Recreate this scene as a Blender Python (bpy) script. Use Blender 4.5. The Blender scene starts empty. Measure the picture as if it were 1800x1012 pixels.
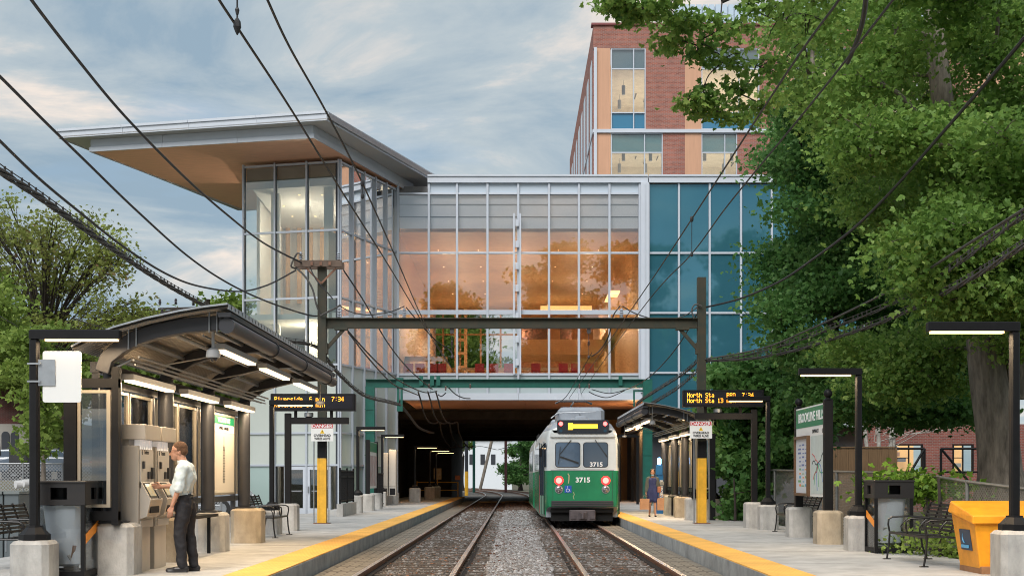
import bpy, bmesh, math, random
import numpy as np
from mathutils import Vector, Matrix, Euler
R = math.radians
random.seed(7)
rng = np.random.default_rng(7)
SC = bpy.context.scene
COL = SC.collection

# ------------------------------------------------------------------ camera
CAMZ = 1.5
F = 2250.0            # focal length in pixels of a 1800 wide picture
VX, HY = 903.0, 840.0
cam_d = bpy.data.cameras.new('camera')
cam = bpy.data.objects.new('camera', cam_d); COL.objects.link(cam)
cam.location = (0, 0, CAMZ); cam.rotation_euler = (R(90), 0, 0)
cam_d.sensor_width = 36.0; cam_d.lens = F/1800*36
cam_d.shift_x = -(VX-900)/1800; cam_d.shift_y = (HY-506)/1800
cam_d.clip_start = 0.1; cam_d.clip_end = 3000
SC.camera = cam

# ------------------------------------------------------------------ world, sun, exposure
SUN_EL, SUN_AZ = R(46), R(198)     # azimuth clockwise from +Y: behind the camera, to the left
w = bpy.data.worlds.new('World'); SC.world = w; w.use_nodes = True
nt = w.node_tree; nt.nodes.clear()
N = nt.nodes.new; L = nt.links.new
out = N('ShaderNodeOutputWorld'); 
sky = N('ShaderNodeTexSky'); sky.sky_type = 'NISHITA'; sky.sun_disc = False
sky.sun_elevation = SUN_EL; sky.sun_rotation = SUN_AZ; sky.dust_density = 1.0; sky.air_density = 1.2; sky.ozone_density = 3.0
bg1 = N('ShaderNodeBackground'); bg1.inputs['Strength'].default_value = 0.10
L(sky.outputs[0], bg1.inputs['Color'])
tc = N('ShaderNodeTexCoord')
sep = N('ShaderNodeSeparateXYZ'); L(tc.outputs['Generated'], sep.inputs[0])
zz = N('ShaderNodeMath'); zz.operation = 'ADD'; L(sep.outputs['Z'], zz.inputs[0]); zz.inputs[1].default_value = 0.18
zm = N('ShaderNodeMath'); zm.operation = 'MAXIMUM'; L(zz.outputs[0], zm.inputs[0]); zm.inputs[1].default_value = 0.05
dx = N('ShaderNodeMath'); dx.operation = 'DIVIDE'; L(sep.outputs['X'], dx.inputs[0]); L(zm.outputs[0], dx.inputs[1])
dy = N('ShaderNodeMath'); dy.operation = 'DIVIDE'; L(sep.outputs['Y'], dy.inputs[0]); L(zm.outputs[0], dy.inputs[1])
cmb = N('ShaderNodeCombineXYZ'); L(dx.outputs[0], cmb.inputs[0]); L(dy.outputs[0], cmb.inputs[1])
mp = N('ShaderNodeMapping'); mp.inputs['Scale'].default_value = (1.0, 1.35, 1); mp.inputs['Location'].default_value = (3.1, 1.7, 0)
L(cmb.outputs[0], mp.inputs[0])
n1 = N('ShaderNodeTexNoise'); n1.inputs['Scale'].default_value = 1.15; n1.inputs['Detail'].default_value = 7; n1.inputs['Roughness'].default_value = .52; n1.inputs['Distortion'].default_value = .35
L(mp.outputs[0], n1.inputs['Vector'])
cr = N('ShaderNodeValToRGB'); cr.color_ramp.elements[0].position = .16; cr.color_ramp.elements[1].position = .46
L(n1.outputs['Fac'], cr.inputs[0])
n2 = N('ShaderNodeTexNoise'); n2.inputs['Scale'].default_value = 1.7; n2.inputs['Detail'].default_value = 9; n2.inputs['Roughness'].default_value = .6; n2.inputs['Distortion'].default_value = .5
L(mp.outputs[0], n2.inputs['Vector'])
cc = N('ShaderNodeValToRGB')
cc.color_ramp.elements[0].position = .38; cc.color_ramp.elements[0].color = (.225, .305, .375, 1)
cc.color_ramp.elements[1].position = .64; cc.color_ramp.elements[1].color = (.66, .585, .52, 1)
e = cc.color_ramp.elements.new(.53); e.color = (.37, .42, .445, 1)
L(n2.outputs['Fac'], cc.inputs[0])
bg2 = N('ShaderNodeBackground'); bg2.inputs['Strength'].default_value = 1.0
L(cc.outputs[0], bg2.inputs['Color'])
mx = N('ShaderNodeMixShader')
fac = N('ShaderNodeMath'); fac.operation = 'MULTIPLY'; L(cr.outputs[0], fac.inputs[0]); fac.inputs[1].default_value = .95
L(fac.outputs[0], mx.inputs[0]); L(bg1.outputs[0], mx.inputs[1]); L(bg2.outputs[0], mx.inputs[2])
L(mx.outputs[0], out.inputs['Surface'])

sun_d = bpy.data.lights.new('sun', 'SUN'); sun_d.energy = 2.4; sun_d.angle = R(40); sun_d.color = (1.0, .97, .94)
sun = bpy.data.objects.new('sun', sun_d); COL.objects.link(sun)
dv = Vector((math.sin(SUN_AZ)*math.cos(SUN_EL), math.cos(SUN_AZ)*math.cos(SUN_EL), math.sin(SUN_EL)))
sun.rotation_euler = dv.to_track_quat('Z', 'Y').to_euler(); sun.location = (0, -5, 60)
SC.view_settings.view_transform = 'Standard'; SC.view_settings.look = 'None'
SC.view_settings.exposure = 0.50; SC.view_settings.gamma = 1.0; SC.view_settings.use_curve_mapping = False
SC.render.engine = 'CYCLES'
SC.cycles.use_denoising = True; SC.cycles.filter_width = 1.05
SC.cycles.max_bounces = 7; SC.cycles.transparent_max_bounces = 12; SC.cycles.diffuse_bounces = 3; SC.cycles.glossy_bounces = 3
SC.cycles.sample_clamp_indirect = 4.0; SC.cycles.caustics_reflective = False; SC.cycles.caustics_refractive = False

# ------------------------------------------------------------------ helpers
def P(x, y, D): return Vector(((x-VX)*D/F, D, CAMZ+(HY-y)*D/F))

def mat(name, col, rough=.6, metal=0.0, var=0.0, vscale=3.0, bump=0.0, bscale=40.0, emit=None, estr=0.0, col2=None, stretch=None, spec=None, trans=0.0, alpha=None, lo=.3, hi=.7):
    m = bpy.data.materials.new(name); m.use_nodes = True
    nt = m.node_tree; b = nt.nodes['Principled BSDF']
    b.inputs['Base Color'].default_value = (*col, 1); b.inputs['Roughness'].default_value = rough; b.inputs['Metallic'].default_value = metal
    if spec is not None: b.inputs['Specular IOR Level'].default_value = spec
    if trans: b.inputs['Transmission Weight'].default_value = trans
    if alpha is not None: b.inputs['Alpha'].default_value = alpha
    t = nt.nodes.new('ShaderNodeTexCoord'); src = t.outputs['Object']
    if stretch:
        mpn = nt.nodes.new('ShaderNodeMapping'); mpn.inputs['Scale'].default_value = stretch
        nt.links.new(src, mpn.inputs[0]); src = mpn.outputs[0]
    if var > 0 or col2:
        nz = nt.nodes.new('ShaderNodeTexNoise'); nz.inputs['Scale'].default_value = vscale; nz.inputs['Detail'].default_value = 6
        nz.inputs['Roughness'].default_value = .62
        nt.links.new(src, nz.inputs['Vector'])
        rp = nt.nodes.new('ShaderNodeValToRGB')
        rp.color_ramp.elements[0].position = lo; rp.color_ramp.elements[1].position = hi
        c2 = col2 or tuple(min(1, c*(1+var)) for c in col)
        c1 = col if col2 else tuple(c*(1-var) for c in col)
        rp.color_ramp.elements[0].color = (*c1, 1); rp.color_ramp.elements[1].color = (*c2, 1)
        nt.links.new(nz.outputs['Fac'], rp.inputs[0]); nt.links.new(rp.outputs[0], b.inputs['Base Color'])
    if bump > 0:
        nb = nt.nodes.new('ShaderNodeTexNoise'); nb.inputs['Scale'].default_value = bscale; nb.inputs['Detail'].default_value = 4
        nt.links.new(src, nb.inputs['Vector'])
        bp = nt.nodes.new('ShaderNodeBump'); bp.inputs['Strength'].default_value = bump; bp.inputs['Distance'].default_value = .02
        nt.links.new(nb.outputs['Fac'], bp.inputs['Height']); nt.links.new(bp.outputs[0], b.inputs['Normal'])
    if emit:
        b.inputs['Emission Color'].default_value = (*emit, 1); b.inputs['Emission Strength'].default_value = estr
    return m

def brick_mat(name, c1, c2, mortar, scale=1.0, axis='XZ'):
    m = bpy.data.materials.new(name); m.use_nodes = True
    nt = m.node_tree; b = nt.nodes['Principled BSDF']; b.inputs['Roughness'].default_value = .85
    t = nt.nodes.new('ShaderNodeTexCoord'); s = nt.nodes.new('ShaderNodeSeparateXYZ'); c = nt.nodes.new('ShaderNodeCombineXYZ')
    nt.links.new(t.outputs['Object'], s.inputs[0])
    if axis == 'XZ':
        ad = nt.nodes.new('ShaderNodeMath'); ad.operation = 'ADD'
        nt.links.new(s.outputs['X'], ad.inputs[0]); nt.links.new(s.outputs['Y'], ad.inputs[1]); nt.links.new(ad.outputs[0], c.inputs[0])
        nt.links.new(s.outputs['Z'], c.inputs[1])
    br = nt.nodes.new('ShaderNodeTexBrick'); br.inputs['Scale'].default_value = scale
    br.inputs['Brick Width'].default_value = .22; br.inputs['Row Height'].default_value = .075; br.inputs['Mortar Size'].default_value = .010
    br.inputs['Color1'].default_value = (*c1, 1); br.inputs['Color2'].default_value = (*c2, 1); br.inputs['Mortar'].default_value = (*mortar, 1)
    br.inputs['Bias'].default_value = -.1
    nt.links.new(c.outputs[0], br.inputs['Vector'])
    nz = nt.nodes.new('ShaderNodeTexNoise'); nz.inputs['Scale'].default_value = 1.3; nz.inputs['Detail'].default_value = 5
    nt.links.new(t.outputs['Object'], nz.inputs['Vector'])
    mr = nt.nodes.new('ShaderNodeMapRange'); mr.inputs['To Min'].default_value = .7; mr.inputs['To Max'].default_value = 1.3
    nt.links.new(nz.outputs['Fac'], mr.inputs[0])
    mm = nt.nodes.new('ShaderNodeMix'); mm.data_type = 'RGBA'; mm.blend_type = 'MULTIPLY'; mm.inputs[0].default_value = 1
    nt.links.new(br.outputs['Color'], mm.inputs[6]); nt.links.new(mr.outputs[0], mm.inputs[7]); nt.links.new(mm.outputs[2], b.inputs['Base Color'])
    bp = nt.nodes.new('ShaderNodeBump'); bp.inputs['Strength'].default_value = .4; bp.inputs['Distance'].default_value = .01
    nt.links.new(br.outputs['Fac'], bp.inputs['Height']); bp.invert = True; nt.links.new(bp.outputs[0], b.inputs['Normal'])
    return m

def glass_mat(name, tint, refl=.2, rough=.0, reflcol=(1,1,1), fres=True):
    """architectural glass: transparent sheet with a mirror layer that grows at grazing angles"""
    m = bpy.data.materials.new(name); m.use_nodes = True
    nt = m.node_tree; nt.nodes.clear()
    o = nt.nodes.new('ShaderNodeOutputMaterial'); tr = nt.nodes.new('ShaderNodeBsdfTransparent'); tr.inputs[0].default_value = (*tint, 1)
    g = nt.nodes.new('ShaderNodeBsdfGlossy'); g.inputs['Roughness'].default_value = rough; g.inputs['Color'].default_value = (*reflcol, 1)
    mx = nt.nodes.new('ShaderNodeMixShader')
    lw = nt.nodes.new('ShaderNodeLayerWeight'); lw.inputs['Blend'].default_value = .25
    ma = nt.nodes.new('ShaderNodeMath'); ma.operation = 'MULTIPLY_ADD'; ma.use_clamp = True
    nt.links.new(lw.outputs['Fresnel'], ma.inputs[0]); ma.inputs[1].default_value = .8; ma.inputs[2].default_value = refl
    nt.links.new(ma.outputs[0], mx.inputs[0]); nt.links.new(tr.outputs[0], mx.inputs[1]); nt.links.new(g.outputs[0], mx.inputs[2])
    nt.links.new(mx.outputs[0], o.inputs[0])
    return m

def attr_mat(name, cols, rough=.8, attr='rnd', trans=0.0, spec=.3):
    """colour picked per leaf or stone from a ramp by a value stored on its faces"""
    m = bpy.data.materials.new(name); m.use_nodes = True
    nt = m.node_tree; b = nt.nodes['Principled BSDF']; b.inputs['Roughness'].default_value = rough
    b.inputs['Specular IOR Level'].default_value = spec
    a = nt.nodes.new('ShaderNodeAttribute'); a.attribute_name = attr
    rp = nt.nodes.new('ShaderNodeValToRGB'); els = rp.color_ramp.elements
    els[0].position = cols[0][0]; els[0].color = (*cols[0][1], 1)
    els[1].position = cols[-1][0]; els[1].color = (*cols[-1][1], 1)
    for p, c in cols[1:-1]:
        e = els.new(p); e.color = (*c, 1)
    nt.links.new(a.outputs['Fac'], rp.inputs[0]); nt.links.new(rp.outputs[0], b.inputs['Base Color'])
    if trans:
        o = nt.nodes['Material Output']; tl = nt.nodes.new('ShaderNodeBsdfTranslucent'); mx = nt.nodes.new('ShaderNodeMixShader'); mx.inputs[0].default_value = trans
        nt.links.new(rp.outputs[0], tl.inputs[0]); nt.links.new(b.outputs[0], mx.inputs[1]); nt.links.new(tl.outputs[0], mx.inputs[2]); nt.links.new(mx.outputs[0], o.inputs[0])
    return m

def tag(o, label=None, cat=None, group=None, kind=None):
    if label: o['label'] = label
    if cat: o['category'] = cat
    if group: o['group'] = group
    if kind: o['kind'] = kind
    return o

def thing(name, label, cat, loc=(0,0,0), group=None, kind=None):
    o = bpy.data.objects.new(name, None); COL.objects.link(o); o.location = loc; o.empty_display_size = .2
    return tag(o, label, cat, group, kind)

def origin_of(parent):
    v = Vector((0,0,0)); p = parent
    while p is not None:
        v += p.location; p = p.parent
    return v

def dup(root, loc=None, label=None, name=None, rotz=None):
    def cp(o, par):
        c = o.copy(); COL.objects.link(c); c.parent = par
        for ch in list(o.children): cp(ch, c)
        return c
    r = cp(root, None)
    if loc is not None: r.location = loc
    if rotz is not None: r.rotation_euler = (0, 0, rotz)
    if label: r['label'] = label
    return r

class MB:
    """collects shapes in world coordinates; build() links them as one mesh object"""
    def __init__(s): s.v = []; s.f = []; s.m = []; s.cur = 0; s.mir = None
    def use(s, i): s.cur = i; return s
    def add(s, vs, fs):
        b = len(s.v); s.v.extend([tuple(v) for v in vs]); s.f.extend([tuple(b+i for i in f) for f in fs]); s.m.extend([s.cur]*len(fs)); return s
    def b(s, x0, x1, y0, y1, z0, z1):
        if x0 > x1: x0, x1 = x1, x0
        if y0 > y1: y0, y1 = y1, y0
        if z0 > z1: z0, z1 = z1, z0
        return s.add([(x0,y0,z0),(x1,y0,z0),(x1,y1,z0),(x0,y1,z0),(x0,y0,z1),(x1,y0,z1),(x1,y1,z1),(x0,y1,z1)],
                     [(0,3,2,1),(4,5,6,7),(0,1,5,4),(1,2,6,5),(2,3,7,6),(3,0,4,7)])
    def cb(s, x0, x1, y0, y1, z0, z1, c=.01):
        """box with bevelled vertical and top edges"""
        pl = [(x0+c,y0),(x1-c,y0),(x1,y0+c),(x1,y1-c),(x1-c,y1),(x0+c,y1),(x0,y1-c),(x0,y0+c)]
        s.prism(pl, z0, z1-c, cap_top=False)
        cx, cy = (x0+x1)/2, (y0+y1)/2
        def sh(p, d):
            return (p[0]+(d if p[0] < cx else -d), p[1]+(d if p[1] < cy else -d))
        up = [(*sh(p, c), z1) for p in pl]; lo = [(*p, z1-c) for p in pl]
        n = 8; s.add(lo+up, [(i,(i+1)%n,n+(i+1)%n,n+i) for i in range(n)]+[tuple(n+i for i in range(n))]); return s
    def prism(s, pl, z0, z1, cap_top=True, cap_bot=True):
        n = len(pl); vs = [(*p, z0) for p in pl]+[(*p, z1) for p in pl]
        fs = [(i,(i+1)%n,n+(i+1)%n,n+i) for i in range(n)]
        if cap_bot: fs.append(tuple(range(n))[::-1])
        if cap_top: fs.append(tuple(range(n, 2*n)))
        return s.add(vs, fs)
    def ext(s, pl, d):
        """extrude polygon of 3D points by vector d"""
        n = len(pl); d = Vector(d); vs = [Vector(p) for p in pl]+[Vector(p)+d for p in pl]
        return s.add(vs, [(i,(i+1)%n,n+(i+1)%n,n+i) for i in range(n)]+[tuple(range(n))[::-1], tuple(range(n,2*n))])
    def beam(s, p0, p1, wd, ht, up=(0,0,1)):
        p0 = Vector(p0); p1 = Vector(p1); t = (p1-p0).normalized(); u = Vector(up)
        if abs(t.dot(u)) > .99: u = Vector((0,1,0))
        sd = t.cross(u).normalized()*wd/2; uu = sd.cross(t).normalized()*ht/2
        vs = [p+a*sd+b_*uu for p in (p0,p1) for a,b_ in ((-1,-1),(1,-1),(1,1),(-1,1))]
        return s.add(vs, [(0,1,2,3),(7,6,5,4),(0,4,5,1),(1,5,6,2),(2,6,7,3),(3,7,4,0)])
    def tube(s, pts, r, n=8, cap=True):
        pts = [Vector(p) for p in pts]; m = len(pts); rs = r if isinstance(r, (list, tuple)) else [r]*m
        vs = []; prev = None
        for i, p in enumerate(pts):
            t = (pts[min(i+1,m-1)]-pts[max(i-1,0)]); t = t.normalized() if t.length > 1e-9 else Vector((0,0,1))
            if prev is None:
                a = Vector((0,0,1)) if abs(t.z) < .9 else Vector((1,0,0)); u = t.cross(a).normalized()
            else:
                u = (prev - t*prev.dot(t)); u = u.normalized() if u.length > 1e-6 else t.orthogonal().normalized()
            prev = u; v = t.cross(u)
            for k in range(n):
                an = 2*math.pi*k/n; vs.append(p+(u*math.cos(an)+v*math.sin(an))*rs[i])
        fs = [(i*n+k, i*n+(k+1)%n, (i+1)*n+(k+1)%n, (i+1)*n+k) for i in range(m-1) for k in range(n)]
        if cap: fs += [tuple(range(n))[::-1], tuple(range((m-1)*n, m*n))]
        return s.add(vs, fs)
    def lathe(s, prof, cx, cy, n=16, rot=0):
        vs = []; m = len(prof)
        for r, z in prof:
            for k in range(n):
                a = 2*math.pi*(k+.5)/n+rot; vs.append((cx+r*math.cos(a), cy+r*math.sin(a), z))
        fs = [(i*n+k, i*n+(k+1)%n, (i+1)*n+(k+1)%n, (i+1)*n+k) for i in range(m-1) for k in range(n)]
        fs += [tuple(range(n))[::-1], tuple(range((m-1)*n, m*n))]
        return s.add(vs, fs)
    def ell(s, c, r, nu=10, nv=7):
        vs = [(c[0],c[1],c[2]-r[2])]; 
        for j in range(1, nv):
            a = math.pi*j/nv
            for k in range(nu):
                b_ = 2*math.pi*k/nu; vs.append((c[0]+r[0]*math.sin(a)*math.cos(b_), c[1]+r[1]*math.sin(a)*math.sin(b_), c[2]-r[2]*math.cos(a)))
        vs.append((c[0],c[1],c[2]+r[2])); fs = []
        for k in range(nu): fs.append((0, 1+(k+1)%nu, 1+k))
        for j in range(nv-2):
            for k in range(nu): fs.append((1+j*nu+k, 1+j*nu+(k+1)%nu, 1+(j+1)*nu+(k+1)%nu, 1+(j+1)*nu+k))
        b0 = 1+(nv-2)*nu
        for k in range(nu): fs.append((b0+k, b0+(k+1)%nu, len(vs)-1))
        return s.add(vs, fs)
    def quad(s, a, b, c, d): return s.add([a,b,c,d], [(0,1,2,3)])
    def build(s, name, mats, parent=None, smooth=False, label=None, cat=None, group=None, kind=None, loc=None, bevel=0):
        me = bpy.data.meshes.new(name)
        o = origin_of(parent) if parent is not None else Vector(loc or (0,0,0))
        vv = np.array(s.v, dtype=float)
        if s.mir is not None and len(vv): vv[:,0] = s.mir-vv[:,0]
        fl = [f[::-1] for f in s.f] if s.mir is not None else s.f
        vv = vv-np.array(o)
        me.from_pydata(vv.tolist(), [], fl)
        if not isinstance(mats, (list, tuple)): mats = [mats]
        for m in mats: me.materials.append(m)
        if len(mats) > 1: me.polygons.foreach_set('material_index', s.m)
        if smooth:
            me.polygons.foreach_set('use_smooth', [True]*len(me.polygons))
            try: me.set_sharp_from_angle(angle=R(38))
            except Exception: pass
        me.update()
        ob = bpy.data.objects.new(name, me); COL.objects.link(ob)
        if parent is not None: ob.parent = parent
        else: ob.location = o
        if bevel:
            bv = ob.modifiers.new('bevel', 'BEVEL'); bv.width = bevel; bv.segments = 2; bv.limit_method = 'ANGLE'; bv.angle_limit = R(50)
        return tag(ob, label, cat, group, kind)

def text_obj(name, body, size, mt, parent, loc, rot=(R(90),0,0), align='CENTER', ext=.002, sx=1.0, bold=0.0, mirror=None):
    cu = bpy.data.curves.new(name, 'FONT'); cu.body = body; cu.size = size; cu.align_x = align; cu.align_y = 'CENTER'; cu.extrude = ext
    cu.offset = bold; cu.resolution_u = 3
    tmp = bpy.data.objects.new('tmp', cu); COL.objects.link(tmp)
    bpy.context.view_layer.update()
    dg = bpy.context.evaluated_depsgraph_get()
    me = bpy.data.meshes.new_from_object(tmp.evaluated_get(dg)); bpy.data.objects.remove(tmp)
    M = Matrix.Translation(Vector(loc)-origin_of(parent)) @ Euler(rot).to_matrix().to_4x4() @ Matrix.Diagonal((sx,1,1,1))
    me.transform(M); me.materials.clear(); me.materials.append(mt)
    ob = bpy.data.objects.new(name, me); COL.objects.link(ob); ob.parent = parent
    return ob

def np_mesh(name, V, Fc, nside, mt, parent=None, attr=None, smooth=False, loc=(0,0,0)):
    """big mesh from arrays, all faces with nside corners, attr one value per face"""
    me = bpy.data.meshes.new(name); nv = len(V); nf = len(Fc)
    o = np.array(origin_of(parent)) if parent is not None else np.array(loc, dtype=float)
    me.vertices.add(nv); me.vertices.foreach_set('co', (V-o).astype(np.float32).ravel())
    me.loops.add(nf*nside); me.loops.foreach_set('vertex_index', Fc.astype(np.int32).ravel())
    me.polygons.add(nf); me.polygons.foreach_set('loop_start', np.arange(0, nf*nside, nside, dtype=np.int32))
    try: me.polygons.foreach_set('loop_total', np.full(nf, nside, dtype=np.int32))
    except Exception: pass
    if attr is not None:
        a = me.attributes.new('rnd', 'FLOAT', 'FACE'); a.data.foreach_set('value', attr.astype(np.float32))
    me.materials.append(mt); me.update(calc_edges=True)
    if smooth: me.polygons.foreach_set('use_smooth', [True]*nf)
    ob = bpy.data.objects.new(name, me); COL.objects.link(ob)
    if parent is not None: ob.parent = parent
    else: ob.location = tuple(o)
    return ob

# ------------------------------------------------------------------ materials
PZ = .23     # platform surface above the rail heads
M = {}
M['concrete'] = mat('platform concrete', (.43,.42,.40), .85, var=.16, vscale=1.1, bump=.15, bscale=60)
M['conc_edge'] = mat('edge concrete', (.30,.32,.33), .9, var=.3, vscale=2.2, bump=.3, bscale=25)
M['block'] = mat('cast concrete', (.40,.385,.36), .85, var=.26, vscale=5, bump=.35, bscale=45, stretch=(1,1,.55))
M['block_tan'] = mat('tan cast concrete', (.40,.33,.24), .85, var=.26, vscale=5, bump=.35, bscale=45, stretch=(1,1,.55))
M['yellow'] = mat('yellow tactile paving', (.80,.43,.09), .8, var=.16, vscale=1.6, bump=.6, bscale=70)
M['yellow_paint'] = mat('yellow paint', (.74,.40,.03), .5, var=.15, vscale=5, col2=None)
M['black'] = mat('black powder coat', (.008,.008,.009), .5, var=.2, vscale=8, spec=.22)
M['darkgrey'] = mat('dark grey coated steel', (.035,.036,.04), .5, metal=.1, var=.15, vscale=5)
M['steel'] = mat('galvanised steel', (.36,.38,.40), .42, metal=.8, var=.12, vscale=7)
M['white_metal'] = mat('white metal panel', (.53,.57,.63), .45, var=.04, vscale=1.2)
M['mullion'] = mat('silver mullion', (.50,.54,.60), .4, metal=.25)
M['darkmull'] = mat('dark glazing bead', (.03,.035,.045), .5)
M['rust'] = mat('rusty rail steel', (.19,.095,.06), .75, var=.35, vscale=6, bump=.3, bscale=60)
M['railtop'] = mat('worn rail head', (.62,.55,.52), .3, metal=.85, var=.15, vscale=9)
M['wood_panel'] = mat('interior wood panel', (.60,.36,.18), .5, var=.10, vscale=2.0, stretch=(1,1,12))
M['wood_soffit'] = mat('wood look soffit', (.86,.47,.31), .5, var=.14, vscale=1.6, stretch=(1,14,1))
M['wood_dark'] = mat('walnut panel', (.38,.17,.07), .45, var=.15, vscale=2, stretch=(1,1,10))
M['cream'] = mat('cream interior wall', (.74,.66,.52), .7, var=.03)
M['white_wall'] = mat('white interior wall', (.80,.78,.74), .7)
M['shade'] = mat('roller shade', (.40,.37,.33), .8, var=.05)
M['glass'] = glass_mat('clear curtain wall glass', (.86,.90,.88), refl=.10)
M['glass_bridge'] = glass_mat('bridge glass', (.94,.93,.92), refl=.12)
M['glass_dark'] = glass_mat('dark window glass', (.55,.60,.64), refl=.14)
M['green_steel'] = mat('dark green steel', (.004,.095,.070), .45, var=.15, vscale=4)
M['olive'] = mat('weathered green steel', (.020,.028,.018), .65, vscale=3, col2=(.05,.036,.018))
M['wire'] = mat('dark wire', (.022,.022,.024), .55)
M['cable'] = mat('grey weathered cable', (.07,.066,.062), .7, var=.3, vscale=10)
M['bark'] = mat('grey brown bark', (.20,.17,.14), .95, var=.55, vscale=9, bump=1.0, bscale=16, stretch=(1,1,.22))
M['bark_dark'] = mat('dark bark', (.045,.035,.03), .95, var=.3, vscale=5)
M['led'] = mat('warm white lamp strip', (1,.9,.7), .5, emit=(1,.62,.27), estr=2.2)
M['led_amber'] = mat('amber led dots', (.9,.4,.05), .5, emit=(1,.36,.02), estr=2.4)
M['tan_metal'] = mat('brushed beige stainless', (.44,.405,.36), .42, metal=.3, var=.06, vscale=3, stretch=(1,1,.1))
M['white_sign'] = mat('white sign face', (.78,.78,.76), .5)
M['red_sign'] = mat('red sign paint', (.50,.02,.025), .5)
M['sign_green'] = mat('green sign face', (.0,.20,.09), .45)
M['text_black'] = mat('black lettering', (.01,.01,.012), .6)
M['text_white'] = mat('white lettering', (.85,.85,.85), .6)
def domes(m):
    nt = m.node_tree; b = nt.nodes['Principled BSDF']; t = nt.nodes.new('ShaderNodeTexCoord'); s = nt.nodes.new('ShaderNodeSeparateXYZ'); nt.links.new(t.outputs['Object'], s.inputs[0]); o = []
    for ax in ('X', 'Y'):
        k = nt.nodes.new('ShaderNodeMath'); k.operation = 'MULTIPLY'; k.inputs[1].default_value = 2*math.pi/.061; nt.links.new(s.outputs[ax], k.inputs[0])
        q = nt.nodes.new('ShaderNodeMath'); q.operation = 'SINE'; nt.links.new(k.outputs[0], q.inputs[0]); o.append(q)
    p = nt.nodes.new('ShaderNodeMath'); p.operation = 'ADD'; nt.links.new(o[0].outputs[0], p.inputs[0]); nt.links.new(o[1].outputs[0], p.inputs[1])
    r = nt.nodes.new('ShaderNodeMapRange'); r.inputs['From Min'].default_value = .6; r.inputs['From Max'].default_value = 1.6; nt.links.new(p.outputs[0], r.inputs[0])
    bp = nt.nodes.new('ShaderNodeBump'); bp.inputs['Strength'].default_value = .9; bp.inputs['Distance'].default_value = .012; nt.links.new(r.outputs[0], bp.inputs['Height']); nt.links.new(bp.outputs[0], b.inputs['Normal'])
domes(M['yellow'])
# ------------------------------------------------------------------ ground, track bed, platforms
def lx(D): return -1.71 - (.00106*(D-106)**2 if D > 106 else 0)        # left track centre
def rx(D): return 1.87 + .0035*(min(D, 60)-17) - (.00106*(D-106)**2 if D > 106 else 0)
def XL(D): return -3.19 - .0022*(D-17)*(1 if D < 60 else 1)             # left platform edge
def XR(D): return 3.34 + .0035*(D-17)

M['ground'] = mat('dry earth and short grass', (.055,.06,.03), .95, col2=(.12,.10,.065), vscale=.35, bump=.4, bscale=5)
g = MB().b(-700, 700, -120, 1200, -1.2, -.45).build('ground', M['ground'], kind='structure')

def ribbon(fx0, fx1, ys, z0, z1):
    m = MB(); n = len(ys)
    for y in ys:
        m.v += [(fx0(y), y, z0), (fx1(y), y, z0), (fx1(y), y, z1), (fx0(y), y, z1)]
    for i in range(n-1):
        a = 4*i; b = a+4
        m.f += [(a+3,a+2,b+2,b+3), (a,b,b+1,a+1), (a+1,b+1,b+2,a+2), (a,a+3,b+3,b)]
    m.f += [(0,1,2,3), (4*n-1,4*n-2,4*n-3,4*n-4)]; m.m = [0]*len(m.f)
    return m
ys_all = [2+2*i for i in range(52)]+[106+4*i for i in range(1, 40)]
M['bed'] = mat('ballast bed', (.10,.088,.075), .95, col2=(.23,.21,.19), vscale=22, bump=1.0, bscale=38, lo=.35, hi=.62)
ribbon(lambda y: lx(y)-2.4, lambda y: rx(y)+2.3, ys_all, -.45, -.165).build('ballast_bed', M['bed'], kind='structure')

# platforms
M['concrete'] = mat('platform concrete', (.40,.395,.38), .8, var=.30, vscale=2.1, bump=.2, bscale=50, lo=.25, hi=.78)
def platform(name, edge, outer, y0, y1, sgn):
    ys = [y0+(y1-y0)*i/40 for i in range(41)]
    if sgn < 0:
        ribbon(outer, lambda y: edge(y)-.6, ys, -.45, PZ).build(name, M['concrete'], kind='structure')
        ribbon(lambda y: edge(y)-.598, lambda y: edge(y), ys, -.45, PZ-.012).build(name+'_edge', M['conc_edge'], kind='structure')
        ribbon(lambda y: edge(y)-.60, lambda y: edge(y)-.012, ys, PZ-.011, PZ+.006).build('tactile_strip', M['yellow'], kind='structure')
    else:
        ribbon(lambda y: edge(y)+.6, outer, ys, -.45, PZ).build(name, M['concrete'], kind='structure')
        ribbon(lambda y: edge(y), lambda y: edge(y)+.598, ys, -.45, PZ-.012).build(name+'_edge', M['conc_edge'], kind='structure')
        ribbon(lambda y: edge(y)+.012, lambda y: edge(y)+.60, ys, PZ-.011, PZ+.006).build('tactile_strip', M['yellow'], kind='structure')
platform('left_platform', XL, lambda y: -8.2 if y < 40 else -7.4, 3, 88, -1)
platform('right_platform', XR, lambda y: 6.95+(.013*(y-17)), 3, 74, 1)
# platform joints: thin dark sawn lines, real shallow strips
j = MB()
for i in range(28):
    y = 6+i*3.05
    j.b(-8 if y < 40 else -7.3, XL(y)-.61, y, y+.014, PZ-.02, PZ+.0015)
    if y < 73: j.b(XR(y)+.61, 6.9, y+1, y+1.014, PZ-.02, PZ+.0015)
j.build('platform_joint', mat('sawn joint', (.16,.155,.145), .95), kind='structure')

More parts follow.
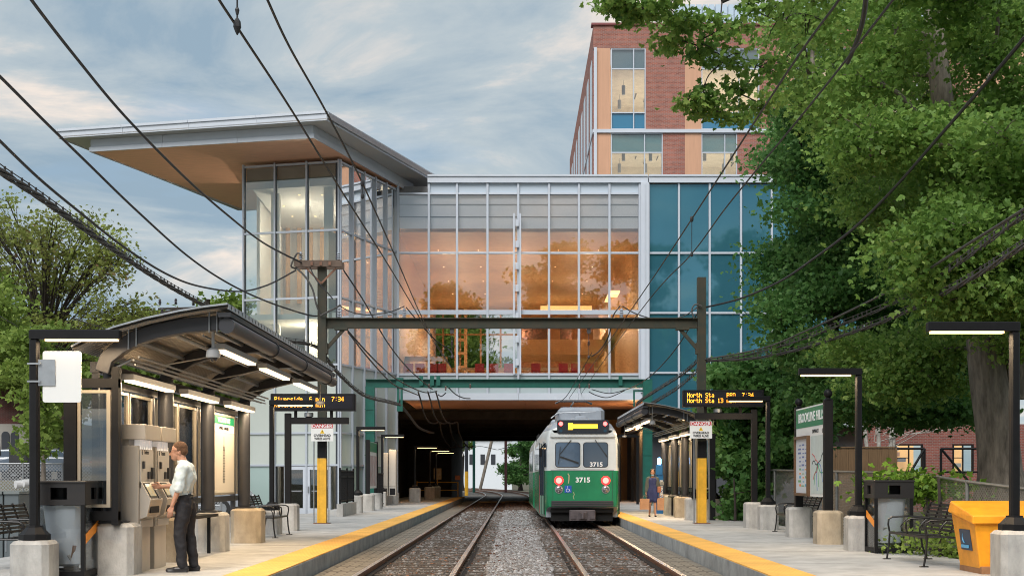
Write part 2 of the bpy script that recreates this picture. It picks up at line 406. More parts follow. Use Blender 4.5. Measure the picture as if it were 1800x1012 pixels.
# concrete and rubber panels between the outer rail and the platform
M['panel'] = mat('grooved track side panel', (.19,.165,.13), .9, var=.3, vscale=5, bump=.5, bscale=18)
yp = [2+1.2*i for i in range(72)]
ribbon(lambda y: XL(y)+.06, lambda y: lx(y)-.80, yp, -.3, -.025).build('track_side_panel', M['panel'], kind='structure')
ribbon(lambda y: rx(y)+.80, lambda y: XR(y)-.06, [y for y in yp if y < 74], -.3, -.025).build('track_side_panel', M['panel'], kind='structure')
pj = MB()
for i in range(70):
    y = 3+i*1.2
    pj.b(XL(y)+.08, lx(y)-.83, y, y+.02, -.03, -.0225)
    if y < 70: pj.b(rx(y)+.83, XR(y)-.08, y, y+.02, -.03, -.0225)
    if y < 45:
        for k in range(3):
            for q in range(3):
                x = XL(y)+.16+k*.16; pj.b(x, x+.035, y+.2+q*.36, y+.25+q*.36, -.03, -.0222)
                x = rx(y)+.92+k*.16; pj.b(x, x+.035, y+.2+q*.36, y+.25+q*.36, -.03, -.0222)
pj.build('panel_joint', mat('panel recess', (.035,.03,.026), .9), kind='structure')
# pedestrian crossing under the bridge
M['cross'] = mat('timber crossing', (.33,.20,.09), .85, var=.25, vscale=4)
MB().b(lx(86)+.85, rx(86)-.85, 83.5, 87.5, -.3, -.02).b(lx(86)-.62, lx(86)+.62, 83.5, 87.5, -.3, -.02).b(rx(86)-.62, rx(86)+.62, 83.5, 87.5, -.3, -.02).build('pedestrian_crossing', M['cross'], kind='structure')

# ------------------------------------------------------------------ tracks: rails and ties
def rail_mb(fx):
    prof = [(-.042,0),(.042,0),(.042,-.035),(.014,-.05),(.014,-.125),(.07,-.14),(.07,-.155),(-.07,-.155),(-.07,-.14),(-.014,-.125),(-.014,-.05),(-.042,-.035)]
    m = MB(); ys = [3+3*i for i in range(34)]+[105+3*i for i in range(1, 50)]; n = len(prof)
    for y in ys:
        sl = (fx(y+.5)-fx(y-.5)); c = 1/math.sqrt(1+sl*sl)
        for px, pz in prof: m.v.append((fx(y)+px*c, y-px*sl*c, pz))
    for i in range(len(ys)-1):
        for k in range(n):
            a, b = i*n+k, i*n+(k+1)%n; m.f.append((a, a+n, b+n, b)); m.m.append(1 if k == 0 else 0)
    return m
M['tie'] = mat('weathered timber tie', (.03,.024,.018), .95, col2=(.10,.08,.065), vscale=7, bump=.8, bscale=20, stretch=(.6,6,6))
def track(fx, label):
    t = thing('railway_track', label, 'railway track', (fx(10), 10, -.15), group='pair of railway tracks')
    for s in (-.75, .75):
        rail_mb(lambda y: fx(y)+s).build('rail', [M['rust'], M['railtop']], t)
    me = None
    for i in range(100):
        y = 12.6+i*.62; dz = -random.random()*.02; w_ = random.uniform(-.04, .04)
        if i < 5 or random.random() < .3 or me is None:
            o = MB().cb(fx(y)-1.28+w_, fx(y)+1.28+w_, y, y+.22, -.34+dz, -.100+dz, .015).build('tie', M['tie'], t); me = o; yb = y; xb = fx(y)
        else:
            o = me.copy(); COL.objects.link(o); o.parent = t; o.location = Vector(me.location)+Vector((fx(y)-xb, y-yb, 0)); 
    cl = MB()
    for i in range(190):      # rail clips and rubber teeth alongside the inner faces
        y = 14+i*.165
        sx = (.085 if fx is lx else -.085); xr = fx(y)-.75 if fx is lx else fx(y)+.75
        cl.b(xr+sx-.05, xr+sx+.05, y, y+.075, -.15, -.085)
        sx2 = -sx; xr2 = fx(y)+.75 if fx is lx else fx(y)-.75
        if i % 1 == 0 and y < 30: cl.b(xr2+.09 if fx is lx else xr2-.16, xr2+.16 if fx is lx else xr2-.09, y, y+.07, -.15, -.10)
    for s_, yy in ((-.75 if fx is lx else .75, 45), (.75 if fx is lx else -.75, 30)):
        o_ = ((.085 if fx is lx else -.085) if yy == 45 else (.125 if fx is lx else -.125))
        cl.ext([(fx(14)+s_+o_-.03,14,-.15),(fx(14)+s_+o_+.03,14,-.15),(fx(14)+s_+o_+.03,14,-.12),(fx(14)+s_+o_-.03,14,-.12)], (fx(yy)-fx(14),yy-14,0))
    cl.build('rail_boot', mat('black rubber rail boot', (.022,.016,.013), .8), t)
    return t
track(lx, 'left railway track curving away under the bridge with clear rails')
track(rx, 'right railway track that the green tram stands on')

# ballast stones: real stones near the camera
def stones(n, y0, y1, size):
    y = y0+(y1-y0)*rng.random(n)**1.0; u = rng.random(n)
    xa = np.array([lx(v) for v in (20,)])[0]-.70; xb = rx(30)+.70
    x = xa+(xb-xa)*u
    s = size*(.55+.8*rng.random(n))
    base = np.array([(-1,-1,-1),(1,-1,-1),(1,1,-1),(-1,1,-1),(-1,-1,1),(1,-1,1),(1,1,1),(-1,1,1)], float)*.5
    V = base[None]*(.65+.6*rng.random((n,8,1)))*s[:,None,None]*(.7+.6*rng.random((n,1,3)))
    a = rng.random(n)*6.283; t = (rng.random(n)-.5)*1.6
    ca, sa, ct, st = np.cos(a), np.sin(a), np.cos(t), np.sin(t)
    X, Y, Z = V[...,0].copy(), V[...,1].copy(), V[...,2].copy()
    Y, Z = Y*ct[:,None]-Z*st[:,None], Y*st[:,None]+Z*ct[:,None]
    X, Y = X*ca[:,None]-Y*sa[:,None], X*sa[:,None]+Y*ca[:,None]
    V = np.stack([X, Y, Z], -1)
    cx = (lx(20)+rx(30))/2
    centre = np.abs(x-cx) < .56+.03*np.sin(y*1.7)
    z = np.where(centre, -.110, -.160)+(rng.random(n)-.5)*.03
    near_rail = np.zeros(n)
    for rxx in (lx(20)-.75, lx(20)+.75, rx(30)-.75, rx(30)+.75):
        near_rail = np.maximum(near_rail, np.clip(1-np.abs(x-rxx)/.32, 0, 1))
    keep = np.ones(n, bool)
    tiephase = np.mod(y-12.6, .62)
    on_tie = (tiephase < .20) & (~centre) & (x-lx(20) < 1.28+.02) | ((tiephase < .20) & (~centre) & (rx(30)-x < 1.28))
    keep &= ~(on_tie & (rng.random(n) < .93))
    for rxx in (lx(20)-.75, lx(20)+.75, rx(30)-.75, rx(30)+.75): keep &= ~(np.abs(x-rxx) < .06)
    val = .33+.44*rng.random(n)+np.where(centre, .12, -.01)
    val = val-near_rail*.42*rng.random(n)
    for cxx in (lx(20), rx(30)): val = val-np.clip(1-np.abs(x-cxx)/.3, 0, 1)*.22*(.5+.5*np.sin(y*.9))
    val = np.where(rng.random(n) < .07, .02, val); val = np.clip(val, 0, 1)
    val = np.where(y > 62, val*.45, val)  # ballast under the bridge browned: the orange lamplight tint put into colour
    V = V+np.stack([x, y, z], -1)[:,None,:]; V = V[keep]; val = val[keep]; k = len(V)
    q = np.array([(0,3,2,1),(4,5,6,7),(0,1,5,4),(1,2,6,5),(2,3,7,6),(3,0,4,7)])
    Fc = (np.arange(k)[:,None,None]*8+q[None]).reshape(-1, 4)
    return V.reshape(-1,3), Fc, np.repeat(val, 6)
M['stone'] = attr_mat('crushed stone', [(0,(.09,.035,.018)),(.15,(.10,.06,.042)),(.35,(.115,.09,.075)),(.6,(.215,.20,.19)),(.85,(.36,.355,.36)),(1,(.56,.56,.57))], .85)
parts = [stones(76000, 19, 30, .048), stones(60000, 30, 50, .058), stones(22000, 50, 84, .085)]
off = 0; Vs = []; Fs = []; As = []
for v, f, a in parts: Vs.append(v); Fs.append(f+off); As.append(a); off += len(v)
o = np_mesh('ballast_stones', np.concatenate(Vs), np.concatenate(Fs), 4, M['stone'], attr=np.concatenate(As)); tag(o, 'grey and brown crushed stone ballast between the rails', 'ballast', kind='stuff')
# pale centre strip base
ribbon(lambda y: -.48+.0, lambda y: .64, [3+2*i for i in range(40)], -.2, -.125).build('gravel_strip', mat('pale gravel', (.25,.25,.25), .95, col2=(.42,.42,.43), vscale=26, bump=.8, bscale=40), kind='structure')
# dead leaves on the ballast
n = 900; y = 15+30*rng.random(n)**1.5; x = -2.3+5*rng.random(n); s = .03+.03*rng.random(n); a = rng.random(n)*6.28
V = np.stack([np.stack([x+s*np.cos(a+k*1.57)*(1 if k % 2 else .55), y+s*np.sin(a+k*1.57)*(1 if k % 2 else .55), -.095+.02*rng.random(n)+0*x], -1) for k in range(4)], 1)
o = np_mesh('fallen_leaves', V.reshape(-1,3), np.arange(n*4).reshape(-1,4), 4, mat('dead leaf', (.24,.09,.03), .9)); tag(o, 'brown dead leaves scattered over the track ballast', 'leaves', kind='stuff')

# lower walk before the tower doors, and the street side on the left
MB().b(-40, -7.45, 40.02, 58, -.44, -.10).build('entrance_path', M['concrete'], kind='structure')
M['asphalt'] = mat('asphalt', (.07,.072,.075), .9, var=.2, vscale=3)
MB().b(-60, -8.25, -5, 40, -.44, .02).build('side_path', M['concrete'], kind='structure')
# raised street bank far left
M['bank'] = mat('bare soil bank', (.20,.16,.12), .95, col2=(.10,.11,.05), vscale=.8, bump=.6, bscale=6)
bk = MB(); bk.ext([(-80,38,-.4),(-80,52,1.15),(-80,60,1.4),(-80,140,1.4),(-80,140,-.4)], (66,0,0)).build('soil_bank', M['bank'], kind='structure')
MB().b(-80, -14.2, 60.2, 70, 1.38, 1.47).build('street', M['asphalt'], kind='structure')
# ------------------------------------------------------------------ glazed bridge building
def zc(y, D): return CAMZ+(HY-y)*D/F
def xc(x, D): return (x-VX)*D/F
BD = 64.0
bx = [xc(v, BD) for v in (700, 754, 803.5, 857, 911, 965, 1017.5, 1071, 1124)]
zt = zc(312, BD); z1 = zc(341, BD); z2 = zc(445, BD); z3 = zc(549, BD); z4 = zc(658, BD); z5 = zc(691, BD); z6 = zc(703, BD)
br = thing('bridge_building', 'glazed school bridge spanning the tracks with silver mullions and a warm lit wooden interior', 'building', (0, BD, 0))
m = MB()
for i, x in enumerate(bx):
    w_ = .055
    m.b(x-w_, x+w_, BD-.14, BD+.08, z5+.003, zt-.3)
for z, h in ((z1, .05), (z2, .05), (z3, .11), (z4, .06)):
    for a, b_ in zip(bx[:-1], bx[1:]): m.b(a+.056, b_-.056, BD-.10, BD+.06, z-h, z+h)
m.build('mullion_frame', M['mullion'], br, bevel=.006)
# coping and soffit fascia
MB().b(xc(752,BD), xc(1138,BD), BD-.22, BD+.5, zt-.30, zt).b(xc(752,BD)-.0, xc(1138,BD), BD-.28, BD+.55, zt+.002, zt+.09).build('parapet', M['white_metal'], br)
f = MB()
for a, b_ in ((703,808),(808,911),(911,1017),(1017,1130)):
    f.b(xc(a,BD)+.006, xc(b_,BD)-.006, BD-.20, BD+.25, z6, z5)
f.build('fascia', M['white_metal'], br)
# spandrels
M['spandrel'] = mat('pale grey green spandrel glass', (.40,.46,.47), .12, spec=.6)
M['spandrel_top'] = mat('pale blue white spandrel', (.52,.60,.68), .15, spec=.6)
for a, b_ in zip(bx[:-1], bx[1:]):
    MB().b(a+.057, b_-.057, BD-.03, BD+.02, z5+.005, z4-.062).build('spandrel', M['spandrel'], br)
    if a > bx[1]-.1: MB().b(a+.057, b_-.057, BD-.03, BD+.02, z1+.052, zt-.302).build('spandrel', M['spandrel_top'], br)
# glass panes
for i, (a, b_) in enumerate(zip(bx[:-1], bx[1:])):
    for lo, hi in ((z4+.06, z3-.11), (z3+.11, z2-.05), (z2+.05, z1-.05)):
        MB().b(a+.056, b_-.056, BD-.012, BD, lo, hi).build('glass_pane', M['glass_bridge'], br)
# white shade boxes behind the top row
s_ = MB(); M['blindw'] = mat('white blind', (.88,.92,.97), .7)
zs = zc(400, BD)
for k, (zz0, dd) in enumerate(((zc(358,BD), .10), (zc(379,BD), .18), (zs, .26))):
    for a, b_ in zip(bx[:-1], bx[1:]):
        top = z1-.05 if k == 0 else (zc(358,BD)-.02 if k == 1 else zc(379,BD)-.02)
        s_.b(a+.02, b_-.02, BD+dd, BD+dd+.05, zz0, top)
s_.build('roller_blind', M['blindw'], br)
# twin vertical ladder column in the middle of the glass
lc = MB()
for x in (903.5, 914.5): lc.b(xc(x,BD)-.045, xc(x,BD)+.045, BD-.36, BD-.16, z4-.02, zc(378,BD))
for y_ in (397, 434, 472, 511, 560, 600, 640): lc.b(xc(903.5,BD)+.071, xc(914.5,BD)-.071, BD-.32, BD-.20, zc(y_,BD)-.08, zc(y_,BD)+.25)
lc.build('ladder_column', M['white_metal'], br, bevel=.01)
# white pier at the right hand end
MB().b(xc(1125.6,BD), xc(1139.5,BD), BD-.3, BD+.3, zc(690,BD), zt-.302).b(xc(1131,BD), xc(1133.5,BD), BD-.36, BD-.301, zc(690,BD), zt-.4).build('corner_pier', M['white_metal'], br)
# interior
IF, IC, IB = zc(662, BD), zc(402, BD), 96.0
xl, xr = bx[0]+.05, bx[-1]-.05
MB().b(xl-3, xr+2, BD+.27, IB, IF-.25, IF).build('floor_slab', M['cream'], br)
MB().b(xl-3, xr+2, BD+.85, IB, IC, IC+.3).build('ceiling', M['wood_panel'], br)
MB().b(xl-3, xr+2, BD+.6, 110, zt-.9, zt-.31).build('roof', mat('roof membrane', (.3,.3,.3), .9), br)
ww = MB(); ww.b(xl-.35, xl-.1, BD+.5, IB, IF, IC); ww.b(xr+.1, xr+.35, BD+.5, IB, IF, IC); ww.build('side_wall', M['wood_panel'], br)
# far wall: wood on the right, tall windows on the left
fw = MB(); fz = IC
fx = lambda v: xc(v, IB)
fw.b(fx(915), xr+2, IB, IB+.3, IF-.25, fz)
fw.b(xl-3, fx(712), IB, IB+.3, IF-.25, fz)
fw.build('rear_wall', M['wood_dark'], br)
fm = MB()
for v in (737, 779, 809, 845, 880, 914): fm.b(fx(v)-.07, fx(v)+.07, IB-.1, IB+.1, IF, fz)
for y_ in (588, 500): fm.b(fx(712), fx(915), IB-.08, IB+.06, zc(y_,IB)-.06, zc(y_,IB)+.06)
fm.b(fx(712), fx(915), IB-.08, IB+.06, IF, zc(650,IB)+.15)
fm.build('rear_window_frame', mat('timber mullion', (.50,.28,.12), .5), br)
lc = MB()
cxp = fx(812)
for s in (-.35, .35): lc.b(cxp+s-.12, cxp+s+.12, IB-2.0, IB-1.7, IF, fz)
for k in range(8): lc.b(cxp-.23, cxp+.23, IB-1.95, IB-1.75, IF+k*1.0, IF+k*1.0+.2)
lc.build('timber_column', M['wood_panel'], br)
# balcony block on the right with a bookshelf on top
D2 = 80
bb = MB(); bb.b(xc(915,D2), xc(1062,D2), D2, D2+5, zc(623,D2), zc(596,D2)); bb.b(xc(1062,D2)-.2, xc(1085,D2), D2-8, D2+8, zc(596,D2), zc(560,D2)+.4)
bb.build('balcony', M['wood_panel'], br)
bs = MB(); bs.b(xc(918,D2), xc(962,D2), D2+.3, D2+.8, zc(596,D2)+.01, zc(571,D2)); bs.b(xc(985,D2), xc(1005,D2), D2+.3, D2+.8, zc(596,D2)+.01, zc(566,D2))
bs.build('bookshelf', mat('dark shelf', (.05,.03,.02), .7, col2=(.16,.05,.03), vscale=9), br)
cb = MB()
for v in (1090, 1104, 1117): cb.b(xc(v,D2)-.2, xc(v,D2)+.2, D2-3, D2-2.2, IF, IC)
cb.build('wood_pier', M['wood_panel'], br)
# counter, chairs
D3 = 68
ct = MB()
ct.b(xc(812,D3), xc(905,D3), D3, D3+.5, zc(648,D3)-.05, zc(648,D3)+.06); ct.b(xc(915,D3), xc(1052,D3), D3, D3+.5, zc(648,D3)-.05, zc(648,D3)+.06)
ct.b(xc(712,D3), xc(720,D3), D3, D3+4, IF, zc(626,D3)); ct.b(xc(712,D3), xc(786,D3), D3, D3+.4, zc(634,D3), zc(626,D3)); ct.b(xc(777,D3), xc(786,D3), D3, D3+4, IF, zc(634,D3))
ct.build('counter', M['wood_panel'], br)
M['redchair'] = mat('red chair', (.50,.03,.03), .5)
for v in (718, 738, 762, 776, 843, 868, 894, 942, 990, 1012, 1036):
    c = MB(); x = xc(v, 66); c.cb(x-.24, x+.24, 66.0, 66.05, IF+.45, IF+.85, .02); c.b(x-.23, x+.23, 66.06, 66.5, IF+.40, IF+.46)
    for sx in (-.2, .2):
        for sy in (66.08, 66.46): c.b(x+sx-.015, x+sx+.015, sy, sy+.03, IF, IF+.4)
    c.build('chair', M['redchair'], br)
# ceiling lamps inside: warm
M['lamp_in'] = mat('interior lamp', (1,.8,.5), .5, emit=(1,.72,.40), estr=1.5)
lm = MB()
for x in np.linspace(xl+1.6, xr-1.6, 5):
    for y in np.linspace(BD+6, IB-4, 5): lm.b(x-.03, x+.03, y-.04, y+.04, IC-.03, IC-.002)
lm.build('downlight', M['lamp_in'], br)
MB().b(xc(1072,70), xc(1090,70), 70, 74, IC-2.3, IC-2.2).build('light_panel', mat('lit ceiling panel', (1,.85,.6), .5, emit=(1,.62,.25), estr=1.3), br)
MB().b(xc(950,90), xc(1040,90), 89.8, 90, zc(548,90), zc(538,90)).build('cove_light', mat('cove light', (1,.85,.6), .5, emit=(1,.62,.22), estr=.9), br)
def area(name, loc, sx, sy, e, col=(1,.75,.48), rot=(0,0,0)):
    d = bpy.data.lights.new(name, 'AREA'); d.shape = 'RECTANGLE'; d.size = sx; d.size_y = sy; d.energy = e; d.color = col
    o = bpy.data.objects.new(name, d); COL.objects.link(o); o.location = loc; o.rotation_euler = rot; return o
def bulb(name, loc, e, col, r=.06):
    d = bpy.data.lights.new(name, 'POINT'); d.energy = e; d.color = col; d.shadow_soft_size = r
    o = bpy.data.objects.new(name, d); COL.objects.link(o); o.location = loc
for x_ in (xl+2, (xl+xr)/2, xr-2):
    for y_ in (70, 80, 90): bulb('hall_lamp', (x_, y_, IC-3.4), 125, (1,.74,.46))

# soffit under the bridge: wood look then dark steel beams
sf = MB(); 
for k in range(4): sf.b(xc(704,BD)+.1+k*3.1, xc(704,BD)+.09+(k+1)*3.1, BD+.26, BD+9, z6+.05, z6+.12)
sf.build('soffit', M['wood_soffit'], br)
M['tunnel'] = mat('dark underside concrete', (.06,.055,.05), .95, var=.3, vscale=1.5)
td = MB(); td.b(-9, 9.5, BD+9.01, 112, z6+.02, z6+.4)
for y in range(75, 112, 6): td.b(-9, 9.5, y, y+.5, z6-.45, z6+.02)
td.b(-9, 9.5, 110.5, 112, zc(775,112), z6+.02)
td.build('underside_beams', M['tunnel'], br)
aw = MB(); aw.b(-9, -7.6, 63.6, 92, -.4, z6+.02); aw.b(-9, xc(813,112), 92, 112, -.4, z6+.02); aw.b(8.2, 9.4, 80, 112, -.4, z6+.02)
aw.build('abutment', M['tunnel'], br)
# warm lit side gallery under the right end
M['gal'] = mat('gallery timber lining', (.50,.28,.12), .6, var=.15, vscale=2, stretch=(3,3,.3))
gl = MB(); gl.b(5.0, 8.2, 80.2, 80.5, -.4, z6); gl.b(8.0, 8.19, 66, 80.1, -.4, z6); gl.build('gallery_wall', M['gal'], br)
gd = MB()
for (x0, x1, D_) in ((1086,1121,62.5), (1090,1112,70)):
    for v in (x0, x1): gd.b(xc(v,D_)-.06, xc(v,D_)+.06, D_, D_+.15, PZ, zc(765,D_))
    gd.b(xc(x0,D_)+.06, xc(x1,D_)-.06, D_, D_+.15, zc(768,D_), zc(763,D_))
    gd.build('gallery_frame', M['black'], br); gd = MB()
for (x, y, e) in ((-6.6, 69, 80), (6.4, 68, 150)):
    d = bpy.data.lights.new('under_bridge_lamp', 'POINT'); d.energy = e*1.3; d.color = (1,.52,.20); d.shadow_soft_size = .15
    o = bpy.data.objects.new('under_bridge_lamp', d); COL.objects.link(o); o.location = (x, y, 4.2)
    fx_ = MB().lathe([(.14,4.35),(.16,4.30),(.12,4.22)], x, y, 12)
    fx_.build('ceiling_lamp', mat('lit ceiling lamp', (1,.7,.4), .5, emit=(1,.55,.2), estr=6), br)

# ------------------------------------------------------------------ blue glass block on the right
M['blue'] = mat('teal blue glass', (.05,.185,.25), .03, metal=.42, spec=1.0, var=.05, vscale=.3)
bl = thing('blue_glass_block', 'teal blue glass block with silver grid right of the glazed bridge', 'building', (10, BD, 0))
xs = [xc(v, BD) for v in (1140, 1193, 1247, 1302, 1356, 1410, 1464, 1518, 1572, 1626, 1680, 1734)]
zsb = [zt-.30, zc(445,BD), zc(550,BD), zc(655,BD), zc(740,BD)]
m = MB()
for x in xs: m.b(x-.05, x+.05, BD-.12, BD+.05, zc(745,BD), zt-.302)
for z in zsb[1:-1]:
    for a, b_ in zip(xs[:-1], xs[1:]): m.b(a+.051, b_-.051, BD-.09, BD+.04, z-.05, z+.05)
m.build('mullion_frame', M['mullion'], bl)
for a, b_ in zip(xs[:-1], xs[1:]):
    for lo, hi in zip(zsb[1:], zsb[:-1]):
        MB().b(a+.052, b_-.052, BD-.01, BD+.02, lo+.051, hi-.051).build('glass_panel', M['blue'], bl)
MB().b(xs[0], xs[-1], BD-.22, BD+.5, zt-.30, zt).b(xs[0], xs[-1]+.05, BD-.28, BD+.55, zt+.002, zt+.09).build('parapet', M['white_metal'], bl)
MB().b(xs[0], xs[-1], BD+.06, BD+40, zc(740,BD), zt-.32).build('core_wall', mat('dark sheathing', (.05,.06,.07), .9), bl)
MB().b(xs[0]-.2, xs[-1], BD-.2, BD+10, zc(750,BD), zc(741,BD)).build('base_fascia', M['white_metal'], bl)
MB().b(xs[0], xc(1545,BD), BD+1, BD+12, -.4, zc(750.5,BD)).build('base_wall', mat('charcoal base wall', (.06,.065,.075), .8), bl)
# brick ground floor further right
bg = thing('brick_annex', 'low brick wing with two lit windows behind the wooden fence', 'building', (16, 60, 0))
M['brick'] = brick_mat('red brick', (.24,.065,.045), (.16,.045,.035), (.22,.16,.14))  # brick tone set darker to carry the shade this wing lies in
BAD = 60.0
w1 = [(xc(1573,BAD), xc(1622,BAD)), (xc(1674,BAD), xc(1711,BAD))]; wz0, wz1 = zc(830,BAD), zc(780,BAD)
bw = MB(); xe = [xc(1520,BAD)]+[v for p in w1 for v in p]+[xc(1850,BAD)]
for k in range(0, 6, 2): bw.b(xe[k], xe[k+1], BAD, BAD+.3, -.4, zc(745,BAD))
for a, b_ in w1: bw.b(a, b_, BAD, BAD+.3, -.4, wz0); bw.b(a, b_, BAD, BAD+.3, wz1, zc(745,BAD))
bw.build('wall', M['brick'], bg)
for k, (a, b_) in enumerate(w1):
    fr = MB(); t_ = .07
    fr.b(a, a+t_, BAD-.05, BAD+.1, wz0, wz1).b(b_-t_, b_, BAD-.05, BAD+.1, wz0, wz1).b(a+t_, b_-t_, BAD-.05, BAD+.1, wz0, wz0+t_).b(a+t_, b_-t_, BAD-.05, BAD+.1, wz1-t_, wz1)
    fr.b((a+b_)/2-.02, (a+b_)/2+.02, BAD-.04, BAD+.08, wz0+t_, wz1-t_).b(a+t_, (a+b_)/2-.02, BAD-.04, BAD+.08, (wz0+wz1)/2, (wz0+wz1)/2+.04)
    wn = fr.build('window', M['black'], bg)
    MB().b(a+t_, b_-t_, BAD+.02, BAD+.03, wz0+t_, wz1-t_).build('pane', M['glass'], wn)
    rm = MB().use(0).b(a-.5, b_+.5, BAD+3, BAD+3.1, wz0-.5, wz1+.3)
    for q in range(7):
        rm.use(1+q % 3); xx = random.uniform(a, b_-.3); z_ = wz0+.3*q*.9; rm.b(xx, xx+random.uniform(.2,.7), BAD+2.6, BAD+2.9, z_, z_+.2)
    rm.build('glowing_room', [mat('glowing room wall', (.6,.32,.12), .8, emit=(1,.48,.13), estr=.6), mat('room clutter a', (.5,.2,.1), .8), mat('room clutter b', (.5,.45,.4), .8), mat('room clutter c', (.1,.1,.14), .8)], bg)  # back wall emits by itself, standing in for a lamp in the room

# ------------------------------------------------------------------ upper brick building
UD = 76.0
ub = thing('brick_school_block', 'tall red brick school block with tan panels and lit windows rising behind the bridge', 'building', (5, UD, zt))
ux = lambda v: xc(v, UD); uz = lambda v: zc(v, UD)
M['brick2'] = brick_mat('red brown brick', (.37,.125,.085), (.23,.075,.055), (.30,.22,.19))
M['tanpanel'] = mat('tan terracotta panel', (.56,.31,.19), .6, var=.08, vscale=2, stretch=(3,3,.25))
X0, X1 = ux(1043), ux(1800)
zT, zB, zf = uz(45), uz(330), uz(231)
colsU = [(1074,1135,1204,1233),(1233,1335,1367,1396),(1396,1500,1530,1560),(1560,1640,1700,1800)]
colsL = [(1074,1165,1204,1233),(1233,1296,1366,1396),(1396,1480,1530,1560),(1560,1640,1700,1800)]
bw = MB(); tp = MB()
bw.b(X0, X1, UD, UD+.3, uz(85), zT)                         # brick band at the top
tpn = lambda *a: MB().b(*a).build('tan_panel', M['tanpanel'], ub)
tpn(X0+.05, ux(1073), UD, UD+.3, uz(228), uz(85)); tpn(X0+.05, ux(1073), UD, UD+.3, zB, uz(234))
openings = []
for row, (yt, yb) in ((colsU, (85, 228)), (colsL, (234, 330))):
    for (a, b_, c, d) in row:
        bw.b(ux(b_), ux(c), UD, UD+.3, uz(yb), uz(yt))
        tpn(ux(c), ux(d), UD, UD+.3, uz(yb), uz(yt)); openings.append((a, b_, yt, yb))
bw.build('brick_wall', M['brick2'], ub)
MB().b(X0-.05, X1, UD-.12, UD+.32, uz(234), uz(228)).build('floor_band', M['white_metal'], ub)
MB().b(X0-.12, X1, UD-.12, UD+.5, zT+.002, zT+.12).build('coping', mat('dark red coping', (.22,.06,.06), .5), ub)
M['tealpane'] = mat('teal spandrel pane', (.04,.18,.30), .08, spec=.8)
M['tealshade'] = mat('pale teal shade', (.28,.50,.55), .3, spec=.6)
M['room2'] = mat('lit classroom ceiling', (.80,.72,.60), .8, var=.12, vscale=2)
for (a, b_, yt, yb) in openings:
    xa, xb = ux(a), ux(b_); z0_, z1_ = uz(yb), uz(yt); t_ = .06
    fr = MB(); xm = xa+(xb-xa)*.64
    for q in (xa, xb-t_, xm): fr.b(q, q+t_, UD+.02, UD+.2, z0_, z1_)
    def hb(z): 
        fr.b(xa+t_, xm, UD+.03, UD+.18, z-.035, z+.035); fr.b(xm+t_, xb-t_, UD+.03, UD+.18, z-.035, z+.035)
    hb(z0_+.036); hb(z1_-.036)
    up = yt == 85
    if up: za, zb_ = uz(121), uz(198)
    else: za, zb_ = uz(268), z0_
    hb(za); 
    if up: hb(zb_)
    wn = fr.build('window', M['mullion'], ub)
    MB().b(xa+t_, xb-t_, UD+.10, UD+.11, zb_, z1_-.05).build('pane', M['glass'], wn)
    sh = MB(); sh.b(xa+t_, xb-t_, UD+.2, UD+.22, za, z1_-.05); sh.build('shade', M['tealshade'] if not up else mat('half drawn shade', (.22,.30,.36), .5), wn)
    if up: MB().b(xa+t_, xb-t_, UD+.12, UD+.15, z0_+.07, zb_-.036).build('lower_pane', M['tealpane'], wn)
cl = MB()
cl.quad((X0+.3, UD+.35, uz(112)), (X1, UD+.35, uz(112)), (X1, UD+12, uz(112)), (X0+.3, UD+12, uz(112)))
cl.b(X0+.3, X1, UD+9, UD+9.2, zB-2, uz(90)); cl.b(X0+.3, X1, UD+.35, UD+12, uz(229.5), uz(229)+.05)
cl.build('room_ceiling', M['room2'], ub)
bf = MB()
for k in range(26):
    q = random.Random(k).uniform; x_ = q(X0+.5, X1-1); y_ = q(UD+.8, UD+8)
    for zz_ in (uz(112.6), uz(229.6)-.06): bf.b(x_, x_+q(.04,.07), y_, y_+q(.5,1.2), zz_-.04, zz_)
bf.build('ceiling_slots', mat('dark ceiling slot', (.12,.10,.08), .8), ub)
wb = MB()
for k in range(26): x_ = X0+.8+k*1.05; wb.b(x_, x_+.5+.3*(k%3), UD+8.9, UD+8.98, uz(205)-.2, uz(205)+.5+.3*(k%2)); wb.b(x_, x_+.4, UD+8.9, UD+8.98, zB, uz(300))
wb.build('wall_board', mat('classroom board', (.35,.28,.20), .7, col2=(.16,.13,.12), vscale=2), ub)
pl = MB()
for k, x in enumerate(np.linspace(X0+2, X1-2, 14)):
    for d in (2.5, 5.5):
        for zz_ in (uz(118), uz(238)):
            pl.lathe([(.11, zz_-.9), (.11, zz_-.35)], x, UD+d, 10); pl.b(x-.01, x+.01, UD+d-.01, UD+d+.01, zz_-.35, zz_)
pl.build('pendant_lamp', mat('grey pendant', (.3,.32,.36), .5), ub)
for d_, z_ in ((5, uz(118)), (5, uz(238))):
    area('classroom_lamp', (X0+12, UD+d_, z_-3.6), 24, 7, 640, (1,.80,.60), (R(180),0,0))
# side wall running back
sd = MB(); sd.b(X0, X0+.3, UD+.3, 108, zB, zT); sd.build('side_wall', M['brick2'], ub)
sw = MB()
for k in range(9):
    y0 = UD+1.2+k*3.6
    for (a, b_) in ((uz(226), uz(95)), (zB+.2, uz(238))): sw.b(X0-.03, X0+.05, y0, y0+1.7, a, b_)
sw.build('side_window', mat('pale side glazing', (.45,.52,.58), .15, spec=.7), ub)
MB().b(X0+.02, X0+.2, UD-.16, UD-.121, zB, uz(85)).b(X0-.06, X0-.001, UD+.3, 108, uz(234), uz(230)).build('corner_trim', M['white_metal'], ub)
MB().b(X0+.35, X1, 88, 108, zB, zT-.1).build('core_wall', M['brick2'], ub)
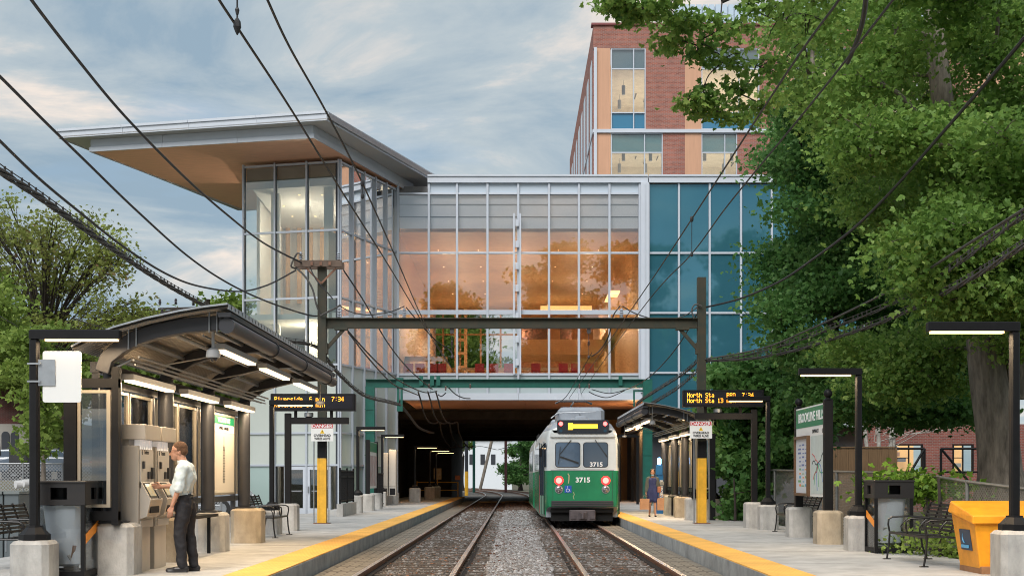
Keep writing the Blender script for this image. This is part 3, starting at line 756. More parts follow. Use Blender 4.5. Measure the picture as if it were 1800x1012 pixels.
# rooftop screen
ps = MB()
for k in range(26): ps.b(X0+6+k*.42, X0+6+k*.42+.34, UD+8, UD+8.1, zT-.2, zT+4.2)
ps.b(X0+5.9, X0+31.5, UD+8.12, UD+14, zT-.2, zT+4.1)
ps.build('rooftop_screen', mat('pale blue corrugated screen', (.42,.52,.62), .5, metal=.2), ub)

# ------------------------------------------------------------------ tower with the big roof
tw = thing('glass_stair_tower', 'glass corner tower with stair hall under the big overhanging roof', 'building', (-9, 58.3, 0))
C0 = Vector((-7.95, 58.3, 0)); CL = Vector((-12.52, 59.4, 0)); CR = Vector((bx[0]-.12, BD-.02, 0))
zz_ = [CAMZ+14.4, CAMZ+11.3, CAMZ+8.24, CAMZ+5.18, CAMZ+2.07, CAMZ+.6, -.12]
Z0 = -.12
def lerp(a, b_, t): return a+(b_-a)*t
def facade(a, b_, n, parent, doors=()):
    d = (b_-a).normalized(); nn = Vector((d.y, -d.x, 0))      # outward (towards the camera)
    if nn.y > 0: nn = -nn
    fr = MB(); dk = MB()
    for i in range(n+1):
        p = lerp(a, b_, i/n)
        for (mb, w_, off, dep) in ((fr, .035, .0, .13),(dk, .05, .10, .1)):
            q = p-nn*off if mb is dk else p+nn*.05
            mb.prism([(q.x-d.x*w_-nn.x*dep/2, q.y-d.y*w_-nn.y*dep/2), (q.x+d.x*w_-nn.x*dep/2, q.y+d.y*w_-nn.y*dep/2), (q.x+d.x*w_+nn.x*dep/2, q.y+d.y*w_+nn.y*dep/2), (q.x-d.x*w_+nn.x*dep/2, q.y-d.y*w_+nn.y*dep/2)], Z0, zz_[0]+.1)
    for z in zz_[:-1]:
        for i in range(n):
            p, q = lerp(a, b_, i/n)+d*.04, lerp(a, b_, (i+1)/n)-d*.04
            fr.beam((p.x+nn.x*.03, p.y+nn.y*.03, z), (q.x+nn.x*.03, q.y+nn.y*.03, z), .08, .09)
    fr.build('mullion_frame', M['mullion'], parent); dk.build('glazing_bead', M['darkmull'], parent)
    for i in range(n):
        p, q = lerp(a, b_, i/n)+d*.036, lerp(a, b_, (i+1)/n)-d*.036
        for k in range(len(zz_)-1):
            hi, lo = zz_[k]-.046, zz_[k+1]+.046
            if k == len(zz_)-2 and i in doors: continue
            mt = M['glass'] if k < 3 else (M['frost'] if k < 5 else M['frost2'])
            mb = MB(); mb.ext([(p.x,p.y,lo),(q.x,q.y,lo),(q.x,q.y,hi),(p.x,p.y,hi)], -nn*.02)
            mb.build('glass_pane', mt, parent)
            if k == 0:      # roller shade in the top of the pane
                mb = MB(); s0 = -nn*.22; mb.ext([(p.x+s0.x,p.y+s0.y,hi-.95),(q.x+s0.x,q.y+s0.y,hi-.95),(q.x+s0.x,q.y+s0.y,hi),(p.x+s0.x,p.y+s0.y,hi)], -nn*.01)
                mb.build('shade', M['shade'], parent)
M['screen'] = mat('olive beige screen', (.40,.38,.27), .7)
M['frost'] = mat('pale frosted glass', (.50,.54,.50), .16, spec=.7, var=.05, vscale=.4)
M['frost2'] = mat('grey green lower glass', (.34,.44,.42), .12, spec=.7)
facade(CL, C0, 3, tw, doors=(1, 2)); facade(C0, CR, 5, tw)
# cream screens standing behind the side glass
dS = (CR-C0).normalized(); nS = Vector((-dS.y, dS.x, 0)); nS = nS if nS.x < 0 else -nS
for i in range(5):
    p, q = lerp(C0, CR, i/5)+dS*.06+nS*.55, lerp(C0, CR, (i+1)/5)-dS*.06+nS*.55
    for k, zl in ((1, zz_[2]), (2, zz_[3])):
        if i in (3,) and k == 1 or i == 4: continue
        MB().ext([(p.x,p.y,zl+.05),(q.x,q.y,zl+.05),(q.x,q.y,zz_[k]-.3*(i%2)),(p.x,p.y,zz_[k]-.3*(i%2))], nS*.03).build('screen_wall', M['cream'] if i % 2 else M['screen'], tw)
# doors
def door(a, b_, z1_, parent):
    d = (b_-a).normalized(); nn = Vector((d.y,-d.x,0)); nn = -nn if nn.y > 0 else nn
    W = (b_-a).length; fr = MB()
    def bx_(u0, u1, za, zb, dep=.08, mb=fr, off=0.0):
        p, q = a+d*u0+nn*off, a+d*u1+nn*off
        mb.ext([(p.x,p.y,za),(q.x,q.y,za),(q.x,q.y,zb),(p.x,p.y,zb)], nn*dep)
    bx_(0,.12,Z0,z1_); bx_(W-.12,W,Z0,z1_); bx_(.12,W-.12,z1_-.14,z1_); bx_(.12,W-.12,Z0,Z0+.25)
    o = fr.build('door', M['white_metal'], parent)
    gl_ = MB(); bx_(.12,W-.12,Z0+.25,z1_-.14,.02,gl_,-.01); gl_.build('pane', M['glass_dark'], o)
    h = MB(); bx_(.05,.09,Z0+.95,Z0+1.25,.06,h,.09); bx_(.2,W-.2,Z0+1.0,Z0+1.06,.04,h,.02); h.build('handle', M['steel'], o)
pA = lerp(CL, C0, 1/3); pB = lerp(CL, C0, 2/3)
zd = CAMZ+.55
door(lerp(pA,pB,.30), lerp(pA,pB,.97), zd-.02, tw); door(lerp(pB,C0,.03), lerp(pB,C0,.75), zd-.02, tw)
# interior of the tower
ti = MB()
inner = [(-12.3,59.7),(-8.1,58.75),(-6.2,63.6),(-6.6,70),(-12.6,70)]
ti2 = MB(); ti2.prism(inner, CAMZ+7.35, CAMZ+7.6); ti2.prism(inner, CAMZ+4.95, CAMZ+5.15); ti2.build('floor_slab', M['white_wall'], tw)
ti = MB(); ti.b(-12.6, -6.6, 70, 70.2, Z0, CAMZ+14.4); ti.b(-12.75, -12.6, 63.5, 70, Z0, CAMZ+14.4)
ti.b(-10.2, -7.0, 62.6, 62.8, Z0, CAMZ+10.6); ti.b(-11.6, -11.2, 61.2, 61.6, Z0, CAMZ+14.2); ti.b(-8.9,-8.5,60.0,60.4,Z0,CAMZ+14.2)
ti.build('inner_wall', M['white_wall'], tw)
cc_ = MB(); cc_.prism(inner, CAMZ+13.6, CAMZ+13.8); cc_.build('ceiling', M['white_wall'], tw)
sl = MB()
for k in range(9): sl.b(-12.4+k*.62, -12.4+k*.62+.22, 69.6, 69.8, CAMZ+9.5, CAMZ+13.6)
sl.build('timber_slats', M['wood_panel'], tw)
dl = MB()
for x in (-11.5,-10.3,-9.2,-8.2):
    for y in (61.5, 64, 66.5): dl.b(x-.045, x+.045, y-.045, y+.045, CAMZ+13.57, CAMZ+13.598)
dl.build('downlight', M['lamp_in'], tw)
# spiral pendant
rp = MB()
for k in range(4):
    pts = [(-7.3+.75*math.cos(a), 64.2+.75*math.sin(a), CAMZ+8.5+.28*k) for a in np.linspace(0, 2*math.pi, 25)]
    rp.tube(pts, .035, 5)
rp.build('ring_pendant', mat('lit ring pendant', (1,.8,.5), .5, emit=(1,.75,.45), estr=.9), tw)
bulb('tower_lamp', (-10.4, 63.5, CAMZ+11.8), 150, (1,.86,.70)); bulb('tower_lamp', (-8.6, 66, CAMZ+11.8), 120, (1,.86,.70)); bulb('tower_lamp', (-9.8, 61.5, CAMZ+6.6), 120, (1,.82,.6)); bulb('tower_lamp', (-9.6, 60.6, CAMZ+4.0), 50, (1,.85,.65))
# roof
def roof_poly(z, pts): return [(p[0], p[1]) for p in pts]
lowp = [(-18.9,57.3),(-8.6,55.0),(-5.2,65.9),(-14.7,69.9)]
uppp = [(-20.3,57.0),(-7.9,54.1),(-4.0,65.6),(-4.4,72),(-15.6,72.4)]
rf = MB(); rf.prism(lowp, CAMZ+14.62, CAMZ+14.70); rf.build('soffit', M['wood_soffit'], tw)
def band(poly, z0, z1, t, mb, inset=0.0):
    n = len(poly); cx = sum(p[0] for p in poly)/n; cy = sum(p[1] for p in poly)/n
    for i in range(n):
        a = Vector((*poly[i], 0)); b_ = Vector((*poly[(i+1)%n], 0)); d = (b_-a); Ln = d.length; d.normalize()
        nn = Vector((-d.y, d.x, 0)); 
        if (Vector((cx,cy,0))-a).dot(nn) < 0: nn = -nn
        k = max(1, round(Ln/3.4))
        for q in range(k):
            p0 = a+d*(Ln*q/k+.008+(t if q == 0 else 0)); p1 = a+d*(Ln*(q+1)/k-.008)
            mb.ext([(p0.x,p0.y,z0),(p1.x,p1.y,z0),(p1.x,p1.y,z1),(p0.x,p0.y,z1)], nn*t)
fb = MB(); band([(-19.0,57.25),(-8.55,54.9),(-5.1,66.0),(-14.7,70.0)], CAMZ+14.58, CAMZ+14.78, .06, fb); band([(-18.95,57.3),(-8.6,54.97),(-5.16,65.95),(-14.7,69.95)], CAMZ+14.80, CAMZ+15.14, .06, fb)
fb.build('lower_fascia', M['white_metal'], tw)
ubm = MB(); ubm.prism(uppp, CAMZ+15.15, CAMZ+15.2); ubm.build('upper_soffit', mat('grey soffit panel', (.48,.47,.46), .5), tw)
fb = MB(); band(uppp, CAMZ+15.12, CAMZ+15.40, .07, fb); band([(x*1.003, y-.05) for x, y in uppp], CAMZ+15.41, CAMZ+15.52, .07, fb); fb.build('upper_fascia', M['white_metal'], tw)
MB().prism([(x*.99, y+.05) for x, y in uppp], CAMZ+15.21, CAMZ+15.45).build('roof', M['steel'], tw)
# low retaining base of the tower side at the platform
MB().b(-6.9, -6.0, 60.2, 63.4, PZ-.01, PZ+.45).b(-6.2,-5.72,63.45,63.9,PZ-.01,PZ+.55).build('concrete_base', M['block'], tw)

# ------------------------------------------------------------------ beyond the tunnel
fd = thing('wooden_yard_fence', 'weathered grey wooden fence beyond the far end of the underpass', 'fence', (-2, 180, 0))
mb = MB()
for k in range(26):
    x = -22+k*.3; mb.b(x, x+.28, 180+.01*(k%2), 180.05+.01*(k%2), -.2, 1.75+.04*((k*7)%5)/5)
mb.build('boards', mat('grey weathered boards', (.13,.125,.12), .9, var=.3, vscale=2), fd)
hs = thing('white_house', 'white clapboard house with dark shutters seen through the underpass', 'house', (-5, 200, 0))
HD = 200.0; hx = lambda v: xc(v, HD); hz = lambda v: zc(v, HD)
MB().b(hx(815), hx(900), HD, HD+10, -.3, hz(770)).build('wall', mat('white clapboard', (.72,.76,.80), .8, stretch=(1,1,20), var=.05), hs)
for v in (829, 848.5, 867): 
    s_ = MB().b(hx(v)-.35, hx(v)+.35, HD-.06, HD+.02, hz(816), hz(798)).build('window', M['darkmull'], hs)
MB().ext([(hx(812), HD-.5, hz(771)), (hx(903), HD-.5, hz(771)), (hx(857), HD-.5, hz(745))], (0,11,0)).build('roof', mat('grey shingle', (.12,.12,.13), .9), hs)
# ------------------------------------------------------------------ concrete blocks, lamps, signs
def octo(cx, cy, h, c): return [(cx-h+c,cy-h),(cx+h-c,cy-h),(cx+h,cy-h+c),(cx+h,cy+h-c),(cx+h-c,cy+h),(cx-h+c,cy+h),(cx-h,cy+h-c),(cx-h,cy-h+c)]
def block_mb(cx, cy, z0, h, w_, c=None, mb=None, d=None):
    mb = mb or MB(); a = w_/2; c = c or w_*.14
    ch = .035; p0 = octo(cx, cy, a, c); p1 = octo(cx, cy, a-ch, c*.9); p2 = octo(cx, cy, a-ch*2.2, c*.8); n = 8
    vs = [(*p, z0) for p in p0]+[(*p, z0+h-.05) for p in p0]+[(*p, z0+h-.01) for p in p1]+[(*p, z0+h) for p in p2]
    fs = [(r*n+i, r*n+(i+1)%n, (r+1)*n+(i+1)%n, (r+1)*n+i) for r in range(3) for i in range(n)]+[tuple(range(n))[::-1], tuple(range(3*n,4*n))]
    return mb.add(vs, fs)
M['led_hot'] = mat('bright warm lamp strip', (1,.9,.7), .5, emit=(1,.58,.22), estr=4.5)
LAMPG = 'black platform lamps with horizontal led arms'
def lamp(x, y, side, label, H=3.2, bh=.63, bw=.48, arm=1.08, z0=PZ, power=14, boost=1):
    """side +1: the arm points to +X"""
    t = thing('platform_lamp', label, 'street lamp', (x, y, z0), LAMPG)
    block_mb(x, y, z0-.02, bh+.02, bw).build('base_block', M['block'], t)
    MB().lathe([(.19,z0+bh),(.19,z0+bh+.075),(.175,z0+bh+.08),(.10,z0+bh+.16),(.10,z0+bh+.18)], x, y, 8, math.pi/8*0).build('base_collar', M['black'], t, bevel=.004)
    MB().cb(x-.055, x+.055, y-.055, y+.055, z0+bh+.17, z0+H-.11, .02).build('pole', M['black'], t)
    MB().cb(min(x-side*.055, x+side*arm), max(x-side*.055, x+side*arm), y-.065, y+.065, z0+H-.115, z0+H, .012).build('arm', M['black'], t)
    st = MB(); n = 16; a0 = x+side*.14; a1 = x+side*(arm-.04)
    st.b(a0, a1, y-.04, y+.04, z0+H-.14, z0+H-.1155)
    st.build('led_strip', M['led'] if power < 35 else M['led_hot'], t)
    d = bpy.data.lights.new('lamp_light', 'AREA'); d.shape = 'RECTANGLE'; d.size = abs(a1-a0); d.size_y = .07; d.energy = power*1.6; d.color = (1,.72,.42)
    o = bpy.data.objects.new('lamp_light', d); COL.objects.link(o); o.parent = t; o.location = ((a0+a1)/2-x, 0, H-.15)
    return t
L1 = lamp(xc(61,16.0), 16.0, 1, 'nearest left lamp carrying a blank white sign panel beside the litter bin', H=3.12, bh=.50, bw=.485, power=22)
# blank sign panel on the near left lamp
x = xc(61,16.0); y = 16.0
sp_ = MB(); xa, xb = xc(76,16), xc(143.5,16); za, zb = zc(707,16), zc(617,16); r_ = .03
pl = []
for (cx_, cz_, a0) in ((xb-r_, zb-r_, 0), (xa+r_, zb-r_, 90), (xa+r_, za+r_, 180), (xb-r_, za+r_, 270)):
    for k in range(4): a = R(a0+k*30); pl.append((cx_+r_*math.cos(a), y-.02, cz_+r_*math.sin(a)))
pn = MB().ext(pl, (0,.012,0)).build('sign_panel', M['white_sign'], L1)
MB().b(xa-.05, xa+.16, y-.034, y-.022, zc(678,16), zc(632,16)).b(x-.07,x+.09,y-.07,y-.056,zc(641,16),zc(638,16)).b(x-.07,x+.09,y-.07,y-.056,zc(672,16),zc(669,16)).build('bracket', M['steel'], pn)
lamp(xc(478,29.15), 29.15, 1, 'black lamp beside the end of the left shelter, its arm across the amber train display', H=3.05, bh=.55, bw=.42, arm=.96)
lamp(xc(629,46.8), 46.8, 1, 'left lamp just past the dark picket railing', H=3.15, bh=.66, arm=1.0, bw=.36)
lamp(xc(672,59.5), 59.5, 1, 'left lamp beside the tan cabinets at the tower base', H=3.3, bh=.66, arm=1.02, bw=.36)
lamp(xc(1783,15.85), 15.85, -1, 'nearest right lamp, brightest, behind whose block the yellow salt box stands', H=3.2, bh=.63, bw=.47, power=36)
lamp(xc(1509,22.5), 22.5, -1, 'right lamp standing just behind the litter bin and before the station map board', H=3.2, bh=.62, bw=.44, arm=1.05, power=24)
lamp(xc(1350,31.7), 31.7, -1, 'right lamp whose arm crosses the display reading North Sta', H=3.3, bh=.62, bw=.46, arm=1.0)
lamp(xc(1256,40.8), 40.8, -1, 'right lamp beside the yellow based catenary pole', H=3.25, bh=.62, bw=.46, arm=1.05)
for yy, lb in ((68, 'first small lamp in the shade under the bridge on the left platform'), (76, 'second small lamp in the shade under the bridge on the left platform'), (82, 'farthest small lamp under the bridge beside the yellow barrier')):
    lamp(-5.0-(.25 if yy == 68 else 0), yy, 1, lb, H=3.0, bh=.75, bw=.6, arm=1.2, power=4)

# dot matrix displays
FONT = {'R':'1111010001100011111010100100101000 1','i':'00100 00000 01100 00100 00100 00100 01110','v':'00000 00000 10001 10001 10001 01010 00100','e':'00000 00000 01110 10001 11111 10000 01110',
'r':'00000 00000 10110 11001 10000 10000 10000','s':'00000 00000 01111 10000 01110 00001 11110','d':'00001 00001 01101 10011 10001 10011 01101','6':'01110 10000 10000 11110 10001 10001 01110',
'm':'00000 00000 11010 10101 10101 10101 10101','n':'00000 00000 10110 11001 10001 10001 10001','7':'11111 00001 00010 00100 00100 01000 01000','3':'11110 00001 00001 01110 00001 00001 11110',
'4':'00010 00110 01010 10010 11111 00010 00010','1':'00100 01100 00100 00100 00100 00100 01110',':':'00000 00100 00000 00000 00000 00100 00000','N':'10001 11001 10101 10011 10001 10001 10001',
'o':'00000 00000 01110 10001 10001 10001 01110','t':'01000 01000 11110 01000 01000 01001 00110','h':'10000 10000 10110 11001 10001 10001 10001','S':'01111 10000 10000 01110 00001 00001 11110',
'a':'00000 00000 01110 00001 01111 10001 01111','B':'11110 10001 10001 11110 10001 10001 11110','D':'11110 10001 10001 10001 10001 10001 11110',' ':'0'*35}
FONT['R'] = '11110 10001 10001 11110 10100 10010 10001'
FONT['R'] = FONT['R']; 
def dots(mb, s, x0, z1, y, pitch, w_):
    for i, ch in enumerate(s):
        g_ = FONT[ch].replace(' ', '')
        for r in range(7):
            for c in range(5):
                if g_[r*5+c] == '1':
                    x = x0+(i*6+c)*pitch; z = z1-r*pitch*1.25
                    mb.b(x, x+pitch*w_, y-.004, y, z-pitch*1.25*.95, z)
def display(x0, x1, z0, z1, y, lines, post_x, label, arm_z, block_w=.5, arm_to=None):
    t = thing('train_arrival_sign', label, 'display sign', (post_x, y+.02, PZ), 'amber platform displays')
    bh = .66
    block_mb(post_x, y+.02, PZ-.02, bh+.02, block_w).build('base_block', M['block'], t)
    MB().cb(post_x-.075, post_x+.075, y-.055, y+.095, PZ+bh, arm_z+.18, .012).build('post', M['black'], t)
    MB().cb(min(post_x-.07, arm_to), max(post_x+.07, arm_to), y-.05, y+.09, arm_z-.08, arm_z+.08, .012).b(x0+.55, x0+.62, y, y+.05, arm_z+.079, z0+.02).b(x1-.62, x1-.55, y, y+.05, arm_z+.079, z0+.02).build('arm', M['black'], t)
    hs_ = MB().use(0).cb(x0, x1, y-.12, y+.16, z0, z1, .012).use(1).b(x0+.06, x1-.06, y-.122, y-.119, z0+.05, z1-.05)
    h = hs_.build('housing', [M['black'], mat('dark display window', (.015,.014,.02), .25)], t)
    d = MB(); W = x1-x0-.2; pitch = W/(24*6)
    for k, (s, off) in enumerate(lines): dots(d, s, x0+.1, z1-.075-k*pitch*1.25*8.6, y-.1225, pitch, .8)
    d.build('lettering', M['led_amber'], h)
    sk = MB(); sk.lathe([(.05,z0-.16),(.11,z0-.13),(.11,z0-.04)], post_x*.0+(x0+x1)/2-.12, y+.06, 12); sk.build('speaker', M['steel'], t)
    return t
DL = 31.0
display(xc(477,DL), xc(625,DL), zc(722,DL), zc(692,DL), DL, [('Riverside  6 min  7:34',0),('Riverside 14 min      ',0)], xc(506,DL), 'left train display with amber text reading Riverside 6 min 7:34', zc(739,DL)-.0, arm_to=xc(613,DL))
DR = 32.8
display(xc(1200,DR), xc(1341.6,DR), zc(715,DR), zc(685.5,DR), DR, [('North Sta    BRD  7:34',0),('North Sta 13 min      ',0)], xc(1326,DR), 'right train display with amber text reading North Sta 13 min', zc(731,DR), arm_to=xc(1221,DR))

# station map board on the right
t = thing('station_map_board', 'green headed station board reading BROOKLINE HILLS on two black posts', 'map board', (6.15, 26.2, PZ))
ya, yb = 24.8, 27.7; xa, xb = 6.09, 6.17
for (x_, y_) in ((xa, ya), (xb, yb)):
    block_mb(x_, y_, PZ-.02, .67, .5).build('base_block', M['block_tan'] if y_ == ya else M['block'], t)
    MB().cb(x_-.085, x_+.085, y_-.07, y_+.07, PZ+.64, 3.02, .01).build('post', M['black'], t)
    p = MB(); p.ell((x_, y_, 3.14), (.085,.085,.085), 14, 10); p.lathe([(.09,3.02),(.05,3.045),(.035,3.07)], x_, y_, 12); p.build('finial', M['black'], t, smooth=True)
pz0, pz1 = 1.13, 2.98
xm = (xa+xb)/2
MB().b(xm-.035, xm+.035, ya+.09, yb-.09, pz0, pz1).build('board', M['white_sign'], t)
F_ = xm-.036
MB().b(F_-.004, F_+.0, ya+.09, yb-.09, pz1-.42, pz1-.03).build('header_panel', M['sign_green'], t)
text_obj('lettering', 'BROOKLINE HILLS', .27, M['text_white'], t, (F_-.006, (ya+yb)/2, pz1-.225), rot=(R(90),0,R(-90)), sx=1.02, bold=.004)
text_obj('lettering', 'TAPPAN ST', .11, M['text_black'], t, (F_-.004, ya+1.05, pz1-.53), rot=(R(90),0,R(-90)))
tm = MB(); tm.ell((F_-.002, ya+.45, pz1-.53), (.003,.05,.05), 16, 8); tm.build('logo', M['text_black'], t)
text_obj('lettering', 'T', .09, M['text_white'], t, (F_-.007, ya+.45, pz1-.53), rot=(R(90),0,R(-90)), bold=.003)
mp_ = MB().use(0).b(F_-.006, F_+.001, ya+.16, ya+1.42, pz0+.06, pz1-.62); 
mp_.build('map_panel', mat('pale map sheet', (.55,.62,.60), .5, var=.08, vscale=5), t)
ml = MB(); cy_, cz_ = ya+.80, (pz0+pz1-.5)/2
cl_ = [mat('map line green', (.02,.30,.13), .5), mat('map line red', (.55,.05,.04), .5), mat('map line blue', (.04,.15,.45), .5), M['text_black']]
for k in range(9):
    pts = []; a = random.uniform(0, 6.28); px, pz = cy_, cz_
    ml.use(k % 4)
    for s in range(5):
        nx, nz = px+.11*math.cos(a), pz+.12*math.sin(a); a += random.uniform(-.6,.6)
        if not (ya+.2 < nx < ya+1.38 and pz0+.1 < nz < pz1-.66): break
        ml.beam((F_-.008, px, pz), (F_-.008, nx, nz), .004, .018); px, pz = nx, nz
ml.build('map_lines', cl_, t)
nf = MB(); yn0, yn1 = ya+1.52, yb-.16
nf.b(F_-.07, F_-.001, yn0, yn0+.05, pz0, pz1-.6).b(F_-.07, F_-.001, yn1-.05, yn1, pz0, pz1-.6).b(F_-.07, F_-.001, yn0+.05, yn1-.05, pz0, pz0+.06).b(F_-.07, F_-.001, yn0+.05, yn1-.05, pz1-.66, pz1-.6)
nf.build('notice_case', mat('bronze case frame', (.16,.09,.05), .4, metal=.5), t)
nb = MB().use(0).b(F_-.03, F_-.002, yn0+.05, yn1-.05, pz0+.06, pz1-.66)
for k in range(11):
    for q in range(3): nb.use(1 if k < 6 else 2+(k+q) % 3); z_ = pz1-.80-k*.085; nb.b(F_-.033, F_-.0301, yn0+.10+q*.3, yn0+.10+q*.3+random.uniform(.12,.26), z_, z_+random.uniform(.01,.05))
nb.build('notices', [mat('poster paper', (.60,.62,.66), .6), mat('poster ink', (.12,.16,.35), .6), mat('poster orange', (.75,.25,.05), .6), mat('poster blue', (.10,.35,.55), .6), mat('poster green', (.15,.35,.15), .6)], t)

# small kiosk on the left far platform
t = thing('information_kiosk', 'black framed notice board with green header on the far left platform', 'map board', (-5.6, 51.5, PZ))
for y_ in (50, 53): block_mb(-5.7, y_, PZ-.02, .68, .5).build('base_block', M['block'], t); MB().b(-5.78,-5.62,y_-.08,y_+.08,PZ+.65,3.0).build('post', M['black'], t)
MB().b(-5.73,-5.67,50.09,52.91,1.1,2.95).build('board', M['white_sign'], t); MB().b(-5.668,-5.66,50.09,52.91,2.55,2.93).build('header_panel', M['sign_green'], t)
for q, c_ in ((50.3,'poster a'),(51.7,'poster b')): MB().b(-5.667,-5.655,q,q+1.15,1.2,2.4).build('poster', mat(c_, (.55,.55,.56), .5, col2=(.45,.25,.24), vscale=3), t)

# danger signs
def danger(x0, x1, z0, z1, y, label):
    t = thing('danger_sign', label, 'warning sign', ((x0+x1)/2, y, z0), 'danger overhead wires signs')
    W, H = x1-x0, z1-z0; cx = (x0+x1)/2
    MB().b(x0, x1, y-.008, y, z0, z1).build('panel', M['white_sign'], t)
    MB().b(x0+.015, x1-.015, y-.011, y-.0085, z1-H*.26, z1-.012).build('header', M['red_sign'], t)
    text_obj('lettering', 'DANGER', H*.27, M['text_white'], t, (cx, y-.014, z1-H*.15), sx=1.05, bold=.002)
    s_ = H*.13; MB().ext([(cx-s_,y-.0082,z1-H*.56),(cx+s_,y-.0082,z1-H*.56),(cx,y-.0082,z1-H*.31)], (0,-.003,0)).build('symbol', mat('sign yellow', (.80,.50,.02), .5), t)
    MB().ext([(cx+.01,y-.0115,z1-H*.36),(cx-.018,y-.0115,z1-H*.46),(cx-.002,y-.0115,z1-H*.46),(cx-.01,y-.0115,z1-H*.53),(cx+.018,y-.0115,z1-H*.43),(cx+.002,y-.0115,z1-H*.43)], (0,-.002,0)).build('bolt_mark', M['text_black'], t)
    text_obj('lettering', 'OVERHEAD', H*.19, M['text_black'], t, (cx, y-.0095, z0+H*.32), sx=.98, bold=.0035)
    text_obj('lettering', 'WIRES ALIVE', H*.19, M['text_black'], t, (cx, y-.0095, z0+H*.14), sx=.84, bold=.0035)
PD = 36.0
danger(xc(547,35.6), xc(586,35.6), zc(775,35.6), zc(744,35.6), 35.6, 'white and red DANGER OVERHEAD WIRES ALIVE sign on the left catenary pole')
danger(xc(1212.5,35.6), xc(1251.5,35.6), zc(770,35.6), zc(740,35.6), 35.6, 'white and red DANGER OVERHEAD WIRES ALIVE sign on the right catenary pole')

# ------------------------------------------------------------------ catenary gantry
gt = thing('catenary_gantry', 'rusty green steel gantry of two poles and a cross beam over both tracks', 'gantry', (0, PD, PZ))
xpL, xpR = xc(566.5,PD), xc(1233,PD)
for xp, top, ytop in ((xpL, zc(470,PD), 0), (xpR, zc(488,PD), 0)):
    w_ = .115
    def H(z0, z1, mt, nm, e=0, xp=xp):
        m = MB(); m.b(xp-w_-e, xp-w_+.03+e, PD-.13-e, PD+.13+e, z0, z1).b(xp+w_-.03-e, xp+w_+e, PD-.13-e, PD+.13+e, z0, z1).b(xp-w_+.03+e, xp+w_-.03-e, PD-.12, PD-.09, z0, z1)
        m.build(nm, mt, gt)
    H(PZ+.0, zc(805,PD), M['yellow_paint'], 'yellow_sleeve', .008)
    H(zc(804.9,PD), zc(775,PD), M['black'], 'black_sleeve', .004)
    H(zc(774.9,PD), top, M['olive'], 'pole')
    MB().b(xp-.22, xp+.22, PD-.22, PD+.22, PZ, PZ+.02).build('base_plate', M['rust'], gt)
    MB().tube([(xp-.22, PD-.1, PZ),(xp-.22, PD-.1, zc(770,PD))], .018, 8).tube([(xp+.2, PD-.1, PZ),(xp+.2, PD-.1, zc(765,PD))], .014, 8).build('conduit', M['steel'], gt)
    s = 1 if xp < 0 else -1
    z_ = zc(577,PD); m = MB()
    m.beam((xp+s*.13, PD, zc(612,PD)), (xp+s*.62, PD, z_), .10, .09); m.b(xp+s*.1, xp+s*.16, PD-.12, PD+.12, zc(622,PD), zc(603,PD)); m.b(xp+s*.35, xp+s*.72, PD-.1, PD+.1, z_-.05, z_)
    m.build('knee_brace', M['olive'], gt)
m = MB(); za, zb = zc(577,PD), zc(559,PD); x0_, x1_ = xpL+.12, xpR-.12
m.b(x0_, x1_, PD-.10, PD+.10, zb-.025, zb).b(x0_, x1_, PD-.10, PD+.10, za, za+.025).b(x0_, x1_, PD-.012, PD+.012, za+.025, zb-.025)
m.build('cross_beam', M['olive'], gt)
# wooden cross arm on top of the left pole
ca = MB(); ca.b(xc(520,PD), xc(603,PD), PD-.28, PD-.18, zc(471,PD), zc(460,PD)).b(xc(520,PD), xc(603,PD), PD+.18, PD+.28, zc(471,PD), zc(460,PD))
ca.build('cross_arm', mat('weathered timber arm', (.12,.085,.065), .9, var=.3, vscale=6), gt)
br_ = MB(); br_.beam((xpL, PD-.2, zc(500,PD)), (xpL-.42, PD-.2, zc(473,PD)), .03, .05).beam((xpL, PD-.2, zc(500,PD)), (xpL+.42, PD-.2, zc(473,PD)), .03, .05)
for q in (-.25, .0, .25): br_.b(xpL+q-.035, xpL+q+.035, PD-.31, PD-.281, zc(469,PD), zc(463,PD))
br_.build('arm_brace', M['rust'], gt)
def insulator(x, y, z, mb, h=.28, r=.05):
    mb.lathe([(r*.4,z),(r,z+h*.1),(r*.45,z+h*.2),(r*1.05,z+h*.3),(r*.45,z+h*.42),(r*1.0,z+h*.52),(r*.45,z+h*.65),(r*.9,z+h*.78),(r*.3,z+h)], x, y, 10)
im = MB()
for v in (531, 597): insulator(xc(v,PD), PD-.23, zc(460,PD), im, .24, .055)
for v in (710.5, 1092.5): insulator(xc(v,PD), PD, zc(559,PD), im, .28, .06)
insulator(xc(596,PD), PD, zc(559,PD), im, .34, .05)
im.build('insulator', mat('grey porcelain', (.34,.37,.42), .25), gt)
hm = MB()
for v in (794.5, 1035):
    X = xc(v,PD); hm.b(X-.05, X+.05, PD-.05, PD+.05, zc(586,PD), zc(577,PD)); hm.tube([(X,PD,zc(586,PD)),(X,PD,zc(626,PD))], .012, 6)
    insulator(X, PD, zc(607,PD), hm, .14, .04); hm.ell((X,PD,zc(627,PD)), (.04,.04,.05))
hm.build('hanger', mat('dark hanger', (.06,.05,.05), .5), gt)

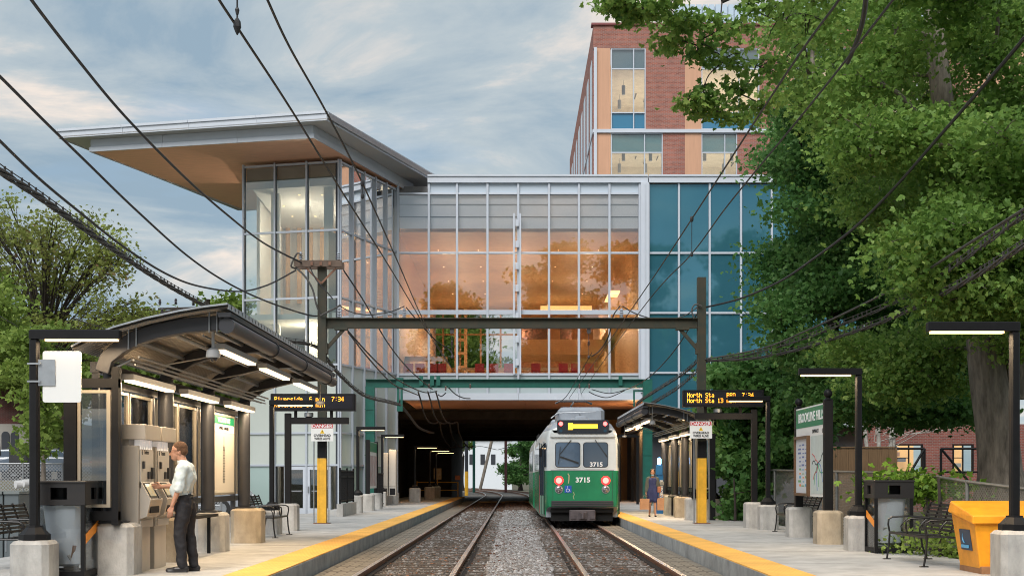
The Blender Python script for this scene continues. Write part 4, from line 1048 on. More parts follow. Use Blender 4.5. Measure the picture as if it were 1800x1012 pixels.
# green steel portal in front of the bridge
GD = 60.0
gp = thing('green_portal_frame', 'dark green steel portal in front of the bridge soffit holding feeder wires', 'gantry', (0, GD, PZ))
for (a, b_, y1_) in ((643, 659, 680), (1130, 1146, 668)):
    w0, w1_ = xc(a,GD), xc(b_,GD); m = MB(); zt_ = zc(y1_,GD)
    m.b(w0, w0+.05, GD-.2, GD+.2, -.1, zt_).b(w1_-.05, w1_, GD-.2, GD+.2, -.1, zt_).b(w0+.05, w1_-.05, GD-.19, GD-.15, -.1, zt_)
    for q in (720, 760, 800): m.b(w0-.03, w1_+.03, GD-.22, GD-.201, zc(q,GD), zc(q,GD)+.03)
    m.build('column', M['green_steel'], gp)
m = MB(); za, zb = zc(681,GD), zc(666.5,GD); x0_, x1_ = xc(643,GD), xc(1146,GD)
m.b(x0_, x1_, GD-.18, GD+.18, zb-.03, zb).b(x0_, x1_, GD-.18, GD+.18, za, za+.03).b(x0_, x1_, GD-.02, GD+.02, za+.03, zb-.03)
m.build('cross_beam', M['green_steel'], gp)
for v in (741, 760, 771, 1090): MB().b(xc(v,GD)-.09, xc(v,GD)+.09, GD-.25, GD-.185, zc(678,GD), zc(661,GD)).build('bracket', M['green_steel'], gp)
m = MB()
for v in (700, 706): m.b(xc(v,GD)-.05, xc(v,GD)+.05, GD-.1, GD+.1, zc(722,GD), za)
m.b(xc(697,GD), xc(709,GD), GD-.12, GD+.12, zc(680,GD), zc(664,GD)).b(xc(698,GD), xc(708,GD), GD-.101, GD+.101, zc(722.5,GD), zc(712,GD))
m.b(xc(1113,GD), xc(1116,GD), GD-.05, GD+.05, zc(714,GD), zc(685,GD)).b(xc(1116,GD), xc(1130,GD), GD-.05, GD+.05, zc(688,GD), zc(685,GD))
m.build('bracket', M['green_steel'], gp)
im = MB()
for v, yy in ((755,683),(784,687),(827,683),(1018,683),(1035,683)): insulator(xc(v,GD), GD-.3, zc(yy,GD), im, .22, .05)
im.build('insulator', mat('brown porcelain', (.16,.10,.09), .3), gp)

# ------------------------------------------------------------------ litter bins
BING = 'black framed litter bins with clear sides'
def bin_(x0, y0, label, side):
    """x0,y0: front corner nearest the camera and the left edge"""
    W, D_, H = .65, .65, 1.24; z = PZ; x1, y1 = x0+W, y0+D_
    t = thing('litter_bin', label, 'litter bin', (x0+W/2, y0+D_/2, z), BING)
    e = .05; fr = MB()
    for (a, b_) in ((x0,y0),(x1-e,y0),(x0,y1-e),(x1-e,y1-e)): fr.b(a, a+e, b_, b_+e, z, z+.93)
    fr.b(x0+e, x1-e, y0, y0+e, z+.02, z+.09).b(x0+e, x1-e, y1-e, y1, z+.02, z+.09).b(x0, x0+e, y0+e, y1-e, z+.02, z+.09).b(x1-e, x1, y0+e, y1-e, z+.02, z+.09).b(x0+.02, x1-.02, y0+.02, y1-.02, z+.03, z+.06)
    fr.build('frame', M['black'], t)
    # hood with openings on four sides
    hd = MB(); h0, h1, q0, q1 = z+.93, z+H, z+1.0, z+1.15; c = (x0+x1)/2; o_ = .105; tk = .02; cy = (y0+y1)/2
    for (ya_, yb_) in ((y0-.01,y0+tk),(y1-tk,y1+.01)):
        hd.b(x0-.01, c-o_, ya_, yb_, h0, h1-.03).b(c+o_, x1+.01, ya_, yb_, h0, h1-.03).b(c-o_, c+o_, ya_, yb_, h0, q0).b(c-o_, c+o_, ya_, yb_, q1, h1-.03)
    for (xa_, xb_) in ((x0-.012,x0+tk),(x1-tk,x1+.012)):
        hd.b(xa_, xb_, y0+tk, cy-o_, h0, h1-.03).b(xa_, xb_, cy+o_, y1-tk, h0, h1-.03).b(xa_, xb_, cy-o_, cy+o_, h0, q0).b(xa_, xb_, cy-o_, cy+o_, q1, h1-.03)
    hd.cb(x0-.025, x1+.025, y0-.025, y1+.025, h1-.03, h1, .012)
    hd.build('hood', mat('dark brown black hood', (.018,.016,.016), .4), t)
    pn = MB()
    for f_ in ((x0+e, x1-e, y0+.02, y0+.026),(x0+e, x1-e, y1-.026, y1-.02)): pn.b(*f_, z+.09, z+.93)
    for f_ in ((x0+.02, x0+.026),(x1-.026, x1-.02)): pn.b(*f_, y0+e, y1-e, z+.09, z+.93)
    pn.build('clear_panel', M['glass_bin'], t)
    bg_ = MB(); n = 20; ring = []
    for k, (zz0, rr) in enumerate(((z+.14,.14),(z+.17,.2),(z+.35,.225),(z+.6,.255),(z+.92,.285))):
        for i in range(n):
            a = 2*math.pi*i/n; sq = 1/max(abs(math.cos(a)), abs(math.sin(a)))**.6
            rr2 = rr*sq*(1+.05*math.sin(i*5+k)); bg_.v.append((c+rr2*math.cos(a)*.93, cy+rr2*math.sin(a)*.93, zz0))
    for k in range(4):
        for i in range(n): bg_.f.append((k*n+i, k*n+(i+1)%n, (k+1)*n+(i+1)%n, (k+1)*n+i))
    bg_.f.append(tuple(range(n))[::-1]); bg_.m = [0]*len(bg_.f)
    bg_.build('liner_bag', M['bag'], t, smooth=True)
    tr = MB()
    for k in range(16):
        a, b_ = c+random.uniform(-.16,.16), cy+random.uniform(-.16,.16); tr.use(k % 3); s_ = random.uniform(.04,.09); tr.beam((a,b_,z+.18+random.random()*.15), (a+random.uniform(-.08,.08), b_+random.uniform(-.08,.08), z+.26+random.random()*.2), s_, s_*.6)
    tr.build('litter', [mat('paper litter', (.5,.48,.45), .8), mat('brown litter', (.25,.13,.08), .8), mat('dark litter', (.06,.06,.09), .7)], t)
    sx = x0+.018 if side < 0 else x1-.018
    st = MB()
    st.ext([(sx, y0+.06, z+.42),(sx, y1-.06, z+.60),(sx, y1-.06, z+.72),(sx, y0+.06, z+.54)], (-.003 if side < 0 else .003, 0, 0))
    st.build('stripe', mat('orange stripe', (.85,.30,.03), .5), t)
    return t
M['glass_bin'] = glass_mat('clear plastic', (.90,.92,.93), refl=.05)
def bagmat():
    m = mat('translucent white bag', (.74,.77,.82), .45); nt = m.node_tree; b = nt.nodes['Principled BSDF']; o = nt.nodes['Material Output']
    tr = nt.nodes.new('ShaderNodeBsdfTransparent'); mx = nt.nodes.new('ShaderNodeMixShader'); mx.inputs[0].default_value = .95
    nt.links.new(tr.outputs[0], mx.inputs[1]); nt.links.new(b.outputs[0], mx.inputs[2]); nt.links.new(mx.outputs[0], o.inputs[0]); return m
M['bag'] = bagmat()
bin_(xc(148.5,16.25)-.65, 16.25, 'litter bin behind the nearest left lamp, with a papery bag inside', 1)
bin_(xc(1538,21.64), 21.64, 'litter bin beside the right platform bench and behind the yellow salt box', -1)
bin_(xc(1212,44), 44, 'litter bin half hidden behind the yellow based pole on the right', -1)

# ------------------------------------------------------------------ benches
BENG = 'black metal slatted platform benches'
def bench(xf, y0, y1, face, label):
    """xf: x of the front legs, face -1 looks to -X; seat from y0 to y1"""
    s = -face; z = PZ; t = thing('platform_bench', label, 'bench', (xf+s*.3, (y0+y1)/2, z), BENG)
    X = lambda d: xf+s*d
    st = MB()
    for k in range(9):
        d = .02+k*.052; zz_ = z+.44-.02*math.sin(k/8*math.pi)-(.03 if k == 8 else 0)
        st.b(X(d), X(d+.035), y0+.03, y1-.03, zz_-.006, zz_)
    st.b(X(.0), X(.03), y0+.03, y1-.03, z+.405, z+.44)
    st.build('seat', M['bench'], t)
    bk_ = MB()
    for k in range(8):
        zz_ = z+.50+k*.052; d = .50+k*.022; bk_.beam((X(d), y0+.03, zz_), (X(d), y1-.03, zz_), .008, .036)
    n = 4
    for k in range(n+1):
        yy = y0+.03+(y1-y0-.06)*k/n; bk_.beam((X(.505), yy, z+.47), (X(.67), yy, z+.90), .03, .008, up=(0,1,0))
    bk_.build('backrest', M['bench'], t)
    for yy in (y0+.015, (y0+y1)/2, y1-.015):
        lg = MB()
        if abs(yy-(y0+y1)/2) > .2:
            lg.tube([(X(-.03),yy,z+.015),(X(.0),yy,z+.2),(X(.015),yy,z+.42)], .016, 8); lg.tube([(X(.60),yy,z+.015),(X(.53),yy,z+.2),(X(.49),yy,z+.43)], .016, 8)
            lg.cb(X(-.09), X(.03), yy-.03, yy+.03, z, z+.015, .004).cb(X(.55), X(.68), yy-.03, yy+.03, z, z+.015, .004)
        lg.tube([(X(.015),yy,z+.42),(X(-.01),yy,z+.55),(X(.0),yy,z+.63),(X(.06),yy,z+.665),(X(.3),yy,z+.675),(X(.56),yy,z+.66)], .015, 8)
        lg.tube([(X(.2),yy,z+.44),(X(.19),yy,z+.52),(X(.24),yy,z+.60),(X(.30),yy,z+.66)], .010, 6)
        lg.tube([(X(.015),yy,z+.425),(X(.49),yy,z+.425)], .012, 6)
        lg.build('leg_frame' if abs(yy-(y0+y1)/2) > .2 else 'armrest', M['bench'], t, smooth=True)
    return t
M['bench'] = mat('black bench steel', (.020,.019,.019), .35, metal=.4, var=.2, vscale=9)
bench(5.9, 18.3, 20.15, -1, 'metal bench on the right between the yellow salt box and the litter bin')
bench(6.25, 28.6, 30.5, -1, 'metal bench half hidden behind the BROOKLINE HILLS map board')
bench(-5.1, 27.2, 28.95, 1, 'metal bench seen end on beyond the left shelter')
bench(5.75, 47.0, 48.8, -1, 'metal bench beside the blue emergency phone in the right shelter')
bench(-6.75, 17.6, 19.4, 1, 'grey armed bench at the far left edge before the grey cabinet')
# grey utility cabinets at the left edge
for i, (a, b_, lb) in enumerate(((-20, 5, 'left of two grey utility cabinets at the left edge'), (7, 33, 'right of two grey utility cabinets at the left edge'))):
    D_ = 21.0; t = thing('utility_cabinet', lb, 'utility cabinet', (xc((a+b_)/2,D_), D_, .02), 'grey utility cabinets')
    MB().cb(xc(a,D_), xc(b_,D_), D_, D_+.5, .02, zc(868,D_), .01).build('body', mat('grey green cabinet', (.10,.12,.13), .5), t)
    MB().b(xc(a,D_)-.02, xc(b_,D_)+.02, D_-.03, D_+.52, zc(867.9,D_), zc(863,D_)).build('lid', mat('grey cabinet lid', (.16,.18,.18), .5), t)
    MB().b(xc(a,D_)+.03, xc(a,D_)+.045, D_-.012, D_-.001, .3, .5).build('handle', M['steel'], t)

# ------------------------------------------------------------------ yellow salt box on timber skids
t = thing('salt_box', 'yellow plastic salt bin with slanting lid on timber skids', 'grit bin', (6.5, 17.3, PZ))
yA, yB = 16.95, 17.85; x0_, x1_ = 6.10, 7.45; z = PZ+.06
Yl = mat('yellow plastic', (.80,.32,.012), .5, var=.16, vscale=5, bump=.05, bscale=80)
b_ = MB()
vs = [(x0_+.10,yA+.06,z),(x1_-.10,yA+.06,z),(x1_-.10,yB-.06,z),(x0_+.10,yB-.06,z),(x0_,yA,z+.62),(x1_,yA,z+.62),(x1_,yB,z+.72),(x0_,yB,z+.72)]
b_.add(vs, [(0,3,2,1),(4,5,6,7),(0,1,5,4),(1,2,6,5),(2,3,7,6),(3,0,4,7)])
for k in range(3): b_.b(x0_+.30+k*.34, x0_+.36+k*.34, yA-.005, yA+.07, z+.08, z+.55)
b_.build('body', Yl, t, bevel=.02)
ld = MB(); e = .04
vs = [(x0_-e,yA-e,z+.60),(x1_+e,yA-e,z+.60),(x1_+e,yB+e,z+.74),(x0_-e,yB+e,z+.74),(x0_-e,yA-e,z+.72),(x1_+e,yA-e,z+.72),(x1_+e-.03,yB+e-.03,z+.90),(x0_-e+.03,yB+e-.03,z+.90)]
ld.add(vs, [(0,3,2,1),(4,5,6,7),(0,1,5,4),(1,2,6,5),(2,3,7,6),(3,0,4,7)]); ld.build('lid', Yl, t, bevel=.02)
sk = MB()
for k in range(3): sk.cb(x0_+.1+k*.5, x0_+.26+k*.5, yA+.0, yB-.05, PZ, PZ+.10, .006)
sk.build('skid', mat('raw timber skid', (.30,.15,.07), .9, var=.2, vscale=6), t)
st = MB(); st.ext([(x0_+.058,yA+.22,z+.24),(x0_+.058,yA+.62,z+.24),(x0_+.022,yA+.62,z+.52),(x0_+.022,yA+.22,z+.52)], (-.012,0,0)); so = st.build('sticker', mat('dark sticker', (.03,.05,.09), .5), t)
st = MB(); st.tube([(x0_+.025,yA+.42+.1*math.sin(a),z+.41+.075*math.cos(a)) for a in np.linspace(.2,2.9,9)], .009, 5); st.b(x0_+.015,x0_+.035,yA+.3,yA+.55,z+.27,z+.31); st.build('sticker_print', mat('sticker blue', (.10,.35,.6), .5), so)

# ------------------------------------------------------------------ railing and cabinets, left far platform
t = thing('picket_railing', 'dark picket railing on a low concrete kerb before the glass tower', 'railing', (-5.7, 44, PZ))
MB().b(-5.85, -5.65, 42.3, 46.0, PZ-.02, PZ+.42).build('kerb_wall', M['block'], t)
m = MB()
for k in range(34): y_ = 42.45+k*.105; m.b(-5.77, -5.745, y_, y_+.022, PZ+.46, PZ+1.55)
for z_ in (.5, 1.3, 1.5): m.b(-5.775, -5.74, 42.4, 46, PZ+z_, PZ+z_+.04)
for y_ in (42.4, 44.2, 45.95): m.b(-5.79, -5.73, y_, y_+.06, PZ+.42, PZ+1.62)
m.build('pickets', M['black'], t)
t = thing('picket_railing', 'short dark railing behind the far left notice board', 'railing', (-5.9, 57, PZ))
m = MB()
for k in range(20): y_ = 55.5+k*.12; m.b(-5.92, -5.89, y_, y_+.025, PZ, PZ+1.5)
for z_ in (.1, 1.45): m.b(-5.925, -5.885, 55.5, 58, PZ+z_, PZ+z_+.05)
m.build('pickets', M['black'], t)
for i, (a, b_, top, lb) in enumerate(((672, 684, 796, 'shorter tan service cabinet by the tower base'), (685.5, 698.5, 790, 'taller tan service cabinet beside the bridge corner'))):
    D_ = 60.5; t = thing('service_cabinet', lb, 'utility cabinet', (xc((a+b_)/2,D_), D_, PZ+.4), 'tan service cabinets')
    MB().cb(xc(a,D_), xc(b_,D_), D_-.6, D_, PZ+.45, zc(top,D_), .02).build('body', M['tan_metal'], t)
    MB().b(xc(a,D_)+.03, xc(b_,D_)-.03, D_-.615, D_-.601, PZ+.9, zc(top,D_)-.1).build('door', M['tan_metal'], t)
    MB().b(xc(a,D_)+.05, xc(b_,D_)-.05, D_-.62, D_-.602, PZ+.5, PZ+.8).build('vent', M['black'], t)
# yellow barrier at the platform end
t = thing('end_barrier', 'yellow pipe barrier with two small notices at the far left platform end', 'barrier', (-4.8, 85.5, PZ))
D_ = 85.5; m = MB(); Yp = mat('orange yellow pipe', (.75,.38,.04), .5)
xs_ = [xc(v,D_) for v in (733, 769, 805)]
for x_ in xs_: m.tube([(x_,D_,PZ),(x_,D_,zc(845 if x_ == xs_[0] else (838 if x_ != xs_[2] else 846),D_))], .035, 8)
for z_ in (zc(847,D_), zc(861,D_)): m.tube([(xs_[0],D_,z_),(xs_[2],D_,z_)], .033, 8)
m.build('rails', Yp, t)
MB().b(xc(762.5,D_), xc(776,D_), D_-.06, D_-.04, zc(842,D_), zc(822.5,D_)).build('notice', mat('faded orange notice', (.55,.32,.16), .6, col2=(.7,.55,.35), vscale=5), t)
MB().b(xc(800,D_), xc(809.5,D_), D_-.06, D_-.04, zc(843,D_), zc(835,D_)).build('notice', mat('faded red notice', (.6,.2,.1), .6), t)
# yellow based pole beyond the underpass
t = thing('far_pole', 'dark pole with yellow base just beyond the underpass mouth', 'pole', (xc(820,125), 125, 0))
MB().tube([(xc(820,125),125,-.2),(xc(820,125),125,zc(828,125))], .18, 8).build('yellow_sleeve', M['yellow_paint'], t)
MB().tube([(xc(820,125),125,zc(828,125)),(xc(820,125),125,8)], .17, 8).build('pole', M['darkmull'], t)
for v, D_, lb, lean in ((843, 165, 'leaning grey utility pole beyond the underpass', 2.2), (889, 150, 'dark red steel pole beyond the underpass', 0), (833,150,'thin dark green pole beyond the underpass',0)):
    tag(MB().tube([(xc(v,D_),D_,-.2),(xc(v,D_)+lean,D_,9)], .2 if lean else .16, 8).build('utility_pole', M['bark'] if lean else (mat('dark red steel', (.10,.03,.03), .6) if v == 889 else M['green_steel'])), lb, 'pole')

# emergency phone
t = thing('emergency_phone', 'blue emergency phone pillar with lit blue lamp beside the right shelter', 'emergency phone', (xc(1160,46), 46, PZ))
D_ = 46; x0_, x1_ = xc(1154.5,D_), xc(1166,D_)
Bl = mat('blue enamel', (.01,.14,.42), .35)
MB().cb(x0_, x1_, D_, D_+.2, PZ, zc(834,D_), .01).build('lower_body', Bl, t)
MB().cb(x0_-.02, x1_-.03, D_-.02, D_+.2, zc(833.9,D_), zc(816,D_), .01).build('upper_body', Bl, t)
text_obj('lettering', 'EMERGENCY', .15, M['text_white'], t, (x1_-.075, D_-.006, zc(864,D_)), rot=(R(90),R(90),0), bold=.003)
MB().lathe([(.05,zc(816,D_)),(.07,zc(814,D_)),(.07,zc(806,D_)),(.03,zc(804,D_))], (x0_+x1_)/2-.02, D_+.08, 12).build('beacon', mat('lit blue beacon', (.2,.5,1), .3, emit=(.12,.45,1), estr=18), t)
MB().b(x0_-.03, x1_+.02, D_-.05, D_-.001, zc(852,D_), zc(846,D_)).build('speaker_grille', M['steel'], t)
# ------------------------------------------------------------------ platform shelters
M['deck'] = mat('corrugated steel deck', (.27,.25,.22), .42, metal=.4, var=.12, vscale=3)
M['shelter'] = mat('dark grey shelter steel', (.040,.041,.047), .4, metal=.2, var=.12, vscale=4)
def shelter(mir, dy, dxo, dz, label, side):
    """built at the left; mir mirrors x; dy shifts along the platform"""
    t = thing('platform_shelter', label, 'shelter', ((mir-(-5.2)) if mir is not None else -5.2, 21+dy, PZ), 'curved roof platform shelters')
    def mk():
        m = MB(); m.mir = mir; return m
    zz = lambda v: CAMZ+v+dz
    Y0, Y1 = 16.4+dy, 26.2+dy
    cols = [17.0+dy, 19.6+dy, 22.3+dy, 25.3+dy]
    CX = -5.33
    # roof deck: corrugated sheet following an arc
    prof = [(-5.66,1.64),(-5.45,1.75),(-5.13,1.885),(-4.72,2.00),(-4.28,2.095),(-3.95,2.15),(-3.66,2.185)]
    m = mk(); st = .11; n = int((Y1-Y0)/st)*4; prs = []
    for i in range(n+1):
        y = Y0+i*st/4; ph = i % 4; h = .028 if ph in (1,2) else 0
        for (x, z) in prof: m.v.append((x, y, zz(z)+h))
    k = len(prof)
    for i in range(n):
        for j_ in range(k-1): m.f.append((i*k+j_, i*k+j_+1, (i+1)*k+j_+1, (i+1)*k+j_)); m.m.append(0)
    o = m.build('roof_deck', M['deck'], t)
    # thin roof skin above
    m = mk()
    for i in range(k-1):
        (xa, za), (xb, zb) = prof[i], prof[i+1]
        m.ext([(xa,Y0-.04,zz(za)+.032),(xb,Y0-.04,zz(zb)+.032),(xb,Y0-.04,zz(zb)+.055),(xa,Y0-.04,zz(za)+.055)], (0,Y1-Y0+.08,0))
    m.build('roof_skin', M['steel'], t)
    m = mk()
    for i in range(int((Y1-Y0)/.22)):
        y = Y0+i*.22; m.ext([(-3.665,y,zz(2.165)),(-3.665,y+.22,zz(2.165)),(-3.665,y+.22,zz(2.175)),(-3.665,y+.19,zz(2.175)),(-3.665,y+.14,zz(2.235)),(-3.665,y+.03,zz(2.235)),(-3.665,y,zz(2.175))], (.006,0,0))
    m.build('eave_flashing', M['flash'], t)
    # curved beams at every column
    arc = [(-5.36,1.38),(-5.30,1.56),(-5.13,1.70),(-4.93,1.82),(-4.66,1.91),(-4.28,1.985),(-3.95,2.01),(-3.78,2.02)]
    for y in [Y0+.30]+[c for c in cols[1:]]+[]:
        m = mk()
        for (xa, za), (xb, zb) in zip(arc[:-1], arc[1:]):
            pass
        pts = [(x, y, zz(z)) for x, z in arc]
        # rectangular section sweep
        vs = []; 
        for i, p in enumerate(pts):
            a = Vector(pts[max(0,i-1)]); b_ = Vector(pts[min(len(pts)-1,i+1)]); d = (b_-a).normalized(); nn = Vector((-d.z,0,d.x)); h = .095
            for s_, o_ in ((-1,-.07),(-1,.07),(1,.07),(1,-.07)): q = Vector(p)+nn*h*s_; vs.append((q.x, q.y+o_, q.z))
        fs = [(i*4+a, i*4+(a+1)%4, (i+1)*4+(a+1)%4, (i+1)*4+a) for i in range(len(pts)-1) for a in range(4)]+[(3,2,1,0), tuple(range(len(vs)-4,len(vs)))]
        m.add(vs, fs); m.build('curved_beam', M['shelter'], t, bevel=.012)
    # beam straps
    for x, z in ((-5.0,1.79),(-4.9,1.83),(-3.95,2.01),(-3.85,2.015)):
        m = mk(); m.tube([(x,Y0+.21,zz(z)-.12),(x,Y0+.21,zz(z)+.15)], .012, 6); m.build('beam_strap', M['steel'], t)
    # eave pipe beam and brackets
    m = mk(); m.tube([(-3.70,Y0+.1,zz(1.965)),(-3.70,Y1-.1,zz(1.965))], .105, 14); m.build('eave_pipe', M['shelter'], t, smooth=True)
    m = mk(); m.b(-3.80,-3.64,Y0+.05,Y1-.05,zz(2.07),zz(2.13))
    for c in (19.6+dy,22.3+dy,25.3+dy): m.tube([(-3.70,c-.03,zz(1.965)),(-3.70,c+.03,zz(1.965))], .122, 14)
    m.build('eave_bracket', M['shelter'], t)
    m = mk()
    for x, z in ((-4.15,2.035),(-4.62,1.95),(-5.05,1.83)): m.tube([(x,Y0+.38,zz(z)),(x,Y1-.2,zz(z))], .035, 8)
    m.build('purlin', M['steel'], t, smooth=True)
    m = mk()
    for x, z, r in ((-4.95,1.60,.016),(-5.02,1.56,.016),(-5.09,1.52,.02),(-5.0,1.50,.012),(-4.1,1.88,.014)): m.tube([(x,Y0+.5,zz(z)),(x,Y1-.4,zz(z))], r, 6)
    for y in (18.2,21,24): m.tube([(-5.0,y+dy,zz(1.6)),(-4.5,y+dy+.2,zz(1.72)),(-4.0,y+dy+.3,zz(1.85))], .012, 6)
    m.tube([(-5.28,Y0+.3,zz(1.2)),(-5.2,Y0+.35,zz(1.45)),(-5.05,Y0+.5,zz(1.56))], .016, 6)
    m.build('conduit', M['steel'], t, smooth=True)
    # columns
    for i, c in enumerate(cols):
        m = mk(); bw_ = .52 if i < 3 else .60
        block_mb(CX+.08, c, PZ-.02, .70, bw_, mb=m); m.build('base_block', M['block'] if i % 2 == 0 else M['block_tan'], t)
        m = mk(); m.lathe([(.19,PZ+.68),(.19,PZ+.71),(.11,PZ+.715),(.118,PZ+.72),(.118,zz(1.52))], CX, c, 20)
        m.b(CX-.2,CX+.2,c-.2,c+.2,PZ+.681,PZ+.70)
        m.build('column', M['shelter'], t, smooth=True)
    # wall frame
    WX = -5.55; zb, zt_ = 1.5-.34, 1.5+1.24
    m = mk(); m.b(WX-.05,WX+.05,cols[0],cols[3]+.9,zt_,zt_+.09); m.b(WX-.04,WX+.04,cols[0],cols[3]+.9,zb-.10,zb); m.b(WX-.06,WX+.06,cols[0]-.05,cols[3]+.9,zt_+.16,zt_+.30)
    for c in cols+[cols[3]+.85]: m.b(WX-.045,WX+.045,c-.03,c+.03,PZ+.2,zt_+.29)
    m.build('wall_frame', M['shelter'], t)
    bays = [(cols[0],cols[1]),(cols[1],cols[2]),(cols[2],cols[3]),(cols[3],cols[3]+.85)]
    for bi, (a, b_) in enumerate(bays):
        nW = 2 if bi < 3 else 1; a += .12; b_ -= .10
        for q in range(nW):
            p0 = a+(b_-a)*q/nW+.03; p1 = a+(b_-a)*(q+1)/nW-.03
            if side < 0 and bi == 2: p0, p1 = ((a, a+.85), (a+.95, b_))[q]
            fr = mk(); e = .04
            fr.b(WX+.0,WX+.055,p0,p0+e,zb+.03,zt_-.03).b(WX+.0,WX+.055,p1-e,p1,zb+.03,zt_-.03).b(WX+.0,WX+.055,p0+e,p1-e,zb+.03,zb+.03+e).b(WX+.0,WX+.055,p0+e,p1-e,zt_-.03-e,zt_-.03)
            wn = fr.build('window', mat('champagne frame', (.42,.37,.30), .4, metal=.4) if False else M['champ'], t)
            if side < 0 and bi == 2 and q == 1:
                b2 = mk(); b2.b(WX+.03,WX+.05,p0+e,p1-e,zb+.07,zt_-.38); b2.build('map_sheet', mat('line map sheet', (.66,.62,.54), .5), wn)
                b2 = mk(); b2.b(WX+.03,WX+.052,p0+e,p1-e,zt_-.22,zt_-.075); b2.build('header_panel', M['sign_green'], wn)
                b2 = mk(); b2.b(WX+.03,WX+.05,p0+e,p1-e,zt_-.375,zt_-.225); b2.build('name_strip', M['white_sign'], wn)
                cy = (p0+p1)/2
                text_obj('lettering', 'BROOKLINE HILLS', .125, M['text_white'], wn, (WX+.055, cy, zt_-.147), rot=(R(90),0,R(90)), bold=.003, sx=1.0)
                text_obj('lettering', 'TAPPAN ST - D RIVERSIDE', .075, M['text_black'], wn, (WX+.053, cy, zt_-.30), rot=(R(90),0,R(90)), bold=.001, sx=.95)
                l_ = mk()
                for dd in (-.07,.0,.07): l_.b(WX+.051,WX+.054,cy+dd,cy+dd+.012,zb+.25,zt_-.75)
                for kk in range(14): l_.b(WX+.051,WX+.054,cy-.08,cy+.1,zb+.27+kk*.05,zb+.277+kk*.05)
                l_.b(WX+.051,WX+.054,cy,cy+.012,zt_-.76,zt_-.45); l_.beam((WX+.052,cy+.006,zt_-.6),(WX+.052,cy+.08,zt_-.75),.004,.012); l_.beam((WX+.052,cy+.006,zt_-.6),(WX+.052,cy-.07,zt_-.75),.004,.012)
                l_.build('route_lines', M['text_black'], wn)
            else:
                b2 = mk(); b2.b(WX+.02,WX+.026,p0+e,p1-e,zb+.07,zt_-.07); b2.build('pane', M['glass_dark'], wn)
    # end wall
    ye = cols[0]-.28; m = mk()
    m.b(-5.86,-5.70,ye-.06,ye+.06,PZ+.0,zz(1.28)).b(-5.24,-5.15,ye-.05,ye+.05,PZ+.66,zz(1.45)).b(-5.86,-5.15,ye-.055,ye+.055,zz(1.18),zz(1.30)).b(-5.86,-5.15,ye-.055,ye+.055,PZ+.72,PZ+.84)
    m.build('end_frame', M['black'], t)
    fr = mk(); fr.b(-5.69,-5.65,ye-.03,ye+.03,zz(-.38),zz(1.15)).b(-5.31,-5.26,ye-.03,ye+.03,zz(-.38),zz(1.15)).b(-5.65,-5.31,ye-.03,ye+.03,zz(-.38),zz(-.34)).b(-5.65,-5.31,ye-.03,ye+.03,zz(1.11),zz(1.15))
    wn = fr.build('window', M['champ'], t); b2 = mk(); b2.b(-5.65,-5.31,ye,ye+.006,zz(-.34),zz(1.11)); b2.build('pane', M['glass_dark'], wn)
    # lights
    for (x, z, ys) in ((-5.17,1.32,(17.15,20.05,23.1)), (-3.93,1.72,(17.1,20.0,23.1))):
        for y in ys:
            y += dy; Ls = 2.15
            m = mk(); m.b(x-.075,x+.075,y,y+Ls,zz(z)-.0,zz(z)+.075)
            fx_ = m.build('light_fixture', M['fixture'], t)
            m = mk(); m.b(x-.055,x+.06,y+.03,y+Ls-.03,zz(z)-.03,zz(z)-.001); m.build('diffuser', M['tube_lit'], fx_)
            xx = (mir-x) if mir is not None else x
            d = bpy.data.lights.new('shelter_light', 'AREA'); d.shape = 'RECTANGLE'; d.size = .12; d.size_y = Ls; d.energy = 38; d.color = (1,.74,.46)
            o = bpy.data.objects.new('shelter_light', d); COL.objects.link(o); o.parent = t; o.location = Vector((xx, y+Ls/2, zz(z)-.04))-t.location
    # perch rail and lower bench inside
    m = mk(); m.b(-5.30,-5.05,cols[1]+.25,cols[1]+2.3,PZ+.62,PZ+.67)
    for y in (cols[1]+.35, cols[1]+2.1): m.b(-5.2,-5.15,y,y+.05,PZ,PZ+.62)
    m.build('perch_seat', M['black'], t)
    # dome camera
    m = mk(); xd, yd = -3.98, Y0+.55
    m.tube([(xd,yd,zz(1.93)),(xd,yd,zz(1.70))], .022, 8).lathe([(.03,zz(1.73)),(.085,zz(1.69)),(.095,zz(1.62)),(.09,zz(1.595))], xd, yd, 16)
    cm = m.build('dome_camera', mat('light grey camera housing', (.50,.52,.54), .4), t, smooth=True)
    m = mk(); m.ell((xd,yd,zz(1.595)), (.06,.06,.055), 14, 8); m.build('camera_dome', mat('smoked dome', (.03,.03,.035), .08, spec=.8), cm, smooth=True)
    m = mk(); m.lathe([(.06,zz(1.47)),(.09,zz(1.5)),(.09,zz(1.54)),(.05,zz(1.56))], -3.9, cols[3]+.5, 12); m.b(-3.91,-3.89,cols[3]+.49,cols[3]+.51,zz(1.56),zz(1.9)); m.build('sensor', M['fixture'], t)
    return t
M['flash'] = mat('pale zinc flashing', (.60,.64,.68), .4, metal=.3)
M['champ'] = mat('champagne window frame', (.45,.40,.32), .35, metal=.5)
M['fixture'] = mat('light grey fixture', (.42,.42,.42), .5)
M['tube_lit'] = mat('lit tube diffuser', (1,.85,.6), .5, emit=(1,.76,.47), estr=2.0)
shelter(None, 0, 0, 0, 'curved roof shelter on the left platform over the ticket machines', -1)
shelter(.25, 22.1, 0, .05, 'curved roof shelter on the right platform behind the walking woman', 1)

